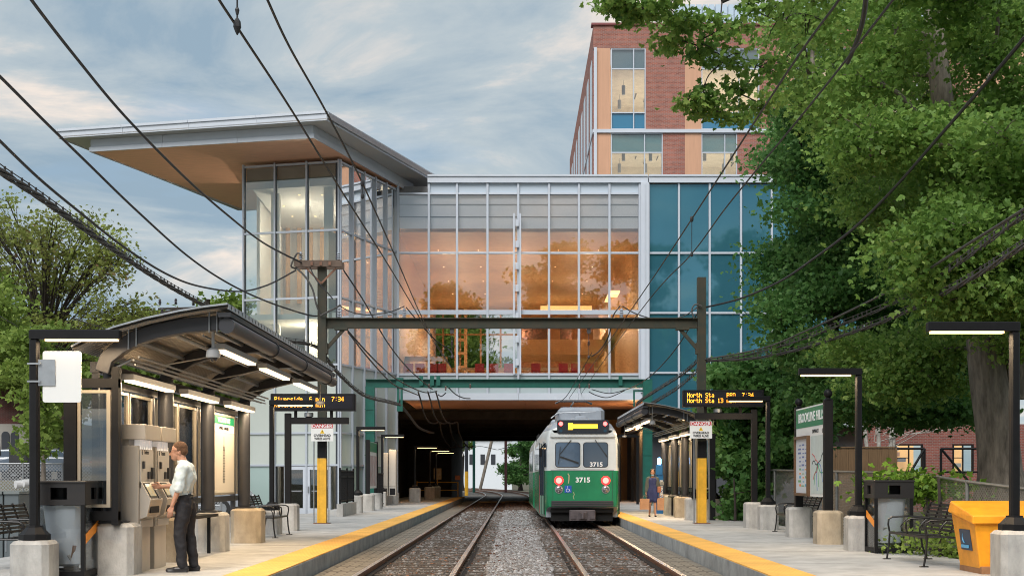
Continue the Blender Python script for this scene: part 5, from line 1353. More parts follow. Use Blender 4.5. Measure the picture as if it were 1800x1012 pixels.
# ------------------------------------------------------------------ ticket machines
TG = 'pair of beige steel ticket machines'
M['machface'] = mat('pale steel machine face', (.50,.47,.43), .42, metal=.2)
def machine(y0, y1, label):
    t = thing('ticket_machine', label, 'ticket machine', (-5.2, (y0+y1)/2, PZ), TG)
    z = PZ; x0, x1 = -5.48, -4.99; H = 1.99
    MB().b(x0,x1-.03,y0,y1,z+.60,z+H-.28).b(x0,x1-.16,y0+.03,y1-.03,z+H-.28,z+H-.2).build('body', M['tan_metal'], t, bevel=.006)
    MB().b(x0+.06,x1-.06,y0+.04,y1-.04,z,z+.60).build('base', M['tan_metal'], t)
    MB().b(x0-.02,x1+.07,y0-.02,y1+.02,z+H-.2,z+H).build('header', M['tan_metal'], t, bevel=.006)
    rb = MB()
    for k in range(7): yy = y0+.06+k*(y1-y0-.12)/7; rb.b(x1-.10,x1-.02,yy,yy+.045,z+H-.33,z+H-.202)
    rb.build('header_lamp', mat('lit header ribs', (.9,.9,.95), .4, emit=(1,.92,.85), estr=.15), t)
    MB().b(x1-.029,x1-.012,y0+.05,y1-.05,z+1.14,z+H-.34).build('upper_panel', M['machface'], t)
    # console projecting with slanted screen
    c = MB(); c.ext([(x1-.029,y0+.05,z+.72),(x1+.07,y0+.05,z+.76),(x1+.12,y0+.05,z+.98),(x1-.01,y0+.05,z+1.22),(x1-.029,y0+.05,z+1.22)], (0,y1-y0-.10,0))
    co = c.build('console', M['tan_metal'], t)
    s_ = MB(); 
    a = Vector((x1+.119,0,z+.985)); b_ = Vector((x1-.005,0,z+1.212)); n = Vector((.9,0,.48)).normalized()*.006
    def sl(mb, u0, u1, ya, yb, k=1):
        p = a+(b_-a)*u0; q = a+(b_-a)*u1; mb.add([(p.x,ya,p.z)+n*0 if False else (p.x+n.x*k,ya,p.z+n.z*k),(p.x+n.x*k,yb,p.z+n.z*k),(q.x+n.x*k,yb,q.z+n.z*k),(q.x+n.x*k,ya,q.z+n.z*k),(p.x,ya,p.z),(p.x,yb,p.z),(q.x,yb,q.z),(q.x,ya,q.z)], [(0,1,2,3),(4,7,6,5),(0,4,5,1),(1,5,6,2),(2,6,7,3),(3,7,4,0)])
    sl(s_, .08, .98, y0+.10, y0+.42); s1 = s_.build('screen_bezel', M['black'], co)
    s_ = MB(); sl(s_, .18, .88, y0+.13, y0+.39, 2); s_.build('screen', mat('lit touch screen', (.2,.25,.3), .1, col2=(.5,.35,.12), vscale=9, emit=(.35,.30,.16), estr=.5), co)
    k_ = MB(); sl(k_, .05, .55, y0+.46, y0+.60, 2); k_.build('card_reader', M['darkgrey'], co)
    lo = MB().b(x1+.075,x1+.10,y0+.12,y1-.16,z+.80,z+.93); lo.build('ticket_tray', M['black'], co)
    MB().b(x1-.0115,x1+.02,y0+.52,y0+.60,z+1.26,z+1.42).build('card_slot', M['darkgrey'], t); MB().b(x1-.0115,x1+.01,y0+.36,y0+.44,z+1.26,z+1.36).build('coin_slot', M['darkgrey'], t); MB().b(x1-.0115,x1+.015,y0+.12,y0+.17,z+1.40,z+1.50).build('ticket_slot', M['darkgrey'], t)
    text_obj('lettering', 'Tickets', .075, M['text_black'], t, (x1-.011, y0+.31, z+1.86-.24), rot=(R(90),0,R(90)), bold=.001)
    lg = MB().ell((x1-.013,y0+.13,z+1.62),(.003,.035,.035),14,8); lg.build('logo', M['text_black'], t)
    text_obj('lettering', 'T', .06, M['machface'], t, (x1-.009,y0+.13,z+1.62), rot=(R(90),0,R(90)), bold=.002)
    MB().b(x1-.0285,x1-.015,y0+.06,y1-.06,z+.61,z+.70).build('lower_door', M['machface'], t)
    return t
machine(17.12, 17.82, 'nearer ticket machine, the one the man touches')
machine(17.95, 18.63, 'farther ticket machine, partly behind the man')
# ------------------------------------------------------------------ tram
TX, TY = 2.17, 40.5
tr = thing('green_tram', 'green and white articulated tram numbered 3715 with red tail lights on the right track', 'tram', (TX, TY, 0))
Tg = mat('tram green paint', (.012,.20,.085), .24, spec=.6, var=.2, vscale=1.2, bump=.03, bscale=3); Tw = mat('tram white paint', (.60,.63,.63), .3, spec=.5, var=.10, vscale=1.5); Tr = mat('tram grey roof', (.30,.33,.37), .4, var=.12, vscale=3)
ZG = 1.74
def ring(hw, zr, z0):
    k = [(hw-.03,z0),(hw,z0+.1),(hw,1.0),(hw,ZG),(hw,2.35),(hw-.03,2.78),(hw-.10,3.02),(hw*.80,zr-.20),(hw*.55,zr-.06),(hw*.25,zr-.01),(0,zr)]
    left = [(-x, z) for x, z in k]; right = [(x, z) for x, z in k[::-1][1:]]
    return left+right
def loft(sts, parent, name, cap0=True, cap1=True):
    m = MB(); n = 21
    for (y, hw, zr, z0, cx) in sts:
        for x, z in ring(hw, zr, z0): m.v.append((TX+cx+x, TY+y, z))
    def mi(za): return 0 if za < ZG+.001 else (1 if za < 3.0 else 2)
    for i in range(len(sts)-1):
        for k in range(n-1):
            zs = [m.v[i*n+k][2], m.v[i*n+k+1][2]]; za = sum(zs)/2
            m.f.append((i*n+k, i*n+k+1, (i+1)*n+k+1, (i+1)*n+k)); m.m.append(mi(za))
        m.f.append((i*n, (i+1)*n, (i+1)*n+n-1, i*n+n-1)); m.m.append(2)
    def cap(i, rev):
        for k in range(10):
            a, b_, c, d = i*n+k, i*n+k+1, i*n+n-2-k, i*n+n-1-k
            f = (a, d, c, b_) if b_ != c else (a, d, b_)
            if k == 9: f = (a, d, b_)
            za = (m.v[a][2]+m.v[b_][2])/2
            m.f.append(f if not rev else f[::-1]); m.m.append(mi(za))
    if cap0: cap(0, False)
    if cap1: cap(len(sts)-1, True)
    return m.build(name, [Tg, Tw, Tr], parent, smooth=True)
loft([(0,1.07,3.10,.60,0),(.03,1.10,3.27,.58,0),(.10,1.13,3.36,.56,0),(.35,1.17,3.42,.45,0),(.36,1.172,3.42,.26,0),(1.9,1.315,3.44,.26,0),(9.9,1.32,3.44,.30,-.03)], tr, 'front_body')
loft([(11.2,1.32,3.44,.30,-.06),(20.5,1.32,3.44,.30,-.12),(22,1.1,3.3,.5,-.13)], tr, 'rear_body')
bm = MB()
for k in range(7): bm.cb(TX-1.22+.03*(k%2)-.04, TX+1.22-.03*(k%2)-.04, TY+9.95+k*.18, TY+10.1+k*.18, .45, 3.25, .08)
bm.build('bellows', mat('black rubber bellows', (.02,.02,.02), .8), tr)
G_ = mat('tram window glass', (.05,.075,.11), .04, spec=1.0); Gr = mat('black rubber seal', (.015,.015,.016), .6)
FY = TY-.0
# front windows
def rr(x0, x1, z0, z1, r, y, n=5):
    pl = []
    for (cx_, cz_, a0) in ((x1-r, z1-r, 0), (x0+r, z1-r, 90), (x0+r, z0+r, 180), (x1-r, z0+r, 270)):
        for k in range(n): a = R(a0+k*90/(n-1)); pl.append((cx_+r*math.cos(a), y, cz_+r*math.sin(a)))
    return pl
for (a, b_, nm) in ((-.86,-.06,'windshield'), (.02,.82,'windshield')):
    o = MB().ext(rr(TX+a-.03, TX+b_+.03, 1.80, 2.68, .12, FY-.012), (0,.03,0)).build(nm, Tw, tr)
    MB().ext(rr(TX+a, TX+b_, 1.84, 2.64, .10, FY-.016), (0,.02,0)).build('seal', Gr, o)
    MB().ext(rr(TX+a+.02, TX+b_-.02, 1.86, 2.62, .09, FY-.020), (0,.008,0)).build('pane', G_ if a > -.5 else mat('windscreen with painted sky reflection', (.10,.15,.22), .05, spec=1.0, metal=.3, var=.3, vscale=1.2), o)  # left pane paler and mottled: a sky reflection put into its colour
# brow above windshield, destination box
MB().ext(rr(TX-1.02, TX+1.02, 2.80, 2.93, .05, FY-.05), (0,.08,0)).build('brow', Tw, tr)
o = MB().ext(rr(TX-.80, TX+.84, 2.90, 3.34, .08, FY-.07), (0,.20,0)).build('destination_box', mat('dark navy box', (.012,.014,.022), .15, spec=.8), tr)
MB().b(TX-.46,TX+.50,FY-.075,FY-.071,3.02,3.26).build('display_window', mat('display window', (.05,.045,.04), .3), o)
MB().b(TX-.45,TX-.30,FY-.079,FY-.0755,3.03,3.24).b(TX-.30,TX+.48,FY-.079,FY-.0755,3.08,3.20).build('display_bar', mat('lit yellow display', (.9,.6,.05), .5, emit=(1,.55,.02), estr=2.2), o)
rd = mat('lit red lamp', (1,.05,.05), .3, emit=(1,.045,.04), estr=9); rd2 = mat('lit tail lamp', (1,.1,.1), .3, emit=(1,.10,.08), estr=5)
def disc(x, z, r, y, d, n=18): return [(x+r*math.cos(2*math.pi*k/n), y, z+r*math.sin(2*math.pi*k/n)) for k in range(n)]
for s in (-.68, .72):
    MB().ext(disc(TX+s, 3.22, .065, FY-.08, 0), (0,.012,0)).build('marker_light', rd, tr)
    MB().ext(disc(TX+s, 3.00, .05, FY-.076, 0), (0,.01,0)).build('marker_lens', mat('unlit blue lens', (.02,.06,.10), .15), tr)
for s in (-.74, .74):
    MB().ext(disc(TX+s, 1.43, .145, FY-.02, 0), (0,.05,0)).build('halo_bezel', mat('glowing red bezel', (.5,.02,.02), .3, emit=(1,.02,.02), estr=2.6), tr)  # bezel glows to stand in for the tail light's red halo
    MB().ext(disc(TX+s, 1.43, .095, FY-.035, 0), (0,.02,0)).build('tail_light', rd2, tr)
    h = MB().ext(disc(TX+s, 1.15, .13, FY-.02, 0), (0,.05,0)).build('headlight', M['steel'], tr)
    m = MB(); m.ell((TX+s, FY-.02, 1.15), (.105,.04,.105), 16, 10); m.build('lens', mat('clear lens', (.35,.33,.34), .08, metal=.7), h, smooth=True)
text_obj('number', '3715', .215, M['text_white'], tr, (TX+.02, FY-.004, 1.44), sx=1.1, bold=.006)
text_obj('number', '3715', .19, M['text_white'], tr, (TX+.44, FY-.032, 1.93), sx=1.1, bold=.005)
# accessibility sign
w_ = MB().b(TX-.56,TX-.34,FY-.008,FY-.001,1.04,1.27).build('accessibility_sign', mat('blue sign', (.02,.09,.42), .4), tr)
cx_, cz_ = TX-.45, 1.13
m = MB(); m.tube([(cx_-.01+.05*math.cos(a), FY-.011, cz_-.01+.05*math.sin(a)) for a in np.linspace(2.2, 6.4, 12)], .008, 5)
m.ell((cx_-.01,FY-.011,1.235), (.014,.004,.014)); m.tube([(cx_-.01,FY-.011,1.215),(cx_-.005,FY-.011,1.15),(cx_+.04,FY-.011,1.15),(cx_+.06,FY-.011,1.09),(cx_+.075,FY-.011,1.095)], .008, 5)
m.build('wheelchair_symbol', M['text_white'], w_)
# peeled decals
m = MB()
m.tube([(TX-.46,FY-.006,1.65),(TX-.42,FY-.006,1.58),(TX-.42,FY-.006,1.45),(TX-.44,FY-.006,1.34)], .016, 4)
m.tube([(TX-.28,FY-.005,1.06),(TX-.25,FY-.005,.98),(TX-.29,FY-.005,.92),(TX-.26,FY-.005,.84)], .01, 4)
m.build('worn_decal', mat('faded cream decal', (.55,.52,.32), .6), tr)
m = MB()
for x_ in (-.93, .95): m.b(TX+x_-.006,TX+x_+.006,FY-.002,FY+.002,.80,1.72)
m.b(TX-1.0,TX+1.0,FY-.003,FY+.001,1.735,1.755)
m.build('panel_seam', Gr, tr)
# bumper
m = MB()
for z_ in (.62,.68,.74): m.cb(TX-.98,TX+.98,FY-.06,FY+.06,z_,z_+.05,.012)
m.build('bumper', mat('grey black bumper', (.035,.035,.038), .6), tr)
# skirts at corners and underframe
m = MB(); m.b(TX-.98,TX+.98,FY+.25,FY+8,.14,.6); m.b(TX-1.0,TX+1.0,FY+.12,FY+.25,.42,.62)
m.build('underframe', mat('underframe black', (.008,.008,.008), .9), tr)
cp = MB(); cp.cb(TX-.42,TX+.40,FY-.30,FY+.1,.17,.50,.02).cb(TX-.13,TX+.13,FY-.36,FY-.301,.22,.46,.02); cp.lathe([(.07,.24),(.07,.42)], TX, FY-.38, 10)
for s in (-.3,.3): cp.b(TX+s-.08,TX+s+.08,FY-.33,FY-.301,.22,.45)
cp.build('coupler', mat('worn coupler steel', (.13,.11,.115), .5, metal=.6, var=.3, vscale=8), tr)
wl = MB()
for yy in (2.2,4.1,9.4,11.6,17.5,19.4):
    for s in (-.75,.75):
        m = MB(); m.ext([(TX+s-.06, TY+yy+.33*math.cos(a), .33+.33*math.sin(a)) for a in np.linspace(0, 2*math.pi, 20, endpoint=False)], (.12,0,0)); m.build('wheel', mat('wheel steel', (.06,.05,.045), .5, metal=.6), tr)
# wipers
m = MB(); m.beam((TX-.35,FY-.03,2.72),(TX-.72,FY-.045,2.25),.015,.018).beam((TX-.72,FY-.045,2.25),(TX-.76,FY-.04,1.95),.015,.03).beam((TX-.72,FY-.045,2.25),(TX-.70,FY-.04,2.5),.015,.03)
m.beam((TX+.40,FY-.03,2.72),(TX+.70,FY-.045,2.3),.015,.018).beam((TX+.70,FY-.045,2.3),(TX+.78,FY-.04,2.18),.012,.03)
m.beam((TX-.70,FY-.035,2.18),(TX-.12,FY-.035,1.98),.014,.05)
m.build('wiper', mat('wiper black', (.02,.02,.02), .5), tr)
# side door on the tapered left flank and windows
def side(u0, u1, z0, z1, off, s=-1, t=.02):
    """quad lying on the tapered flank between stations u (metres back)"""
    def X(u): 
        hw = 1.172+(u-.36)/(1.9-.36)*(1.315-1.172) if u < 1.9 else 1.318
        dx_ = -.03*(u-1.9)/8 if u > 1.9 else 0
        return TX+dx_+s*(hw+off)
    return [(X(u0), TY+u0, z0), (X(u1), TY+u1, z0), (X(u1), TY+u1, z1), (X(u0), TY+u0, z1)]
for s in (-1, 1):
    d = MB(); d.ext(side(.55,1.75,.34,2.62,.001,s), (s*.012,0,0)); dr = d.build('door', mat('door white green', (.45,.50,.48), .35), tr)
    d = MB(); d.ext(side(.55,1.75,.34,1.70,.0135,s), (s*.006,0,0)); d.build('door_lower_panel', mat('faded door green', (.20,.42,.30), .35), dr)
    d = MB()
    for (a, b_) in ((.60,.84),(.88,1.12),(1.18,1.42),(1.46,1.70)): d.ext(side(a,b_,.95,2.5,.020,s), (s*.004,0,0))
    d.build('door_window', G_, dr)
    d = MB(); d.ext(side(1.135,1.165,.34,2.62,.020,s), (s*.015,0,0)); d.ext(side(.5,.55,.34,2.66,.004,s), (s*.02,0,0)); d.ext(side(1.75,1.80,.34,2.66,.004,s), (s*.02,0,0)); d.build('door_seal', Gr, dr)
    if s < 0: MB().ext(side(1.62,1.72,.36,1.6,.021,s), (s*.004,0,0)).build('door_edge', mat('faded red edge', (.45,.10,.10), .5), dr)
    MB().ext(side(.08,.44,1.86,2.62,.012 if s > 0 else .008,s), (s*.004,0,0)).build('quarter_window', G_, tr)
    for k in range(5): MB().ext(side(2.1+k*1.55,3.45+k*1.55,1.80,2.62,.001,s), (s*.008,0,0)).build('side_window', G_, tr)
    for k in range(5): MB().ext([(p[0]-.08, p[1]+9.4, p[2]) for p in side(2.1+k*1.55,3.45+k*1.55,1.80,2.62,.001,s)], (s*.008,0,0)).build('side_window', G_, tr)
MB().beam((TX-1.30,TY+.35,2.45),(TX-1.19,TY+.38,2.6),.03,.03).cb(TX-1.36,TX-1.26,TY+.30,TY+.36,2.18,2.46,.01).build('mirror', M['black'], tr)
# roof equipment
MB().cb(TX-.72,TX+.82,TY+1.6,TY+4.5,3.40,3.84,.12).build('roof_unit', Tr, tr); MB().cb(TX-.8,TX+.8,TY+6.5,TY+9.3,3.40,3.66,.08).build('roof_unit', Tr, tr)
m = MB(); m.cb(TX-.2,TX+.2,TY+.55,TY+1.0,3.38,3.50,.05); m.build('roof_vent', Tr, tr)
m = MB()
for s in (-.85,.0): 
    m.tube([(TX+s,TY+1.0,3.52),(TX+s*.6,TY+2.6,3.78)], .025, 6)
m.tube([(TX-.95,TY+1.2,3.45),(TX-.75,TY+1.2,3.62),(TX+.5,TY+1.2,3.66)], .02, 6)
pts = [(TX-.12,TY+2.2,3.72),(TX-.22,TY+3.3,3.95),(TX-.18,TY+2.3,4.02)]
m.tube(pts, .03, 6); m.tube([(TX-.3,TY+2.2,3.72),(TX-.22,TY+3.3,3.95)], .02, 6)
m.build('pantograph_frame', M['steel'], tr)
m = MB(); m.tube([(TX-.78,TY+2.2,4.0),(TX-.62,TY+2.2,4.07),(TX+.25,TY+2.2,4.07),(TX+.45,TY+2.2,3.98)], .025, 6).tube([(TX-.78,TY+2.5,4.0),(TX-.62,TY+2.5,4.07),(TX+.25,TY+2.5,4.07),(TX+.45,TY+2.5,3.98)], .025, 6)
for q in (-.5,.1): m.tube([(TX+q,TY+2.2,4.07),(TX+q,TY+2.5,4.07)], .02, 6)
m.build('pantograph_head', mat('dark pantograph', (.07,.07,.075), .5, metal=.5), tr)
# ------------------------------------------------------------------ overhead wires and cables
def spline(pts, sub=8):
    P_ = [Vector(p) for p in pts]; out = []
    for i in range(len(P_)-1):
        p0 = P_[max(0,i-1)]; p1 = P_[i]; p2 = P_[i+1]; p3 = P_[min(len(P_)-1,i+2)]
        for k in range(sub):
            t = k/sub; out.append(.5*((2*p1)+(-p0+p2)*t+(2*p0-5*p1+4*p2-p3)*t*t+(-p0+3*p1-3*p2+p3)*t**3))
    out.append(P_[-1]); return out
def wire(name, label, pts, r, mt=None, spl=True, group='overhead wires', cat='wire'):
    p = [P(*q) for q in pts]; 
    if spl and len(p) > 2: p = spline(p)
    return tag(MB().tube(p, r*1.2, 6).build(name, mt or M['wire'], smooth=True), label, cat, group)
def zwire(name, label, pts, z, r, mt=None, cat='wire'):
    """wire at a constant height z above the camera: depth follows from the row"""
    return wire(name, label, [(x, y, F*z/(HY-y)) for x, y in pts], r, mt, cat=cat)
W_, Cb = M['wire'], M['cable']
# contact and messenger wires
zwire('contact_wire', 'contact wire of the left track, left of two wires leaving the top edge', [(360,-45),(385,0),(430,68),(510,190),(600,335),(690,478),(770,612),(800,655)], 4.0, .011)
zwire('messenger_wire', 'messenger wire of the left track meeting the top edge right of the other', [(450,-45),(470,0),(510,85),(575,200),(637,322),(700,462),(748,570),(790,640)], 4.25, .011)
zwire('contact_wire', 'contact wire of the right track, upper of the thin pair crossing the brick block', [(1500,-45),(1475,0),(1380,133),(1216,385),(1140,500),(1060,615),(1000,700)], 4.0, .010)
zwire('messenger_wire', 'messenger wire of the right track, lower of the thin pair crossing the brick block', [(1605,-50),(1570,0),(1420,190),(1280,360),(1215,447),(1140,528),(1050,650),(1015,702)], 4.2, .010)
wire('contact_wire', 'thin wire over the tram reaching its pantograph', [(1040,620,37),(1000,690,42),(985,705,42.5)], .010)
# droppers and clamps
m = MB()
for (x, y, x2, y2, z) in ((637,322,637,345,4.1),(1216,385,1215,447,4.1)):
    a = P(x,y,F*z/(HY-y)); b_ = Vector((a.x, a.y, P(x2,y2,a.y).z)); m.tube([a,b_], .006, 5); m.ell(a, (.03,.03,.05), 8, 6); m.ell(b_, (.025,.025,.04), 8, 6)
tag(m.build('wire_dropper', W_), 'small black dropper clamps hung on the contact wires', 'wire clamp')
# hanger with weight at the top
a = P(417,38,11.2); m = MB(); m.tube([P(417,-30,11.2), P(417,38,11.2)], .008, 6); m.lathe([(.010,a.z+.03),(.03,a.z-.0),(.035,a.z-.05),(.02,a.z-.09),(.005,a.z-.12)], a.x, a.y, 10); m.lathe([(.012,a.z+.12),(.02,a.z+.1),(.012,a.z+.06)], a.x, a.y, 8)
tag(m.build('span_insulator', W_), 'small black insulator hanging at the top edge over the left track', 'insulator')
# left feeders
wire('feeder_cable', 'thick black feeder crossing the big white roof down to the wooden cross arm', [(25,-45,15),(55,0,16),(130,97,18.5),(220,205,21.5),(325,312,25.5),(400,378,29),(465,428,33),(531,462,35.8)], .020)
wire('feeder_cable', 'black feeder from the upper left edge sagging to the left pole above the beam', [(-60,80,14.5),(0,135,16),(80,215,18),(150,283,20),(240,370,23.5),(330,450,28),(400,497,31),(470,530,33.5),(540,553,35.5),(562,555,36)], .018)
wire('feeder_cable', 'black feeder sagging low before the tower and rising to the cross arm', [(-60,188,15),(0,248,16.5),(70,315,18.5),(140,373,20.5),(215,432,23),(290,480,26),(350,503,29),(420,512,32),(470,501,34),(520,475,35.8)], .018)
wire('feeder_cable', 'thin grey span wire at the far left edge above the lamp', [(-40,540,34),(0,556,36),(60,590,42),(120,615,48)], .012)
# thick strapped bundle
def bundle(label, pts, r, n, twist, mt=Cb, spread=.03, strap=.35):
    p = spline([P(*q) for q in pts], 10); m = MB()
    for k in range(n):
        ph = 2*math.pi*k/n; q = []
        s = 0
        for i, v in enumerate(p):
            if i: s += (p[i]-p[i-1]).length
            a = ph+s*twist; q.append(v+Vector((math.cos(a)*spread, 0, math.sin(a)*spread)))
        m.tube(q, r, 5)
    # messenger above with hangers
    up = [v+Vector((0,0,.085)) for v in p]; m.tube(up, .008, 5)
    s = 0; last = 0
    for i in range(1, len(p)):
        seg = (p[i]-p[i-1]).length
        nst = int((s+seg)/strap)-int(s/strap)
        for q in range(nst):
            c = p[i-1].lerp(p[i], (q+.5)/max(1,nst)); m.b(c.x-.012, c.x+.012, c.y-.012, c.y+.012, c.z-spread-.02, c.z+.10)
        s += seg
    return tag(m.build('cable_bundle', mt, smooth=False), label, 'cable bundle', 'strapped cable bundles')
bundle('thick strapped cable bundle running from the left edge down behind the shelter roof', [(-50,255,14.5),(0,300,16),(60,340,17.5),(120,382,19.3),(185,428,21.5),(250,473,24.5),(310,510,27.5),(375,545,31),(430,572,33),(490,596,34.5),(540,604,35.6),(562,612,36)], .020, 4, 2.2, spread=.032)
bundle('strapped cable bundle falling from the left pole to the green portal', [(572,628,36),(600,662,38.5),(640,695,43),(680,706,50),(704,712,59.5)], .022, 3, 2.5, spread=.03)
wire('feeder_cable', 'loose cable drooping from the green portal bracket into the dark underpass', [(704,712,60),(718,728,61.5),(735,750,64.5),(752,758,66),(762,760,68)], .05, Cb)
# from the left pole down to the portal
wire('feeder_cable', 'black cable running from the wooden cross arm down across the tower glass', [(604,475,35.8),(640,530,38),(680,600,43),(720,650,49),(760,684,57)], .019)
wire('feeder_cable', 'upper of two cables from the knee brace down to the green portal', [(612,582,36),(660,634,41),(700,668,48),(745,689,57),(768,687,60)], .020)
wire('feeder_cable', 'lower of two cables from the knee brace down to the green portal', [(612,584,36),(650,632,40),(690,674,47),(720,688,54),(735,694,60)], .020)
# jumpers round the left pole top
wire('jumper_cable', 'grey jumper looping at the left end of the wooden cross arm', [(531,450,35.7),(523,445,35.7),(516,456,35.7),(512,468,35.7),(520,472,35.8)], .022, Cb)
wire('jumper_cable', 'grey jumper curving from the cross arm down to the pole', [(520,470,35.8),(538,488,35.7),(550,510,35.7),(556,535,35.7),(563,552,35.8)], .022, Cb)
wire('jumper_cable', 'grey jumper from the pole up to the insulator on the beam', [(563,555,35.8),(578,547,35.7),(590,541,35.7),(598,536,35.8)], .022, Cb)
wire('jumper_cable', 'dark jumper swooping between the first two beam insulators', [(598,538,35.9),(620,549,35.9),(650,553,35.9),(685,548,35.9),(711,538,35.9)], .014)
wire('jumper_cable', 'dark stay cable beside the left pole top', [(545,470,35.8),(556,492,35.6),(570,508,35.6),(585,525,35.6)], .014)
wire('jumper_cable', 'black cable from the beam insulator down to the left track wire', [(714,540,36),(735,565,36.3),(765,597,36.6),(790,615,37),(797,628,36)], .014)
wire('jumper_cable', 'black jumper from the right beam insulator down to the contact wire', [(1090,538,36),(1078,555,36),(1070,590,36.2),(1055,615,36.3),(1040,626,36.2)], .016)
wire('jumper_cable', 'dark jumper from the right beam insulator over to the right pole', [(1094,538,36),(1120,552,36),(1160,562,36),(1200,556,36),(1228,538,36)], .014)
wire('jumper_cable', 'small grey loop on the top of the right pole', [(1220,560,35.8),(1216,545,35.8),(1222,535,35.8),(1234,538,35.8)], .018, Cb)
# right side feeders
wire('feeder_cable', 'thick dark feeder sweeping from the right edge down through the tree to the right pole', [(1860,-10,15),(1800,68,16),(1730,150,17.5),(1660,230,19.5),(1570,333,22),(1500,402,24.5),(1430,455,27.5),(1370,495,30.5),(1300,525,33.5),(1240,540,36)], .022)
wire('feeder_cable', 'short thick black cable crossing the very top among the leaves', [(1524,-40,13),(1522,0,13.5),(1516,40,14.3),(1505,75,15),(1490,110,16)], .024)
wire('feeder_cable', 'upper grey cable crossing the right trees', [(1860,330,15.5),(1800,368,16.5),(1700,430,19),(1600,492,22.5),(1500,543,26),(1420,580,30),(1340,612,33),(1236,632,36)], .018, Cb)
bundle('grey strapped bundle across the right trees, upper one', [(1860,350,15.5),(1800,380,16.5),(1720,438,19),(1650,487,21.5),(1560,538,25),(1480,570,28),(1400,600,31.5),(1320,622,34),(1240,636,36)], .014, 2, 2.0, spread=.018)
bundle('grey strapped bundle across the right trees, lower one', [(1860,402,15.5),(1800,432,16.5),(1720,482,19),(1650,520,21.5),(1560,562,25),(1480,590,28),(1400,615,31.5),(1320,630,34),(1240,634,36)], .017, 3, 2.0, spread=.024)
bundle('grey bundle falling from the right pole to the green portal, upper one', [(1228,634,36),(1200,658,38.5),(1165,680,43),(1130,702,52),(1118,712,59)], .018, 2, 2, spread=.022)
bundle('grey bundle falling from the right pole to the green portal, lower one', [(1228,650,36),(1195,680,39),(1160,702,44),(1135,716,52),(1118,726,59)], .014, 2, 2, spread=.02)
wire('feeder_cable', 'thin span wire between the blue glass block and the underpass portal', [(1226,550,36),(1190,610,40),(1150,655,47),(1120,676,54),(1098,685,59.5),(1070,691,60),(1040,684,60)], .016)
wire('jumper_cable', 'dark jumper between the two insulators above the tram', [(1035,688,60),(1050,695,60),(1070,698,60),(1098,686,60)], .02)
wire('jumper_cable', 'dark jumper swooping at the portal over the left track', [(770,693,60),(776,696,60),(784,690,60)], .025)
wire('jumper_cable', 'thin jumper right of the portal insulator over the left track', [(786,678,60),(800,692,60),(815,699,60),(827,700,60)], .025)
# hoses hanging under the portal into the underpass
for i, (x, lb) in enumerate(((735,'leftmost of three drooping cables under the portal'),(752,'middle of three drooping cables under the portal'),(766,'rightmost of three drooping cables under the portal'))):
    wire('drooping_cable', lb, [(x,688,60),(x+5,705,61.5),(x+10,725,63.5),(x+18,740,65),(x+28,744,66),(x+38,742,67),(x+40,755,69),(x+46,772,72),(x+58,786,75),(x+66,783,77)], .032, Cb)
for i, (x, lb) in enumerate(((843,'thin wire seen beyond the underpass, left one'),(905,'thin wire seen beyond the underpass, right one'))):
    wire('distant_wire', lb, [(x-30,790,140),(x,784,150),(x+30,790,160)], .03)
# distant power pole with cross arms, behind the left shelter
t = thing('utility_pole', 'distant wooden pole with two timber cross arms above the left shelter roof', 'utility pole', (xc(365,70), 70, 1.4))
MB().tube([P(365,800,70), P(365,526,70)], .13, 8).tube([P(266,660,78), P(266,548,78)], .13, 8).build('pole', M['bark_dark'], t)
m = MB(); m.beam(P(279,543,74), P(380,540,70), .1, .12); m.beam(P(262,552,76), P(320,544,74), .1, .12); m.build('cross_arm', M['bark_dark'], t)
m = MB()
for v, yy in ((281,536),(285,552),(309,535),(312,550),(340,537),(355,545)): insulator(xc(v,73), 73, zc(yy,73), m, .35, .1)
m.build('insulator', mat('dark porcelain', (.08,.07,.08), .4), t)
wire('distant_wire', 'thin pale wires sagging in front of the left tree', [(130,560,50),(200,580,55),(260,582,60),(320,570,70)], .015, Cb)
wire('distant_wire', 'second thin pale wire sagging lower before the left tree', [(120,575,50),(190,592,55),(250,596,60),(320,588,70)], .012, Cb)
# ------------------------------------------------------------------ trees and plants
def leaves(centres, per, spread, size, flat=.5, lobes=3, up=.22, seed=0, rnd_c=None):
    """centres (n,3): leaf clusters; returns vertices, quads, value per face"""
    r = np.random.default_rng(seed); n = len(centres)*per
    c = np.repeat(np.asarray(centres, float), per, 0)+r.normal(size=(n,3))*np.array([spread, spread, spread*flat])
    nrm = r.normal(size=(n,3)); nrm[:,2] = np.abs(nrm[:,2])+up; nrm /= np.linalg.norm(nrm, axis=1)[:,None]
    a = r.normal(size=(n,3)); a[:,2] -= .5; a -= nrm*np.sum(a*nrm, 1)[:,None]; a /= np.linalg.norm(a, axis=1)[:,None]
    b = np.cross(nrm, a); s = size*(.6+.8*r.random(n))[:,None]
    V = []; 
    angs = {3: (-.95, 0, .95), 1: (0,), 5: (-1.6,-.8,0,.8,1.6)}[lobes]
    for k, an in enumerate(angs):
        d = a*math.cos(an)+b*math.sin(an); p = -a*math.sin(an)+b*math.cos(an)
        ln = s*(1.0 if an == 0 else .82); wd = s*(.30 if lobes > 1 else .42)
        bend = nrm*s*.12
        V += [c-a*s*.12, c+d*ln*.5+p*wd-bend*.0, c+d*ln-bend, c+d*ln*.5-p*wd]
    nl = len(angs); V = np.stack(V, 1).reshape(n, nl, 4, 3)
    val = np.clip((rnd_c.repeat(per) if rnd_c is not None else .5)+(r.random(n)-.5)*.45, 0, 1)
    return V.reshape(-1,3), np.arange(n*nl*4).reshape(-1,4), np.repeat(val, nl)

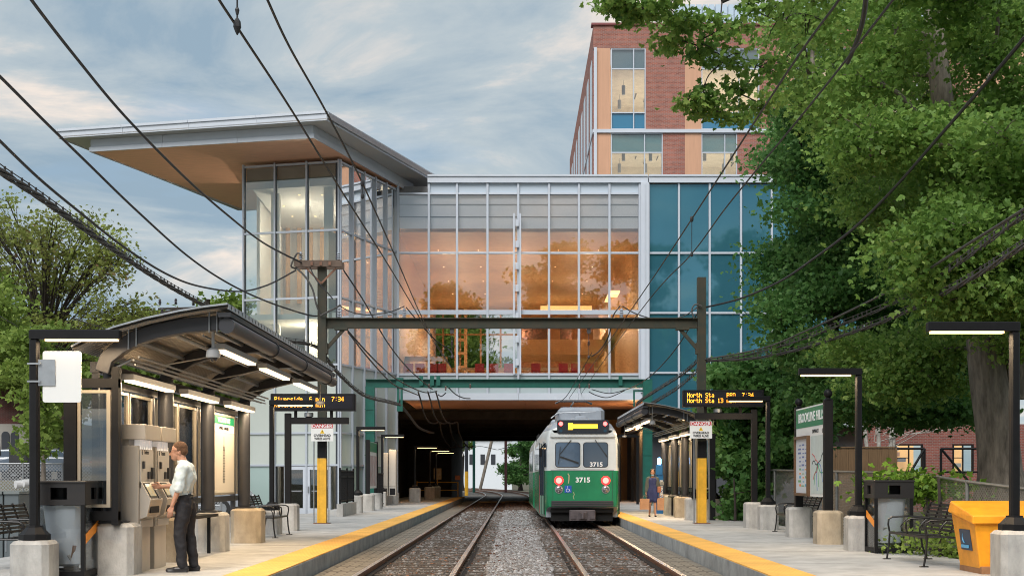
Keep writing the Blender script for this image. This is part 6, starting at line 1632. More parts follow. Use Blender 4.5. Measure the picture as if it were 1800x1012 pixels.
def tree(name, label, trunk, tr, clumps, lmat, leaf=.1, per=40, spread=.28, nsub=10, lobes=3, bark=None, group=None, seed=1, cat='tree', flat=.45, twig=.012, limb=.07, tr_end=None, fill=0, kmin=.25, fan=0):
    """trunk: list of 3D points; clumps: (centre, radii)"""
    r = random.Random(seed); base = Vector(trunk[0]); t = thing(name, label, cat, base, group)
    tp = spline(trunk, 6); n = len(tp); te = tr_end or tr*.35
    m = MB(); m.tube(tp, [tr*(1+.35*max(0,1-i/3))+(te-tr)*i/(n-1) for i in range(n)], 12)
    m.build('trunk', bark or M['bark'], t, smooth=True)
    lm = MB(); cs = []; cr = []
    nodes = [(tp[i], i) for i in range(int(n*kmin), n)]
    if not fan: clumps = sorted(clumps, key=lambda q: min((Vector(q[0])-p_).length for p_, _ in nodes))
    for (c, rad) in clumps:
        c = Vector(c); rad = Vector(rad)
        # leave the trunk somewhat below the clump
        k = min(range(n), key=lambda i: (tp[i]-c).length+1.2*max(0, tp[i].z-c.z+.3*(c-tp[i]).length)+ (0 if i > n*kmin else 30))
        s = min(nodes, key=lambda q: (q[0]-c).length*(1 if q[1] >= 0 else 1.05)+.5*max(0, q[0].z-c.z))[0]; mid = s.lerp(c, .5)+Vector((r.uniform(-.1,.1), r.uniform(-.1,.1), .10*(c-s).length*r.uniform(-.2,1)))
        if fan: s = tp[int(n*(.55+.4*r.random()))]; mid = s+Vector(((c-s).x*.32, (c-s).y*.4, (c-s).z*.62))
        br = spline([s, mid, c], 5); L_ = (c-s).length; r0 = min(te*1.1, limb*(.5+.12*L_))
        lm.tube(br, [r0+(r0*.3-r0)*i/(len(br)-1) for i in range(len(br))], 6)
        nodes += [(p_, -1) for p_ in br[2:-1]]
        shade = r.uniform(.3, .7)
        for q in range(nsub):
            while True:
                u = Vector((r.uniform(-1,1), r.uniform(-1,1), r.uniform(-1,1)))
                if .25 < u.length < 1: break
            e = c+Vector((u.x*rad.x, u.y*rad.y, u.z*rad.z)); s2 = br[r.randrange(len(br)//2, len(br))]
            md = s2.lerp(e, .55)+Vector((0,0,.07*(e-s2).length)); tw = [s2, md, e]
            lm.tube(tw, [twig*1.3, twig, twig*.4], 4, cap=False)
            for f_ in (.45, .7, .9, 1.05):
                cs.append(s2.lerp(e, f_)+Vector((r.gauss(0,spread*.5), r.gauss(0,spread*.5), r.gauss(0,spread*.3)))); cr.append(shade+r.uniform(-.15,.15))
        for q in range(fill):
            while True:
                u = Vector((r.uniform(-1,1), r.uniform(-1,1), r.uniform(-1,1)))
                if u.length < 1: break
            cs.append(c+Vector((u.x*rad.x, u.y*rad.y, u.z*rad.z))); cr.append(shade+r.uniform(-.15,.15))
    lm.build('limbs', bark or M['bark'], t, smooth=True)
    V, Q, A = leaves(cs, per, spread, leaf, flat, lobes, seed=seed, rnd_c=np.array(cr))
    np_mesh('crown', V, Q, 4, lmat, parent=t, attr=A)
    return t
def cl(x, y, D, rx_, ry_, rd): s = D/F; return (P(x,y,D), (rx_*s, rd, ry_*s))

M['leaf_bright'] = attr_mat('bright maple leaf', [(0,(.09,.19,.04)),(.5,(.21,.36,.075)),(1,(.40,.53,.14))], .5, trans=.5)
M['leaf_dark'] = attr_mat('dark maple leaf', [(0,(.05,.14,.04)),(.5,(.11,.25,.065)),(1,(.21,.37,.11))], .5, trans=.5)
M['leaf_mid'] = attr_mat('mid green leaf', [(0,(.11,.18,.03)),(.5,(.21,.31,.06)),(1,(.34,.43,.10))], .6, trans=.45)
M['leaf_fresh'] = attr_mat('fresh vine leaf', [(0,(.06,.14,.015)),(.5,(.14,.27,.03)),(1,(.26,.38,.06))], .5, trans=.35)
M['leaf_spring'] = attr_mat('young reddish green leaf', [(0,(.26,.14,.09)),(.22,(.22,.24,.07)),(1,(.36,.45,.11))], .6, trans=.5)
rj = random.Random(3)
def fill_clumps(region, D0, D1, n, rx_, ry_, rd, seed):
    """clumps scattered in a polygon given in picture coordinates, standing at many depths"""
    r = random.Random(seed); out = []
    xs_ = [p[0] for p in region]; ys_ = [p[1] for p in region]
    def inside(x, y):
        c = False; j = len(region)-1
        for i in range(len(region)):
            xi, yi = region[i]; xj, yj = region[j]
            if (yi > y) != (yj > y) and x < (xj-xi)*(y-yi)/(yj-yi)+xi: c = not c
            j = i
        return c
    while len(out) < n:
        x, y = r.uniform(min(xs_), max(xs_)), r.uniform(min(ys_), max(ys_))
        if inside(x, y):
            D = r.uniform(D0, D1); out.append(cl(x, y, D, rx_*r.uniform(.7,1.3), ry_*r.uniform(.7,1.3), rd))
    return out
# near overhanging maple on the right: trunk outside the frame, limbs reaching in over the platform
c1 = [cl(*q) for q in ((1070,4,17,28,10,.3),(1120,16,17,34,12,.4),(1150,28,17.2,34,14,.4),(1180,75,17.4,28,10,.3),(1210,180,17.5,30,9,.3),(1250,195,17.5,36,10,.3),(1290,210,17.7,34,12,.3),(1090,8,17,45,14,.5),(1160,5,17,55,14,.6),(1230,30,17,50,26,.6),(1300,60,17.5,50,40,.6),(1225,90,17.3,36,22,.5),(1275,110,17.6,42,30,.5),(1340,120,18,45,35,.6),(1235,165,17.5,36,16,.4),
  (1300,170,18,40,25,.5),(1380,40,18,55,40,.7),(1400,110,18.3,40,40,.6),(1262,60,17.2,40,25,.5),(1350,190,18,36,20,.4),(1440,30,18.5,45,40,.7),(1200,45,17.2,30,14,.4),(1315,8,17.6,50,16,.5))]
mp1 = tree('maple_tree', 'nearest maple whose thin branches of pale leaves hang over the brick block from the top', [(9.6,18.5,-.4),(9.5,18.5,3),(9.2,18.4,6.5),(8.2,18.3,8.6),(6.9,18.2,9.4),(5.2,18,9.0),(3.9,17.5,8.5),(2.8,17.2,7.9)], .22, c1, M['leaf_bright'], leaf=.062, per=7, spread=.12, nsub=5, lobes=5, seed=11, flat=.25, twig=.008, limb=.022, kmin=.70, bark=M['bark_dark'], tr_end=.03)
# big bright maple, trunk in view
reg = [(1400,-60),(1830,-60),(1830,640),(1740,610),(1690,560),(1600,500),(1540,430),(1500,330),(1440,240),(1400,120)]
c2 = fill_clumps(reg, 22, 31, 84, 58, 26, 1.0, 5)+fill_clumps([(1640,260),(1830,200),(1830,600),(1740,600),(1660,520)], 20.5, 24, 30, 60, 30, .9, 6)+fill_clumps([(1420,100),(1830,60),(1830,500),(1600,480),(1500,330)], 30, 33, 24, 62, 40, 1.0, 7)+fill_clumps([(1500,560),(1700,590),(1720,690),(1480,680)], 27, 31, 14, 46, 22, .9, 9)
T2 = tree('maple_tree', 'big bright leaved maple with thick grey trunk behind the right fence', [P(1762,880,26),P(1752,760,26),P(1735,650,26),P(1722,520,26),P(1700,380,26),P(1660,200,26),P(1640,20,26)], .46, c2, M['leaf_bright'], leaf=.078, per=30, spread=.29, nsub=8, flat=.45, seed=12, limb=.09, tr_end=.18)
MB().tube(spline([P(1778,700,26.2),P(1790,560,26.2),P(1800,400,26.4),P(1815,200,26.6)],6), [.28]*6+[.24]*6+[.18]*6+[.12], 10).build('second_stem', M['bark'], T2, smooth=True)
# dark maple in the middle
reg = [(1420,150),(1358,275),(1385,330),(1385,400),(1352,490),(1350,540),(1375,600),(1350,650),(1420,700),(1560,690),(1680,690),(1760,680),(1760,560),(1600,480),(1560,380),(1500,240),(1440,150)]
c3 = fill_clumps(reg, 33, 40, 105, 38, 22, 1.1, 8)+fill_clumps([(1450,690),(1700,690),(1690,728),(1480,728)], 31, 38, 26, 30, 14, .8, 10)
tree('maple_tree', 'dense dark green maple in front of the blue glass block', [P(1445,850,37),P(1450,740,37),P(1462,600,37),P(1465,450,37),P(1450,300,37),P(1430,200,37)], .26, c3, M['leaf_dark'], leaf=.10, per=32, spread=.36, nsub=8, flat=.5, seed=13, bark=M['bark_dark'], limb=.08)
# undergrowth behind the right shelter and fence
def shrub(label, reg, D0, D1, n, base, mt, seed, leaf=.13, per=14, rx_=26, ry_=22, name='shrub', **k):
    c = fill_clumps(reg, D0, D1, n, rx_, ry_, .7, seed); b = P(*base); b.z = -.3
    return tree(name, label, [b, b+Vector((.05,.05,.8)), b+Vector((0,0,1.8))], .06, c, mt, leaf=leaf, per=per, spread=.24, nsub=7, seed=seed, cat='shrub', bark=M['bark_dark'], limb=.03, group='shrubs behind the right fence', **k)
shrub('tall leafy shrub between the blue glass block and the amber display', [(1262,655),(1330,640),(1420,640),(1430,760),(1380,830),(1290,850),(1255,800),(1250,720)], 39, 44, 46, (1330,840,42), M['leaf_dark'], 21, leaf=.17)
shrub('dark shrub beside the right lamp and the second display', [(1285,780),(1310,770),(1340,800),(1330,880),(1295,900),(1280,880)], 38, 41, 16, (1290,880,38), M['leaf_dark'], 22, leaf=.15)
shrub('dark shrub behind the station map board', [(1370,650),(1440,660),(1445,730),(1440,810),(1400,830),(1350,800)], 38, 44, 26, (1410,830,41), M['leaf_dark'], 23, leaf=.16)
0 and shrub('small dark shrub at the foot of the big trunk', [(1695,770),(1720,780),(1725,860),(1690,860)], 27, 28, 8, (1705,870,28), M['leaf_mid'], 24, leaf=.10, rx_=12, ry_=14)
shrub('bright vine climbing over the chain link fence beside the litter bin', [(1545,840),(1600,842),(1700,850),(1725,856),(1690,866),(1600,860),(1590,880),(1568,880),(1550,860)], 23.4, 23.9, 13, (1580,930,24), M['leaf_fresh'], 25, leaf=.085, per=4, rx_=14, ry_=6, name='climbing_vine')
shrub('low weeds under the bench along the right fence', [(1600,930),(1700,935),(1705,985),(1620,980)], 20.8, 21.4, 6, (1650,985,21), M['leaf_mid'], 26, leaf=.06, per=7, rx_=16, ry_=10)
# birch stems
t = thing('birch_clump', 'pale birch stems standing in front of the brick annex', 'tree', P(1545,850,52))
m = MB()
for (x0_, x1_, y1_) in ((1528,1520,740),(1547,1543,720),(1567,1573,725),(1562,1568,740)):
    m.tube(spline([P(x0_+3,850,52),P((x0_+x1_)/2,790,52),P(x1_,y1_,52),P(x1_+3,y1_-80,52)],4), [.09]*4+[.08]*4+[.06]*4+[.03], 7)
for k in range(16):
    a = P(1555+rj.uniform(-20,15), rj.uniform(740,790), 52); m.tube([a, a+Vector((rj.uniform(-.5,1.6),rj.uniform(-.3,.3),rj.uniform(.2,1.0))), a+Vector((rj.uniform(0,2.6),0,rj.uniform(.3,1.2)))], .016, 4)
m.build('trunk', mat('white birch bark', (.50,.47,.42), .8, col2=(.2,.18,.16), vscale=8), t, smooth=True)
# left background trees
reg = [(-40,345),(60,350),(120,348),(175,380),(200,430),(240,480),(262,530),(255,580),(200,640),(60,640),(-40,600)]
c = fill_clumps(reg, 54, 62, 80, 26, 22, 1.4, 31)
tree('roadside_tree', 'large airy tree with visible upright limbs at the left edge', [P(78,800,58),P(80,740,58),P(82,690,58),P(82,650,58)], .22, c, M['leaf_spring'], leaf=.12, per=6, spread=.34, nsub=7, seed=32, bark=M['bark_dark'], limb=.045, twig=.014, tr_end=.12, fan=1)
reg = [(-30,480),(20,500),(40,560),(20,650),(-40,680)]
tree('roadside_tree', 'yellow green tree cut by the left edge behind the lamp', [P(-10,800,48),P(-8,700,48),P(-5,600,48),P(0,520,48)], .18, fill_clumps(reg, 45, 50, 18, 24, 18, 1.2, 33), M['leaf_mid'], leaf=.12, per=9, spread=.3, nsub=8, seed=34, bark=M['bark_dark'])
reg = [(30,590),(60,560),(100,590),(120,640),(130,720),(120,770),(90,800),(50,790),(30,740),(20,660)]
tree('young_street_tree', 'young street tree with fresh leaves behind the near left lamp', [P(76,850,40),P(77,760,40),P(78,690,40),P(80,600,40)], .07, fill_clumps(reg, 38.5, 41.5, 22, 18, 18, .7, 35), M['leaf_mid'], leaf=.13, per=8, spread=.22, nsub=7, seed=36, limb=.03)
reg = [(100,600),(260,560),(330,575),(420,590),(430,700),(260,720),(110,740)]
tree('background_tree', 'green tree mass behind the left shelter windows', [P(260,800,75),P(260,740,75),P(262,680,75)], .3, fill_clumps(reg, 70, 82, 60, 36, 26, 2, 37), M['leaf_mid'], leaf=.28, per=12, spread=.5, nsub=8, seed=38, bark=M['bark_dark'])
reg = [(370,540),(432,530),(434,600),(380,600)]
tree('background_tree', 'small pale tree visible between shelter roof and tower', [P(405,800,85),P(405,700,85),P(405,620,85)], .2, fill_clumps(reg, 80, 88, 14, 22, 16, 1.5, 39), M['leaf_mid'], leaf=.25, per=10, spread=.45, nsub=7, seed=40, bark=M['bark_dark'])
reg = [(-40,610),(40,600),(140,600),(200,630),(205,660),(100,672),(-40,675)]
tree('background_tree', 'dark hedge like tree above the parked cars on the left', [P(120,800,85),P(120,740,85),P(120,700,85)], .3, fill_clumps(reg, 80, 90, 24, 30, 18, 2, 41), M['leaf_mid'], leaf=.28, per=12, spread=.5, nsub=8, seed=42, bark=M['bark_dark'])
# beyond the underpass
reg = [(902,783),(925,780),(960,780),(960,845),(905,845),(893,835),(890,820)]
tree('background_tree', 'leafy tree beyond the underpass beside the tram', [P(915,862,165),P(915,840,165),P(915,800,165)], .3, fill_clumps(reg, 155, 172, 22, 9, 8, 1.5, 43), M['leaf_dark'], leaf=.25, per=16, spread=.4, nsub=8, seed=44, bark=M['bark_dark'], fill=8)
reg = [(804,766),(832,766),(828,780),(818,790),(804,790)]
tree('background_tree', 'small green crown at the upper left of the underpass mouth', [P(812,862,150),P(812,840,150),P(815,800,150)], .3, fill_clumps(reg, 145, 155, 7, 6, 4, 1, 45), M['leaf_mid'], leaf=.22, per=10, spread=.3, nsub=7, seed=46, bark=M['bark_dark'])
# trees seen through the far windows of the bridge and mirrored in its glass
reg = [(735,480),(850,470),(860,560),(850,600),(870,640),(900,650),(900,700),(735,700)]
tree('background_tree', 'tree seen through the far windows of the glazed bridge', [P(800,830,130),P(800,760,130),P(800,680,130),P(800,560,130)], .4, fill_clumps(reg, 120, 140, 36, 22, 20, 4, 47), M['leaf_mid'], leaf=.35, per=16, spread=.9, nsub=9, seed=48, bark=M['bark_dark'], fill=14)
for i, (x, y, h, rr_) in enumerate(((-7.5,-26,27,4.2),(5.5,-26,31,6),(15,-24,30,6.5),(27,-20,31,6))):
    r_ = random.Random(60+i); cc = [((x+r_.uniform(-1,1)*rr_*(1-.55*f), y+r_.uniform(-1,1)*rr_*.6, h*.32+f*h*.62), (rr_*.34, rr_*.34, rr_*.24)) for f in [r_.random() for _ in range(30)]]
    tree('tall_tree', ('tall tree behind the viewpoint mirrored at left in the bridge glass','tall tree behind the viewpoint mirrored at right in the bridge glass','tall tree behind the viewpoint mirrored in the blue glass','rightmost tall tree behind the viewpoint mirrored in the blue glass')[i], [(x,y,-.4),(x,y,h*.3),(x+.3,y,h*.6),(x,y,h*.9)], .4, cc, M['leaf_dark'], leaf=.42, per=14, spread=.7, nsub=8, seed=70+i, bark=M['bark_dark'], fill=8)

# ------------------------------------------------------------------ chain link fence on the right
def chain_mat(name, col, sc):
    m = bpy.data.materials.new(name); m.use_nodes = True; nt = m.node_tree; b = nt.nodes['Principled BSDF']; b.inputs['Base Color'].default_value = (*col,1); b.inputs['Metallic'].default_value = .6; b.inputs['Roughness'].default_value = .5
    o = nt.nodes['Material Output']; t = nt.nodes.new('ShaderNodeTexCoord'); sp = nt.nodes.new('ShaderNodeSeparateXYZ'); nt.links.new(t.outputs['Object'], sp.inputs[0])
    outs = []
    for sg in (1, -1):
        a = nt.nodes.new('ShaderNodeMath'); a.operation = 'MULTIPLY_ADD'; a.inputs[1].default_value = sg; nt.links.new(sp.outputs['Z'], a.inputs[0]); nt.links.new(sp.outputs['Y'], a.inputs[2])
        b_ = nt.nodes.new('ShaderNodeMath'); b_.operation = 'MULTIPLY'; b_.inputs[1].default_value = sc; nt.links.new(a.outputs[0], b_.inputs[0])
        f = nt.nodes.new('ShaderNodeMath'); f.operation = 'FRACT'; nt.links.new(b_.outputs[0], f.inputs[0])
        l = nt.nodes.new('ShaderNodeMath'); l.operation = 'LESS_THAN'; l.inputs[1].default_value = .27; nt.links.new(f.outputs[0], l.inputs[0]); outs.append(l)
    mxx = nt.nodes.new('ShaderNodeMath'); mxx.operation = 'MAXIMUM'; nt.links.new(outs[0].outputs[0], mxx.inputs[0]); nt.links.new(outs[1].outputs[0], mxx.inputs[1])
    tr = nt.nodes.new('ShaderNodeBsdfTransparent'); ms = nt.nodes.new('ShaderNodeMixShader'); nt.links.new(mxx.outputs[0], ms.inputs[0]); nt.links.new(tr.outputs[0], ms.inputs[1]); nt.links.new(b.outputs[0], ms.inputs[2]); nt.links.new(ms.outputs[0], o.inputs[0])
    return m
M['mesh'] = chain_mat('galvanised chain link', (.36,.34,.31), 14)
t = thing('chain_link_fence', 'sagging chain link fence with pipe rail behind the right platform', 'fence', (7.6, 28, 0))
fp = [(7.75,15.5,1.0),(7.7,18.8,1.32),(7.65,21.6,1.44),(7.7,23.8,1.56),(7.7,27,1.62),(7.7,30.5,1.66),(7.7,34,1.70),(7.75,38,1.74),(7.8,42,1.74),(7.9,46,1.74)]
m = MB(); m.tube(fp, .028, 8); m.build('top_rail', mat('dull pipe', (.25,.24,.22), .55, metal=.6, var=.2), t, smooth=True)
pm_ = mat('dull pipe post', (.22,.22,.21), .55, metal=.6, var=.2)
for x, y, z in fp: MB().tube([(x,y,-.2),(x,y,z+.03)], .035, 8).build('post', pm_, t, smooth=True)
m = MB()
for (a, b_) in zip(fp[:-1], fp[1:]): m.quad((a[0]+.03,a[1],-.2),(b_[0]+.03,b_[1],-.2),(b_[0]+.03,b_[1],b_[2]),(a[0]+.03,a[1],a[2]))
m.build('mesh_fabric', M['mesh'], t)
tag(MB().b(7.0, 30, 5, 55, -.44, .05).build('verge', mat('leaf litter verge', (.07,.055,.03), .95, col2=(.05,.07,.02), vscale=2.5, bump=.6, bscale=12)), kind='structure')
n = 5000; rr_ = np.random.default_rng(5); yv = 14+34*rr_.random(n); xv = 7.1+2.2*rr_.random(n)**1.5
Vv, Qv, Av = leaves(np.stack([xv, yv, np.full(n,.08)], 1), 1, .05, .07, 1, 1, seed=6, rnd_c=np.full(n,.5))
tag(np_mesh('ground_cover', Vv, Qv, 4, attr_mat('ground ivy and dead leaf', [(0,(.13,.06,.02)),(.45,(.10,.07,.03)),(.5,(.04,.09,.015)),(1,(.07,.14,.02))], .7), attr=Av), 'low ivy and dead leaves along the foot of the right fence', 'ground cover', kind='stuff')
# wooden fence right
t = thing('wooden_fence', 'brown vertical board fence behind the map board and the birch stems', 'fence', (13, 48, 0))
m = MB(); WD = 48
for k in range(34):
    x = xc(1445,WD)+k*.083*1.0
    m.b(x, x+.078, WD+.004*(k%3), WD+.03+.004*(k%3), -.2, zc(787,WD))
m.b(xc(1445,WD), xc(1573,WD), WD-.03, WD+.06, zc(786.8,WD), zc(784.5,WD))
m.build('boards', mat('brown stained boards', (.20,.12,.06), .85, var=.25, vscale=3, stretch=(6,1,.4)), t)
# black braced gate frames before the annex windows
for i, (a, b_, s, lb) in enumerate(((1575,1625,1,'black braced steel frame before the left lit annex window'),(1654,1720,-1,'black braced steel frame before the right lit annex window'))):
    D_ = 50; m = MB(); x0_, x1_ = xc(a,D_), xc(b_,D_); z0_, z1_ = zc(850,D_), zc(788,D_)
    m.tube([(x0_,D_,-.3),(x0_,D_,z1_)], .05, 6).tube([(x1_,D_,-.3),(x1_,D_,z1_)], .05, 6).tube([(x0_,D_,z1_),(x1_,D_,z1_)], .05, 6).tube([(x0_,D_,zc(829,D_)),(x1_,D_,zc(829,D_))], .04, 6)
    m.tube([(x0_ if s < 0 else x1_,D_,z1_),(x1_-.3 if s < 0 else x0_+.3,D_,z0_)], .05, 6)
    tag(m.build('steel_frame', M['black']), lb, 'steel frame', 'black braced frames')
# timber shed wall right of the trunk
# left: chain fence, bollards of wrapped pipes, building, cars
t = thing('chain_link_fence', 'chain link fence on the bank at the far left', 'fence', (-15, 42, .3))
m = MB(); fy = 42
for k in range(9): x = -20+k*1.3; m.tube([(x,fy,.2),(x,fy,2.0)], .035, 8)
m.tube([(-20,fy,1.98),(-9.6,fy,1.98)], .025, 6).tube([(-20,fy,.6),(-9.6,fy,.6)], .02, 6); m.build('posts', mat('grey pipe', (.30,.31,.32), .5, metal=.6), t)
def chain2():
    m = chain_mat('galvanised chain link left', (.30,.31,.32), 9)
    return m
mm = chain2()
for n_ in mm.node_tree.nodes:
    if n_.type == 'SEPXYZ':
        for l in list(mm.node_tree.links):
            if l.from_node == n_ and l.from_socket.name == 'Y': to = l.to_socket; mm.node_tree.links.remove(l); mm.node_tree.links.new(n_.outputs['X'], to)
MB().quad((-20,fy,.2),(-9.6,fy,.2),(-9.6,fy,1.97),(-20,fy,1.97)).build('mesh_fabric', mm, t)
for i, (x, y) in enumerate(((27,852),(41,850))):
    a = P(x, y-1, 41); tag(MB().tube([a, a+Vector((.28,.25,.02))], .13, 14).build('pipe_section', mat('white plastic pipe', (.6,.6,.6), .5)), ('left' if i == 0 else 'right')+' of two short white pipe sections lying on the soil', 'pipe', 'white pipe sections')
tag(MB().lathe([(.5,P(0,833,44).z),(.5,P(0,783,44).z)], xc(43,44), 44, 20).build('corrugated_tank', mat('black corrugated tank', (.03,.03,.032), .7)), 'black ribbed drum behind the near left lamp', 'drum')
bd = thing('brick_corner_building', 'dark red building with arched pale ground floor openings at the left edge', 'building', (-34, 88, 1.4))
D_ = 88; MB().b(xc(-80,D_), xc(34,D_), D_, D_+12, 1.2, zc(655,D_)).build('wall', brick_mat('dark red brick', (.12,.03,.025), (.08,.02,.018), (.12,.09,.08)), bd)
MB().b(xc(-80,D_), xc(140,D_), D_-.2, D_+11, 1.2, zc(745,D_)).build('ground_floor', mat('pale ground floor', (.35,.33,.30), .7), bd)
m = MB()
for v in (-6, 12, 28, 60, 85, 110):
    w_ = .28; x = xc(v,D_); zt2 = zc(765,D_); m.ext([(x-w_,D_-.24,1.5),(x+w_,D_-.24,1.5),(x+w_,D_-.24,zt2)]+[(x+w_*math.cos(a),D_-.24,zt2+w_*math.sin(a)) for a in np.linspace(.3,2.8,8)]+[(x-w_,D_-.24,zt2)], (0,.03,0))
m.build('window', M['darkmull'], bd)

# ------------------------------------------------------------------ cars
def car(x, y, z, label, paint, face=1, sc=1.0, tail=False):
    t = thing('parked_car', label, 'car', (x, y, z), 'parked cars')
    L_, W = 4.5, 1.75; f = face
    prof = [(-2.25,.35),(-2.25,.72),(-2.15,.92),(-1.45,1.0),(-.75,1.42),(.55,1.46),(1.35,1.05),(2.1,.95),(2.25,.75),(2.25,.35)]
    m = MB(); vs = []; n = len(prof)
    for s, k in ((-1,1),(1,1)):
        for px, pz in prof: w_ = W/2*(.80 if pz > 1.1 else (.98 if pz > .9 else 1)); vs.append((x+px*f, y+s*w_, z+pz))
    m.add(vs, [tuple(range(n)), tuple(range(n,2*n))[::-1]]+[(i,n+i,n+(i+1)%n,(i+1)%n) for i in range(n)])
    m.build('body', paint, t, bevel=.05)
    g_ = MB()
    for s in (-1,1):
        yy = y+s*(W/2*.86)
        g_.ext([(x-1.25*f,yy+s*.05,z+1.04),(x+1.1*f,yy+s*.05,z+1.06),(x+.5*f,yy,z+1.38),(x-.72*f,yy,z+1.36)], (0,s*.05,0))
    g_.build('window', G_, t)
    for wx in (-1.4, 1.4):
        for s in (-1, 1):
            wm = MB(); wm.ext([(x+wx*f+.33*math.cos(a), y+s*(W/2-.12), z+.33+.33*math.sin(a)) for a in np.linspace(0,2*math.pi,18,endpoint=False)], (0,s*.14,0)); wo = wm.build('wheel', mat('tyre', (.02,.02,.02), .8), t)
            rm = MB(); rm.ext([(x+wx*f+.2*math.cos(a), y+s*(W/2+.02), z+.33+.2*math.sin(a)) for a in np.linspace(0,2*math.pi,14,endpoint=False)], (0,s*.015,0)); rm.build('rim', M['steel'], wo)
    for s in (-.6, .6):
        MB().b(x+2.22*f, x+2.27*f, y+s-.15, y+s+.15, z+.7, z+.82).build('headlight', mat('headlamp', (.7,.7,.7), .2), t)
        MB().b(x-2.27*f, x-2.22*f, y+s-.15, y+s+.15, z+.72, z+.86).build('tail_light', rd if tail else mat('tail lamp', (.4,.02,.02), .3), t)
    return t
car(xc(8,64), 64, 1.47, 'silver white car at the left edge on the street', mat('silver white paint', (.55,.58,.60), .25, spec=.7))
car(xc(88,62.5), 62.5, 1.47, 'dark blue grey car behind the young street tree', mat('blue grey paint', (.10,.13,.17), .2, spec=.7), face=-1)
car(xc(330,46), 46, .1, 'silver car seen through the left shelter windows', mat('silver paint', (.40,.43,.47), .25, metal=.4), tail=True)
car(xc(148,38), 37.4, -.35, 'dark car with lit red tail light behind the shelter end wall', mat('dark car paint', (.05,.06,.08), .25), face=1, tail=True)
# ------------------------------------------------------------------ people
def capsule(m, a, ra, b_, rb, n=14):
    a = Vector(a); b_ = Vector(b_); d = (b_-a); L_ = d.length; d = d.normalized() if L_ > 1e-6 else Vector((0,0,1))
    pts = []; rs = []
    for k in range(5): t = -math.pi/2+math.pi/2*k/4; pts.append(a+d*ra*math.sin(t)); rs.append(max(ra*math.cos(t), ra*.05))
    for k in range(1,5): t = math.pi/2*k/4; pts.append(b_+d*rb*math.sin(t)); rs.append(max(rb*math.cos(t), rb*.05))
    # cylinder part between
    pts.insert(5, b_.copy()); rs.insert(5, rb)
    m.tube(pts, rs, n)
def mesh_blob(name, m, mt, parent, vox, smooth=4, fac=.5, folds=0):
    o = m.build(name, mt, parent, smooth=True)
    rm = o.modifiers.new('remesh', 'REMESH'); rm.mode = 'VOXEL'; rm.voxel_size = vox; rm.use_smooth_shade = True
    if folds:
        tx = bpy.data.textures.new('cloth_folds', 'CLOUDS'); tx.noise_scale = .11; tx.noise_depth = 1
        dm = o.modifiers.new('folds', 'DISPLACE'); dm.texture = tx; dm.strength = folds; dm.mid_level = .5; dm.texture_coords = 'LOCAL'
    sm = o.modifiers.new('smooth', 'SMOOTH'); sm.iterations = smooth; sm.factor = fac
    return o
def hand(m, wrist, dirv, side, palm_n, curl, s=1.0, point=False):
    """wrist point, direction of the hand, side vector towards the thumb, palm normal"""
    w_ = Vector(wrist); d = Vector(dirv).normalized(); th = Vector(side).normalized(); pn = Vector(palm_n).normalized()
    for k in range(4):
        o_ = th*(.028-.0185*k)*s; capsule(m, w_+o_*.7+d*.01, .013*s, w_+o_+d*.085*s, .011*s, 8)
    ln = (.040,.045,.042,.033)
    for k in range(4):
        p = w_+th*(.030-.020*k)*s+d*.085*s; c = 0 if (point and k == 0) else curl
        a0 = .25*c; dd = d
        for q, f_ in enumerate((1.0,.65,.55)):
            dd = (dd*math.cos(a0+.35*c)+pn*math.sin(a0+.35*c)).normalized(); e = p+dd*ln[k]*f_*s
            capsule(m, p, (.0095-.001*q)*s, e, (.0088-.001*q)*s, 8); p = e; pn2 = pn
    t0 = w_+th*.025*s+d*.02*s; t1 = t0+(th*.7+d*.6+pn*.3).normalized()*.035*s; t2 = t1+(th*.25+d*.9+pn*.35).normalized()*.03*s
    capsule(m, t0, .013*s, t1, .011*s, 8); capsule(m, t1, .011*s, t2, .008*s, 8)

skin = mat('skin', (.50,.27,.185), .5, var=.08, vscale=20, spec=.4)
# ---- man at the machine, facing -X
GX, GY = -4.50, 17.42
def mp_(f, s, z): return Vector((GX-f, GY-s, PZ+z))
man = thing('person', 'man in a pale blue shirt and black trousers pressing the ticket machine screen', 'person', (GX, GY, PZ))
b = MB()
hc = mp_(.085,0,1.625)
hd = (mp_(.115,0,1.66))
b.ell(mp_(.055,0,1.655), (.098,.076,.105), 18, 12)         # cranium
b.ell(mp_(.10,0,1.60), (.066,.060,.085), 16, 10)           # face
b.ell(mp_(.115,0,1.545), (.045,.045,.038), 12, 8)          # jaw and chin
capsule(b, mp_(.155,0,1.625), .012, mp_(.178,0,1.592), .015)  # nose
capsule(b, mp_(.150,.018,1.565), .010, mp_(.150,-.018,1.565), .010)  # lips
for s in (.077,-.077): b.ell(mp_(.035,s,1.615), (.018,.012,.032), 10, 8)
for s in (.03,-.03): b.ell(mp_(.135,s,1.637), (.02,.022,.012), 10, 6)
capsule(b, mp_(.03,0,1.57), .058, mp_(-.01,0,1.44), .062)
capsule(b, mp_(-.02,0,1.36), .09, mp_(.0,0,1.02), .085)
sh = {}
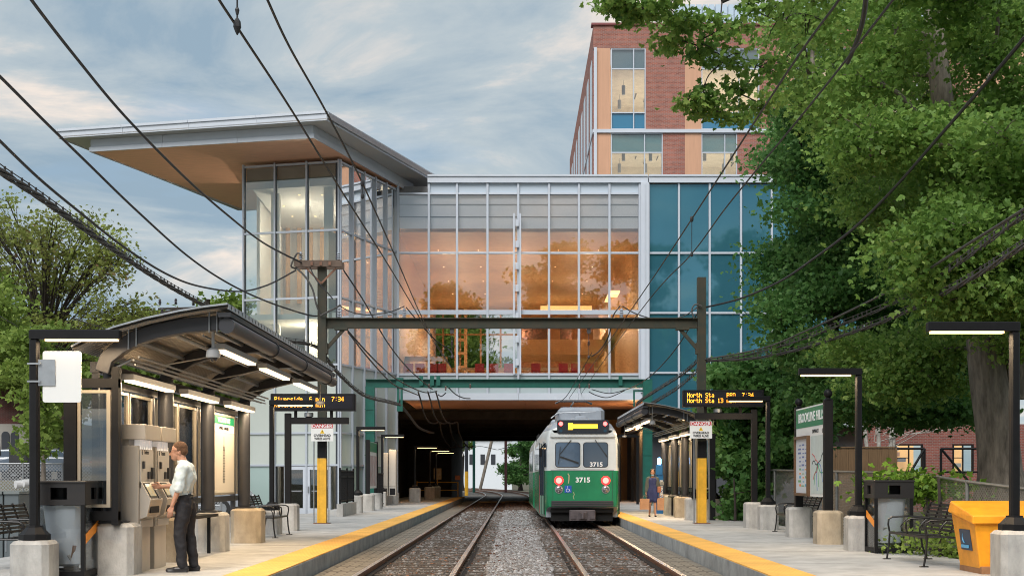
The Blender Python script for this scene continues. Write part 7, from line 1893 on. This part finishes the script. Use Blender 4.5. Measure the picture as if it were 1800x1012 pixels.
# left arm (near, hanging), right arm reaching
capsule(b, mp_(-.03,.19,1.41), .052, mp_(-.01,.245,1.14), .040); capsule(b, mp_(-.01,.245,1.14), .039, mp_(.085,.235,.905), .026)
hand(b, mp_(.088,.235,.895), (-.25*1, 0, -1), (-1,0,-.15), (0,1,0), .55)
capsule(b, mp_(.0,-.18,1.40), .050, mp_(.12,-.235,1.165), .040); capsule(b, mp_(.12,-.235,1.165), .038, mp_(.345,-.20,1.155), .026)
hand(b, mp_(.352,-.20,1.155), (-1,.0,.06), (0,0,1), (0,-1,-.0), .75, point=True)
for s, k in ((.095,0),(-.095,1)):
    capsule(b, mp_(0,s,.95), .09, mp_(.02 if k == 0 else -.05,s,.5), .055); capsule(b, mp_(.02 if k == 0 else -.05,s,.5), .054, mp_(-.03 if k == 0 else -.12,s,.08), .036)
mesh_blob('body', b, skin, man, .0062, 3)
# shirt
s_ = MB()
capsule(s_, mp_(-.035,.09,1.375), .115, mp_(-.035,-.09,1.375), .115)
capsule(s_, mp_(-.045,.105,1.40), .085, mp_(-.03,.175,1.395), .082); capsule(s_, mp_(-.045,-.105,1.40), .085, mp_(-.02,-.175,1.39), .08)
capsule(s_, mp_(-.035,.06,1.30), .135, mp_(.02,.05,1.10), .130); capsule(s_, mp_(-.035,-.06,1.30), .135, mp_(.02,-.05,1.10), .130)
capsule(s_, mp_(.025,.05,1.10), .132, mp_(-.0,.05,1.02), .118); capsule(s_, mp_(.025,-.05,1.10), .132, mp_(.0,-.05,1.02), .118)
capsule(s_, mp_(-.03,.190,1.40), .074, mp_(-.02,.248,1.155), .066); capsule(s_, mp_(-.02,.250,1.17), .070, mp_(-.015,.252,1.135), .068)
capsule(s_, mp_(.0,-.185,1.39), .073, mp_(.115,-.238,1.185), .062); capsule(s_, mp_(.115,-.238,1.18), .062, mp_(.155,-.235,1.165), .060)
capsule(s_, mp_(.015,0,1.485), .066, mp_(.0,0,1.455), .080)
for q in range(7): a = q*.9; capsule(s_, mp_(-.155+.02*(q%2),-.10+.035*q,1.35-.03*(q%3)), .008, mp_(-.10,-.12+.04*q,1.10-.02*(q%2)), .012, 8)
mesh_blob('shirt', s_, mat('pale blue cotton shirt', (.56,.64,.66), .85, var=.06, vscale=9, bump=.25, bscale=18), man, .010, 2, folds=.045)
# trousers
t_ = MB()
capsule(t_, mp_(-.01,.065,.985), .118, mp_(-.02,.07,.86), .125); capsule(t_, mp_(-.01,-.065,.985), .118, mp_(-.02,-.07,.86), .125)
capsule(t_, mp_(-.03,.085,.88), .118, mp_(.025,.10,.50), .083); capsule(t_, mp_(.025,.10,.50), .082, mp_(-.02,.10,.09), .066)
capsule(t_, mp_(-.04,-.085,.88), .118, mp_(-.055,-.10,.50), .083); capsule(t_, mp_(-.055,-.10,.50), .082, mp_(-.125,-.10,.09), .066)
for q in range(5): capsule(t_, mp_(-.05,.04+.03*(q%3),.24+.04*q), .012, mp_(.045,.15,.21+.045*q), .012, 8)
mesh_blob('trousers', t_, mat('black trousers', (.014,.014,.018), .8, bump=.25, bscale=25), man, .010, 2, folds=.035)
MB().lathe([(.133,PZ+1.025),(.139,PZ+1.03),(.139,PZ+1.055),(.133,PZ+1.06)], GX, GY, 24).build('belt', mat('black leather belt', (.012,.010,.010), .35), man, smooth=True)
for f0, s in ((-.02,.105),(-.125,-.10)):
    sm_ = MB(); capsule(sm_, mp_(f0-.05,s,.045), .040, mp_(f0+.10,s,.040), .040); capsule(sm_, mp_(f0+.10,s,.036), .038, mp_(f0+.20,s,.028), .030); capsule(sm_, mp_(f0-.02,s,.07), .045, mp_(f0,s,.10), .042)
    sm_.b(GX-f0-.20, GX-f0+.075, GY-s-.04, GY-s+.04, PZ+.001, PZ+.02)
    mesh_blob('shoe', sm_, mat('black leather shoe', (.014,.012,.012), .35), man, .008, 2)
h_ = MB(); h_.ell(mp_(.038,0,1.688), (.100,.079,.088), 18, 12); h_.ell(mp_(-.005,0,1.64), (.060,.073,.070), 14, 10); capsule(h_, mp_(.05,.072,1.655), .016, mp_(.035,.075,1.63), .012); capsule(h_, mp_(.05,-.072,1.655), .016, mp_(.035,-.075,1.63), .012)
mesh_blob('hair', h_, mat('short brown hair', (.11,.055,.028), .85, var=.3, vscale=40, bump=.8, bscale=90), man, .009, 2)
g_ = MB()
for s in (.034,-.034): g_.tube([mp_(.168,s+.022*math.cos(a),1.632+.017*math.sin(a)) for a in np.linspace(0,2*math.pi,13)], .0032, 5)
g_.tube([mp_(.168,.012,1.636),mp_(.168,-.012,1.636)], .0028, 5); 
for s in (1,-1): g_.tube([mp_(.166,s*.056,1.638),mp_(.13,s*.078,1.645),mp_(.04,s*.082,1.645)], .003, 5)
g_.build('glasses', M['black'], man)
MB().b(GX+.10-.0, GX+.145, GY-.12, GY-.02, PZ+.86, PZ+.99).build('back_pocket', mat('black pocket cloth', (.012,.012,.014), .8), man)

# ---- woman walking towards the camera with shopping bags
WX_, WY_ = xc(1147,42.3), 42.3
def wp(f, s, z): return Vector((WX_+s, WY_-f, PZ+z))
wo = thing('person', 'woman in navy dress and grey cardigan walking with two paper bags', 'person', (WX_, WY_, PZ))
b = MB()
b.ell(wp(.0,0,1.475), (.072,.088,.095), 16, 12); b.ell(wp(.03,0,1.435), (.058,.058,.08), 14, 10); b.ell(wp(.035,0,1.385), (.04,.042,.03), 12, 8)
capsule(b, wp(.088,0,1.455), .009, wp(.105,0,1.43), .012, 8); capsule(b, wp(.088,.016,1.405), .008, wp(.088,-.016,1.405), .008, 8)
for s in (.07,-.07): b.ell(wp(.0,s,1.44), (.011,.018,.028), 8, 6)
capsule(b, wp(0,0,1.40), .047, wp(0,0,1.30), .05); capsule(b, wp(0,0,1.20), .07, wp(0,0,.95), .07)
for s in (1,-1):
    capsule(b, wp(0,s*.155,1.25), .042, wp(-.01,s*.205,1.0), .034); capsule(b, wp(-.01,s*.205,1.0), .033, wp(.04,s*.225,.79), .023)
    hand(b, wp(.04,s*.225,.785), (0,-.05,-1), (0,-1,0), (-s,0,0), 1.1, .92)
capsule(b, wp(0,.075,.82), .08, wp(.05,.08,.44), .05); capsule(b, wp(.05,.08,.44), .048, wp(.10,.085,.07), .03); capsule(b, wp(.10,.085,.05), .03, wp(.20,.09,.025), .025)
capsule(b, wp(0,-.075,.82), .08, wp(-.0,-.08,.44), .05); capsule(b, wp(.0,-.08,.44), .048, wp(-.12,-.085,.09), .03); capsule(b, wp(-.12,-.085,.08), .03, wp(-.03,-.09,.03), .025)
mesh_blob('body', b, mat('warm skin', (.42,.22,.14), .5, spec=.4), wo, .008, 3)
d = MB()
capsule(d, wp(.01,.05,1.20), .098, wp(.01,.04,1.0), .10); capsule(d, wp(.01,-.05,1.20), .098, wp(.01,-.04,1.0), .10)
capsule(d, wp(.01,.05,1.0), .10, wp(.02,.07,.80), .125); capsule(d, wp(.01,-.05,1.0), .10, wp(.0,-.07,.80), .125)
capsule(d, wp(.02,.075,.80), .122, wp(.045,.085,.56), .105); capsule(d, wp(.0,-.075,.80), .122, wp(.0,-.085,.56), .105)
mesh_blob('dress', d, mat('navy dress', (.022,.032,.11), .8, bump=.2, bscale=25), wo, .012, 3, folds=.03)
c = MB()
for s in (1,-1):
    capsule(c, wp(-.03,s*.10,1.27), .062, wp(0,s*.155,1.25), .058); capsule(c, wp(0,s*.158,1.25), .056, wp(-.01,s*.21,1.0), .050); capsule(c, wp(-.01,s*.21,1.0), .049, wp(.03,s*.225,.83), .040)
    capsule(c, wp(-.005,s*.125,1.22), .07, wp(-.005,s*.150,.86), .075)
capsule(c, wp(-.06,.08,1.22), .08, wp(-.06,.09,.85), .08); capsule(c, wp(-.06,-.08,1.22), .08, wp(-.06,-.09,.85), .08)
mesh_blob('cardigan', c, mat('grey green cardigan', (.085,.095,.085), .9, bump=.3, bscale=40), wo, .012, 3)
h_ = MB(); h_.ell(wp(-.022,0,1.50), (.080,.085,.088), 16, 10); h_.ell(wp(-.05,0,1.43), (.07,.06,.08), 12, 8); capsule(h_, wp(.03,.05,1.54), .03, wp(0,.075,1.44), .018); capsule(h_, wp(.03,-.05,1.54), .03, wp(0,-.075,1.44), .018)
mesh_blob('hair', h_, mat('black hair', (.012,.010,.009), .6), wo, .010, 2)
MB().ell(wp(.05,0,1.372), (.055,.045,.030), 14, 8).build('face_mask', mat('pale blue mask', (.25,.42,.55), .8), wo, smooth=True)
for s in (1,-1):
    m = MB(); f0 = .14 if s > 0 else -.09
    capsule(m, wp(f0-.06,s*.087,.035), .036, wp(f0+.09,s*.09,.025), .028)
    mesh_blob('shoe', m, M['black'], wo, .01, 2)
def bag(px, f, s, zt_, w_, h_, label, loc_cat):
    c = wp(f, s, 0); m = MB(); x, y = c.x, c.y; z1_ = PZ+zt_; z0_ = z1_-h_
    vs = [(x-w_/2,y-.07,z0_),(x+w_/2,y-.07,z0_),(x+w_/2,y+.07,z0_),(x-w_/2,y+.07,z0_),(x-w_/2-.01,y-.075,z1_),(x+w_/2+.01,y-.065,z1_),(x+w_/2,y+.075,z1_),(x-w_/2,y+.065,z1_)]
    m.add(vs, [(0,3,2,1),(0,1,5,4),(1,2,6,5),(2,3,7,6),(3,0,4,7)])
    t = thing('paper_bag', label, 'shopping bag', (x, y, z0_), 'brown paper shopping bags')
    m.build('bag_body', mat('brown kraft paper', (.42,.23,.13), .85, var=.12, vscale=8), t)
    q = MB()
    for yy in (-.06,.06): q.tube(spline([(x-w_*.22,y+yy,z1_-.02),(x-w_*.12,y+yy*.5,z1_+.085),(x+w_*.12,y+yy*.5,z1_+.085),(x+w_*.22,y+yy,z1_-.02)],5), .004, 5)
    q.build('handle', mat('twisted paper handle', (.38,.22,.12), .8), t)
bag(0, .04, -.27, .60, .30, .36, 'brown paper bag in the walking woman\'s hand nearer the tracks', 'a')
bag(0, .04, .26, .62, .22, .40, 'brown paper bag in the walking woman\'s hand away from the tracks', 'b')
MB().b(WX_+.15, WX_+.27, WY_-.14, WY_-.05, PZ+.80, PZ+1.0).build('handbag', mat('tan leather', (.35,.13,.07), .5), wo, bevel=.02)
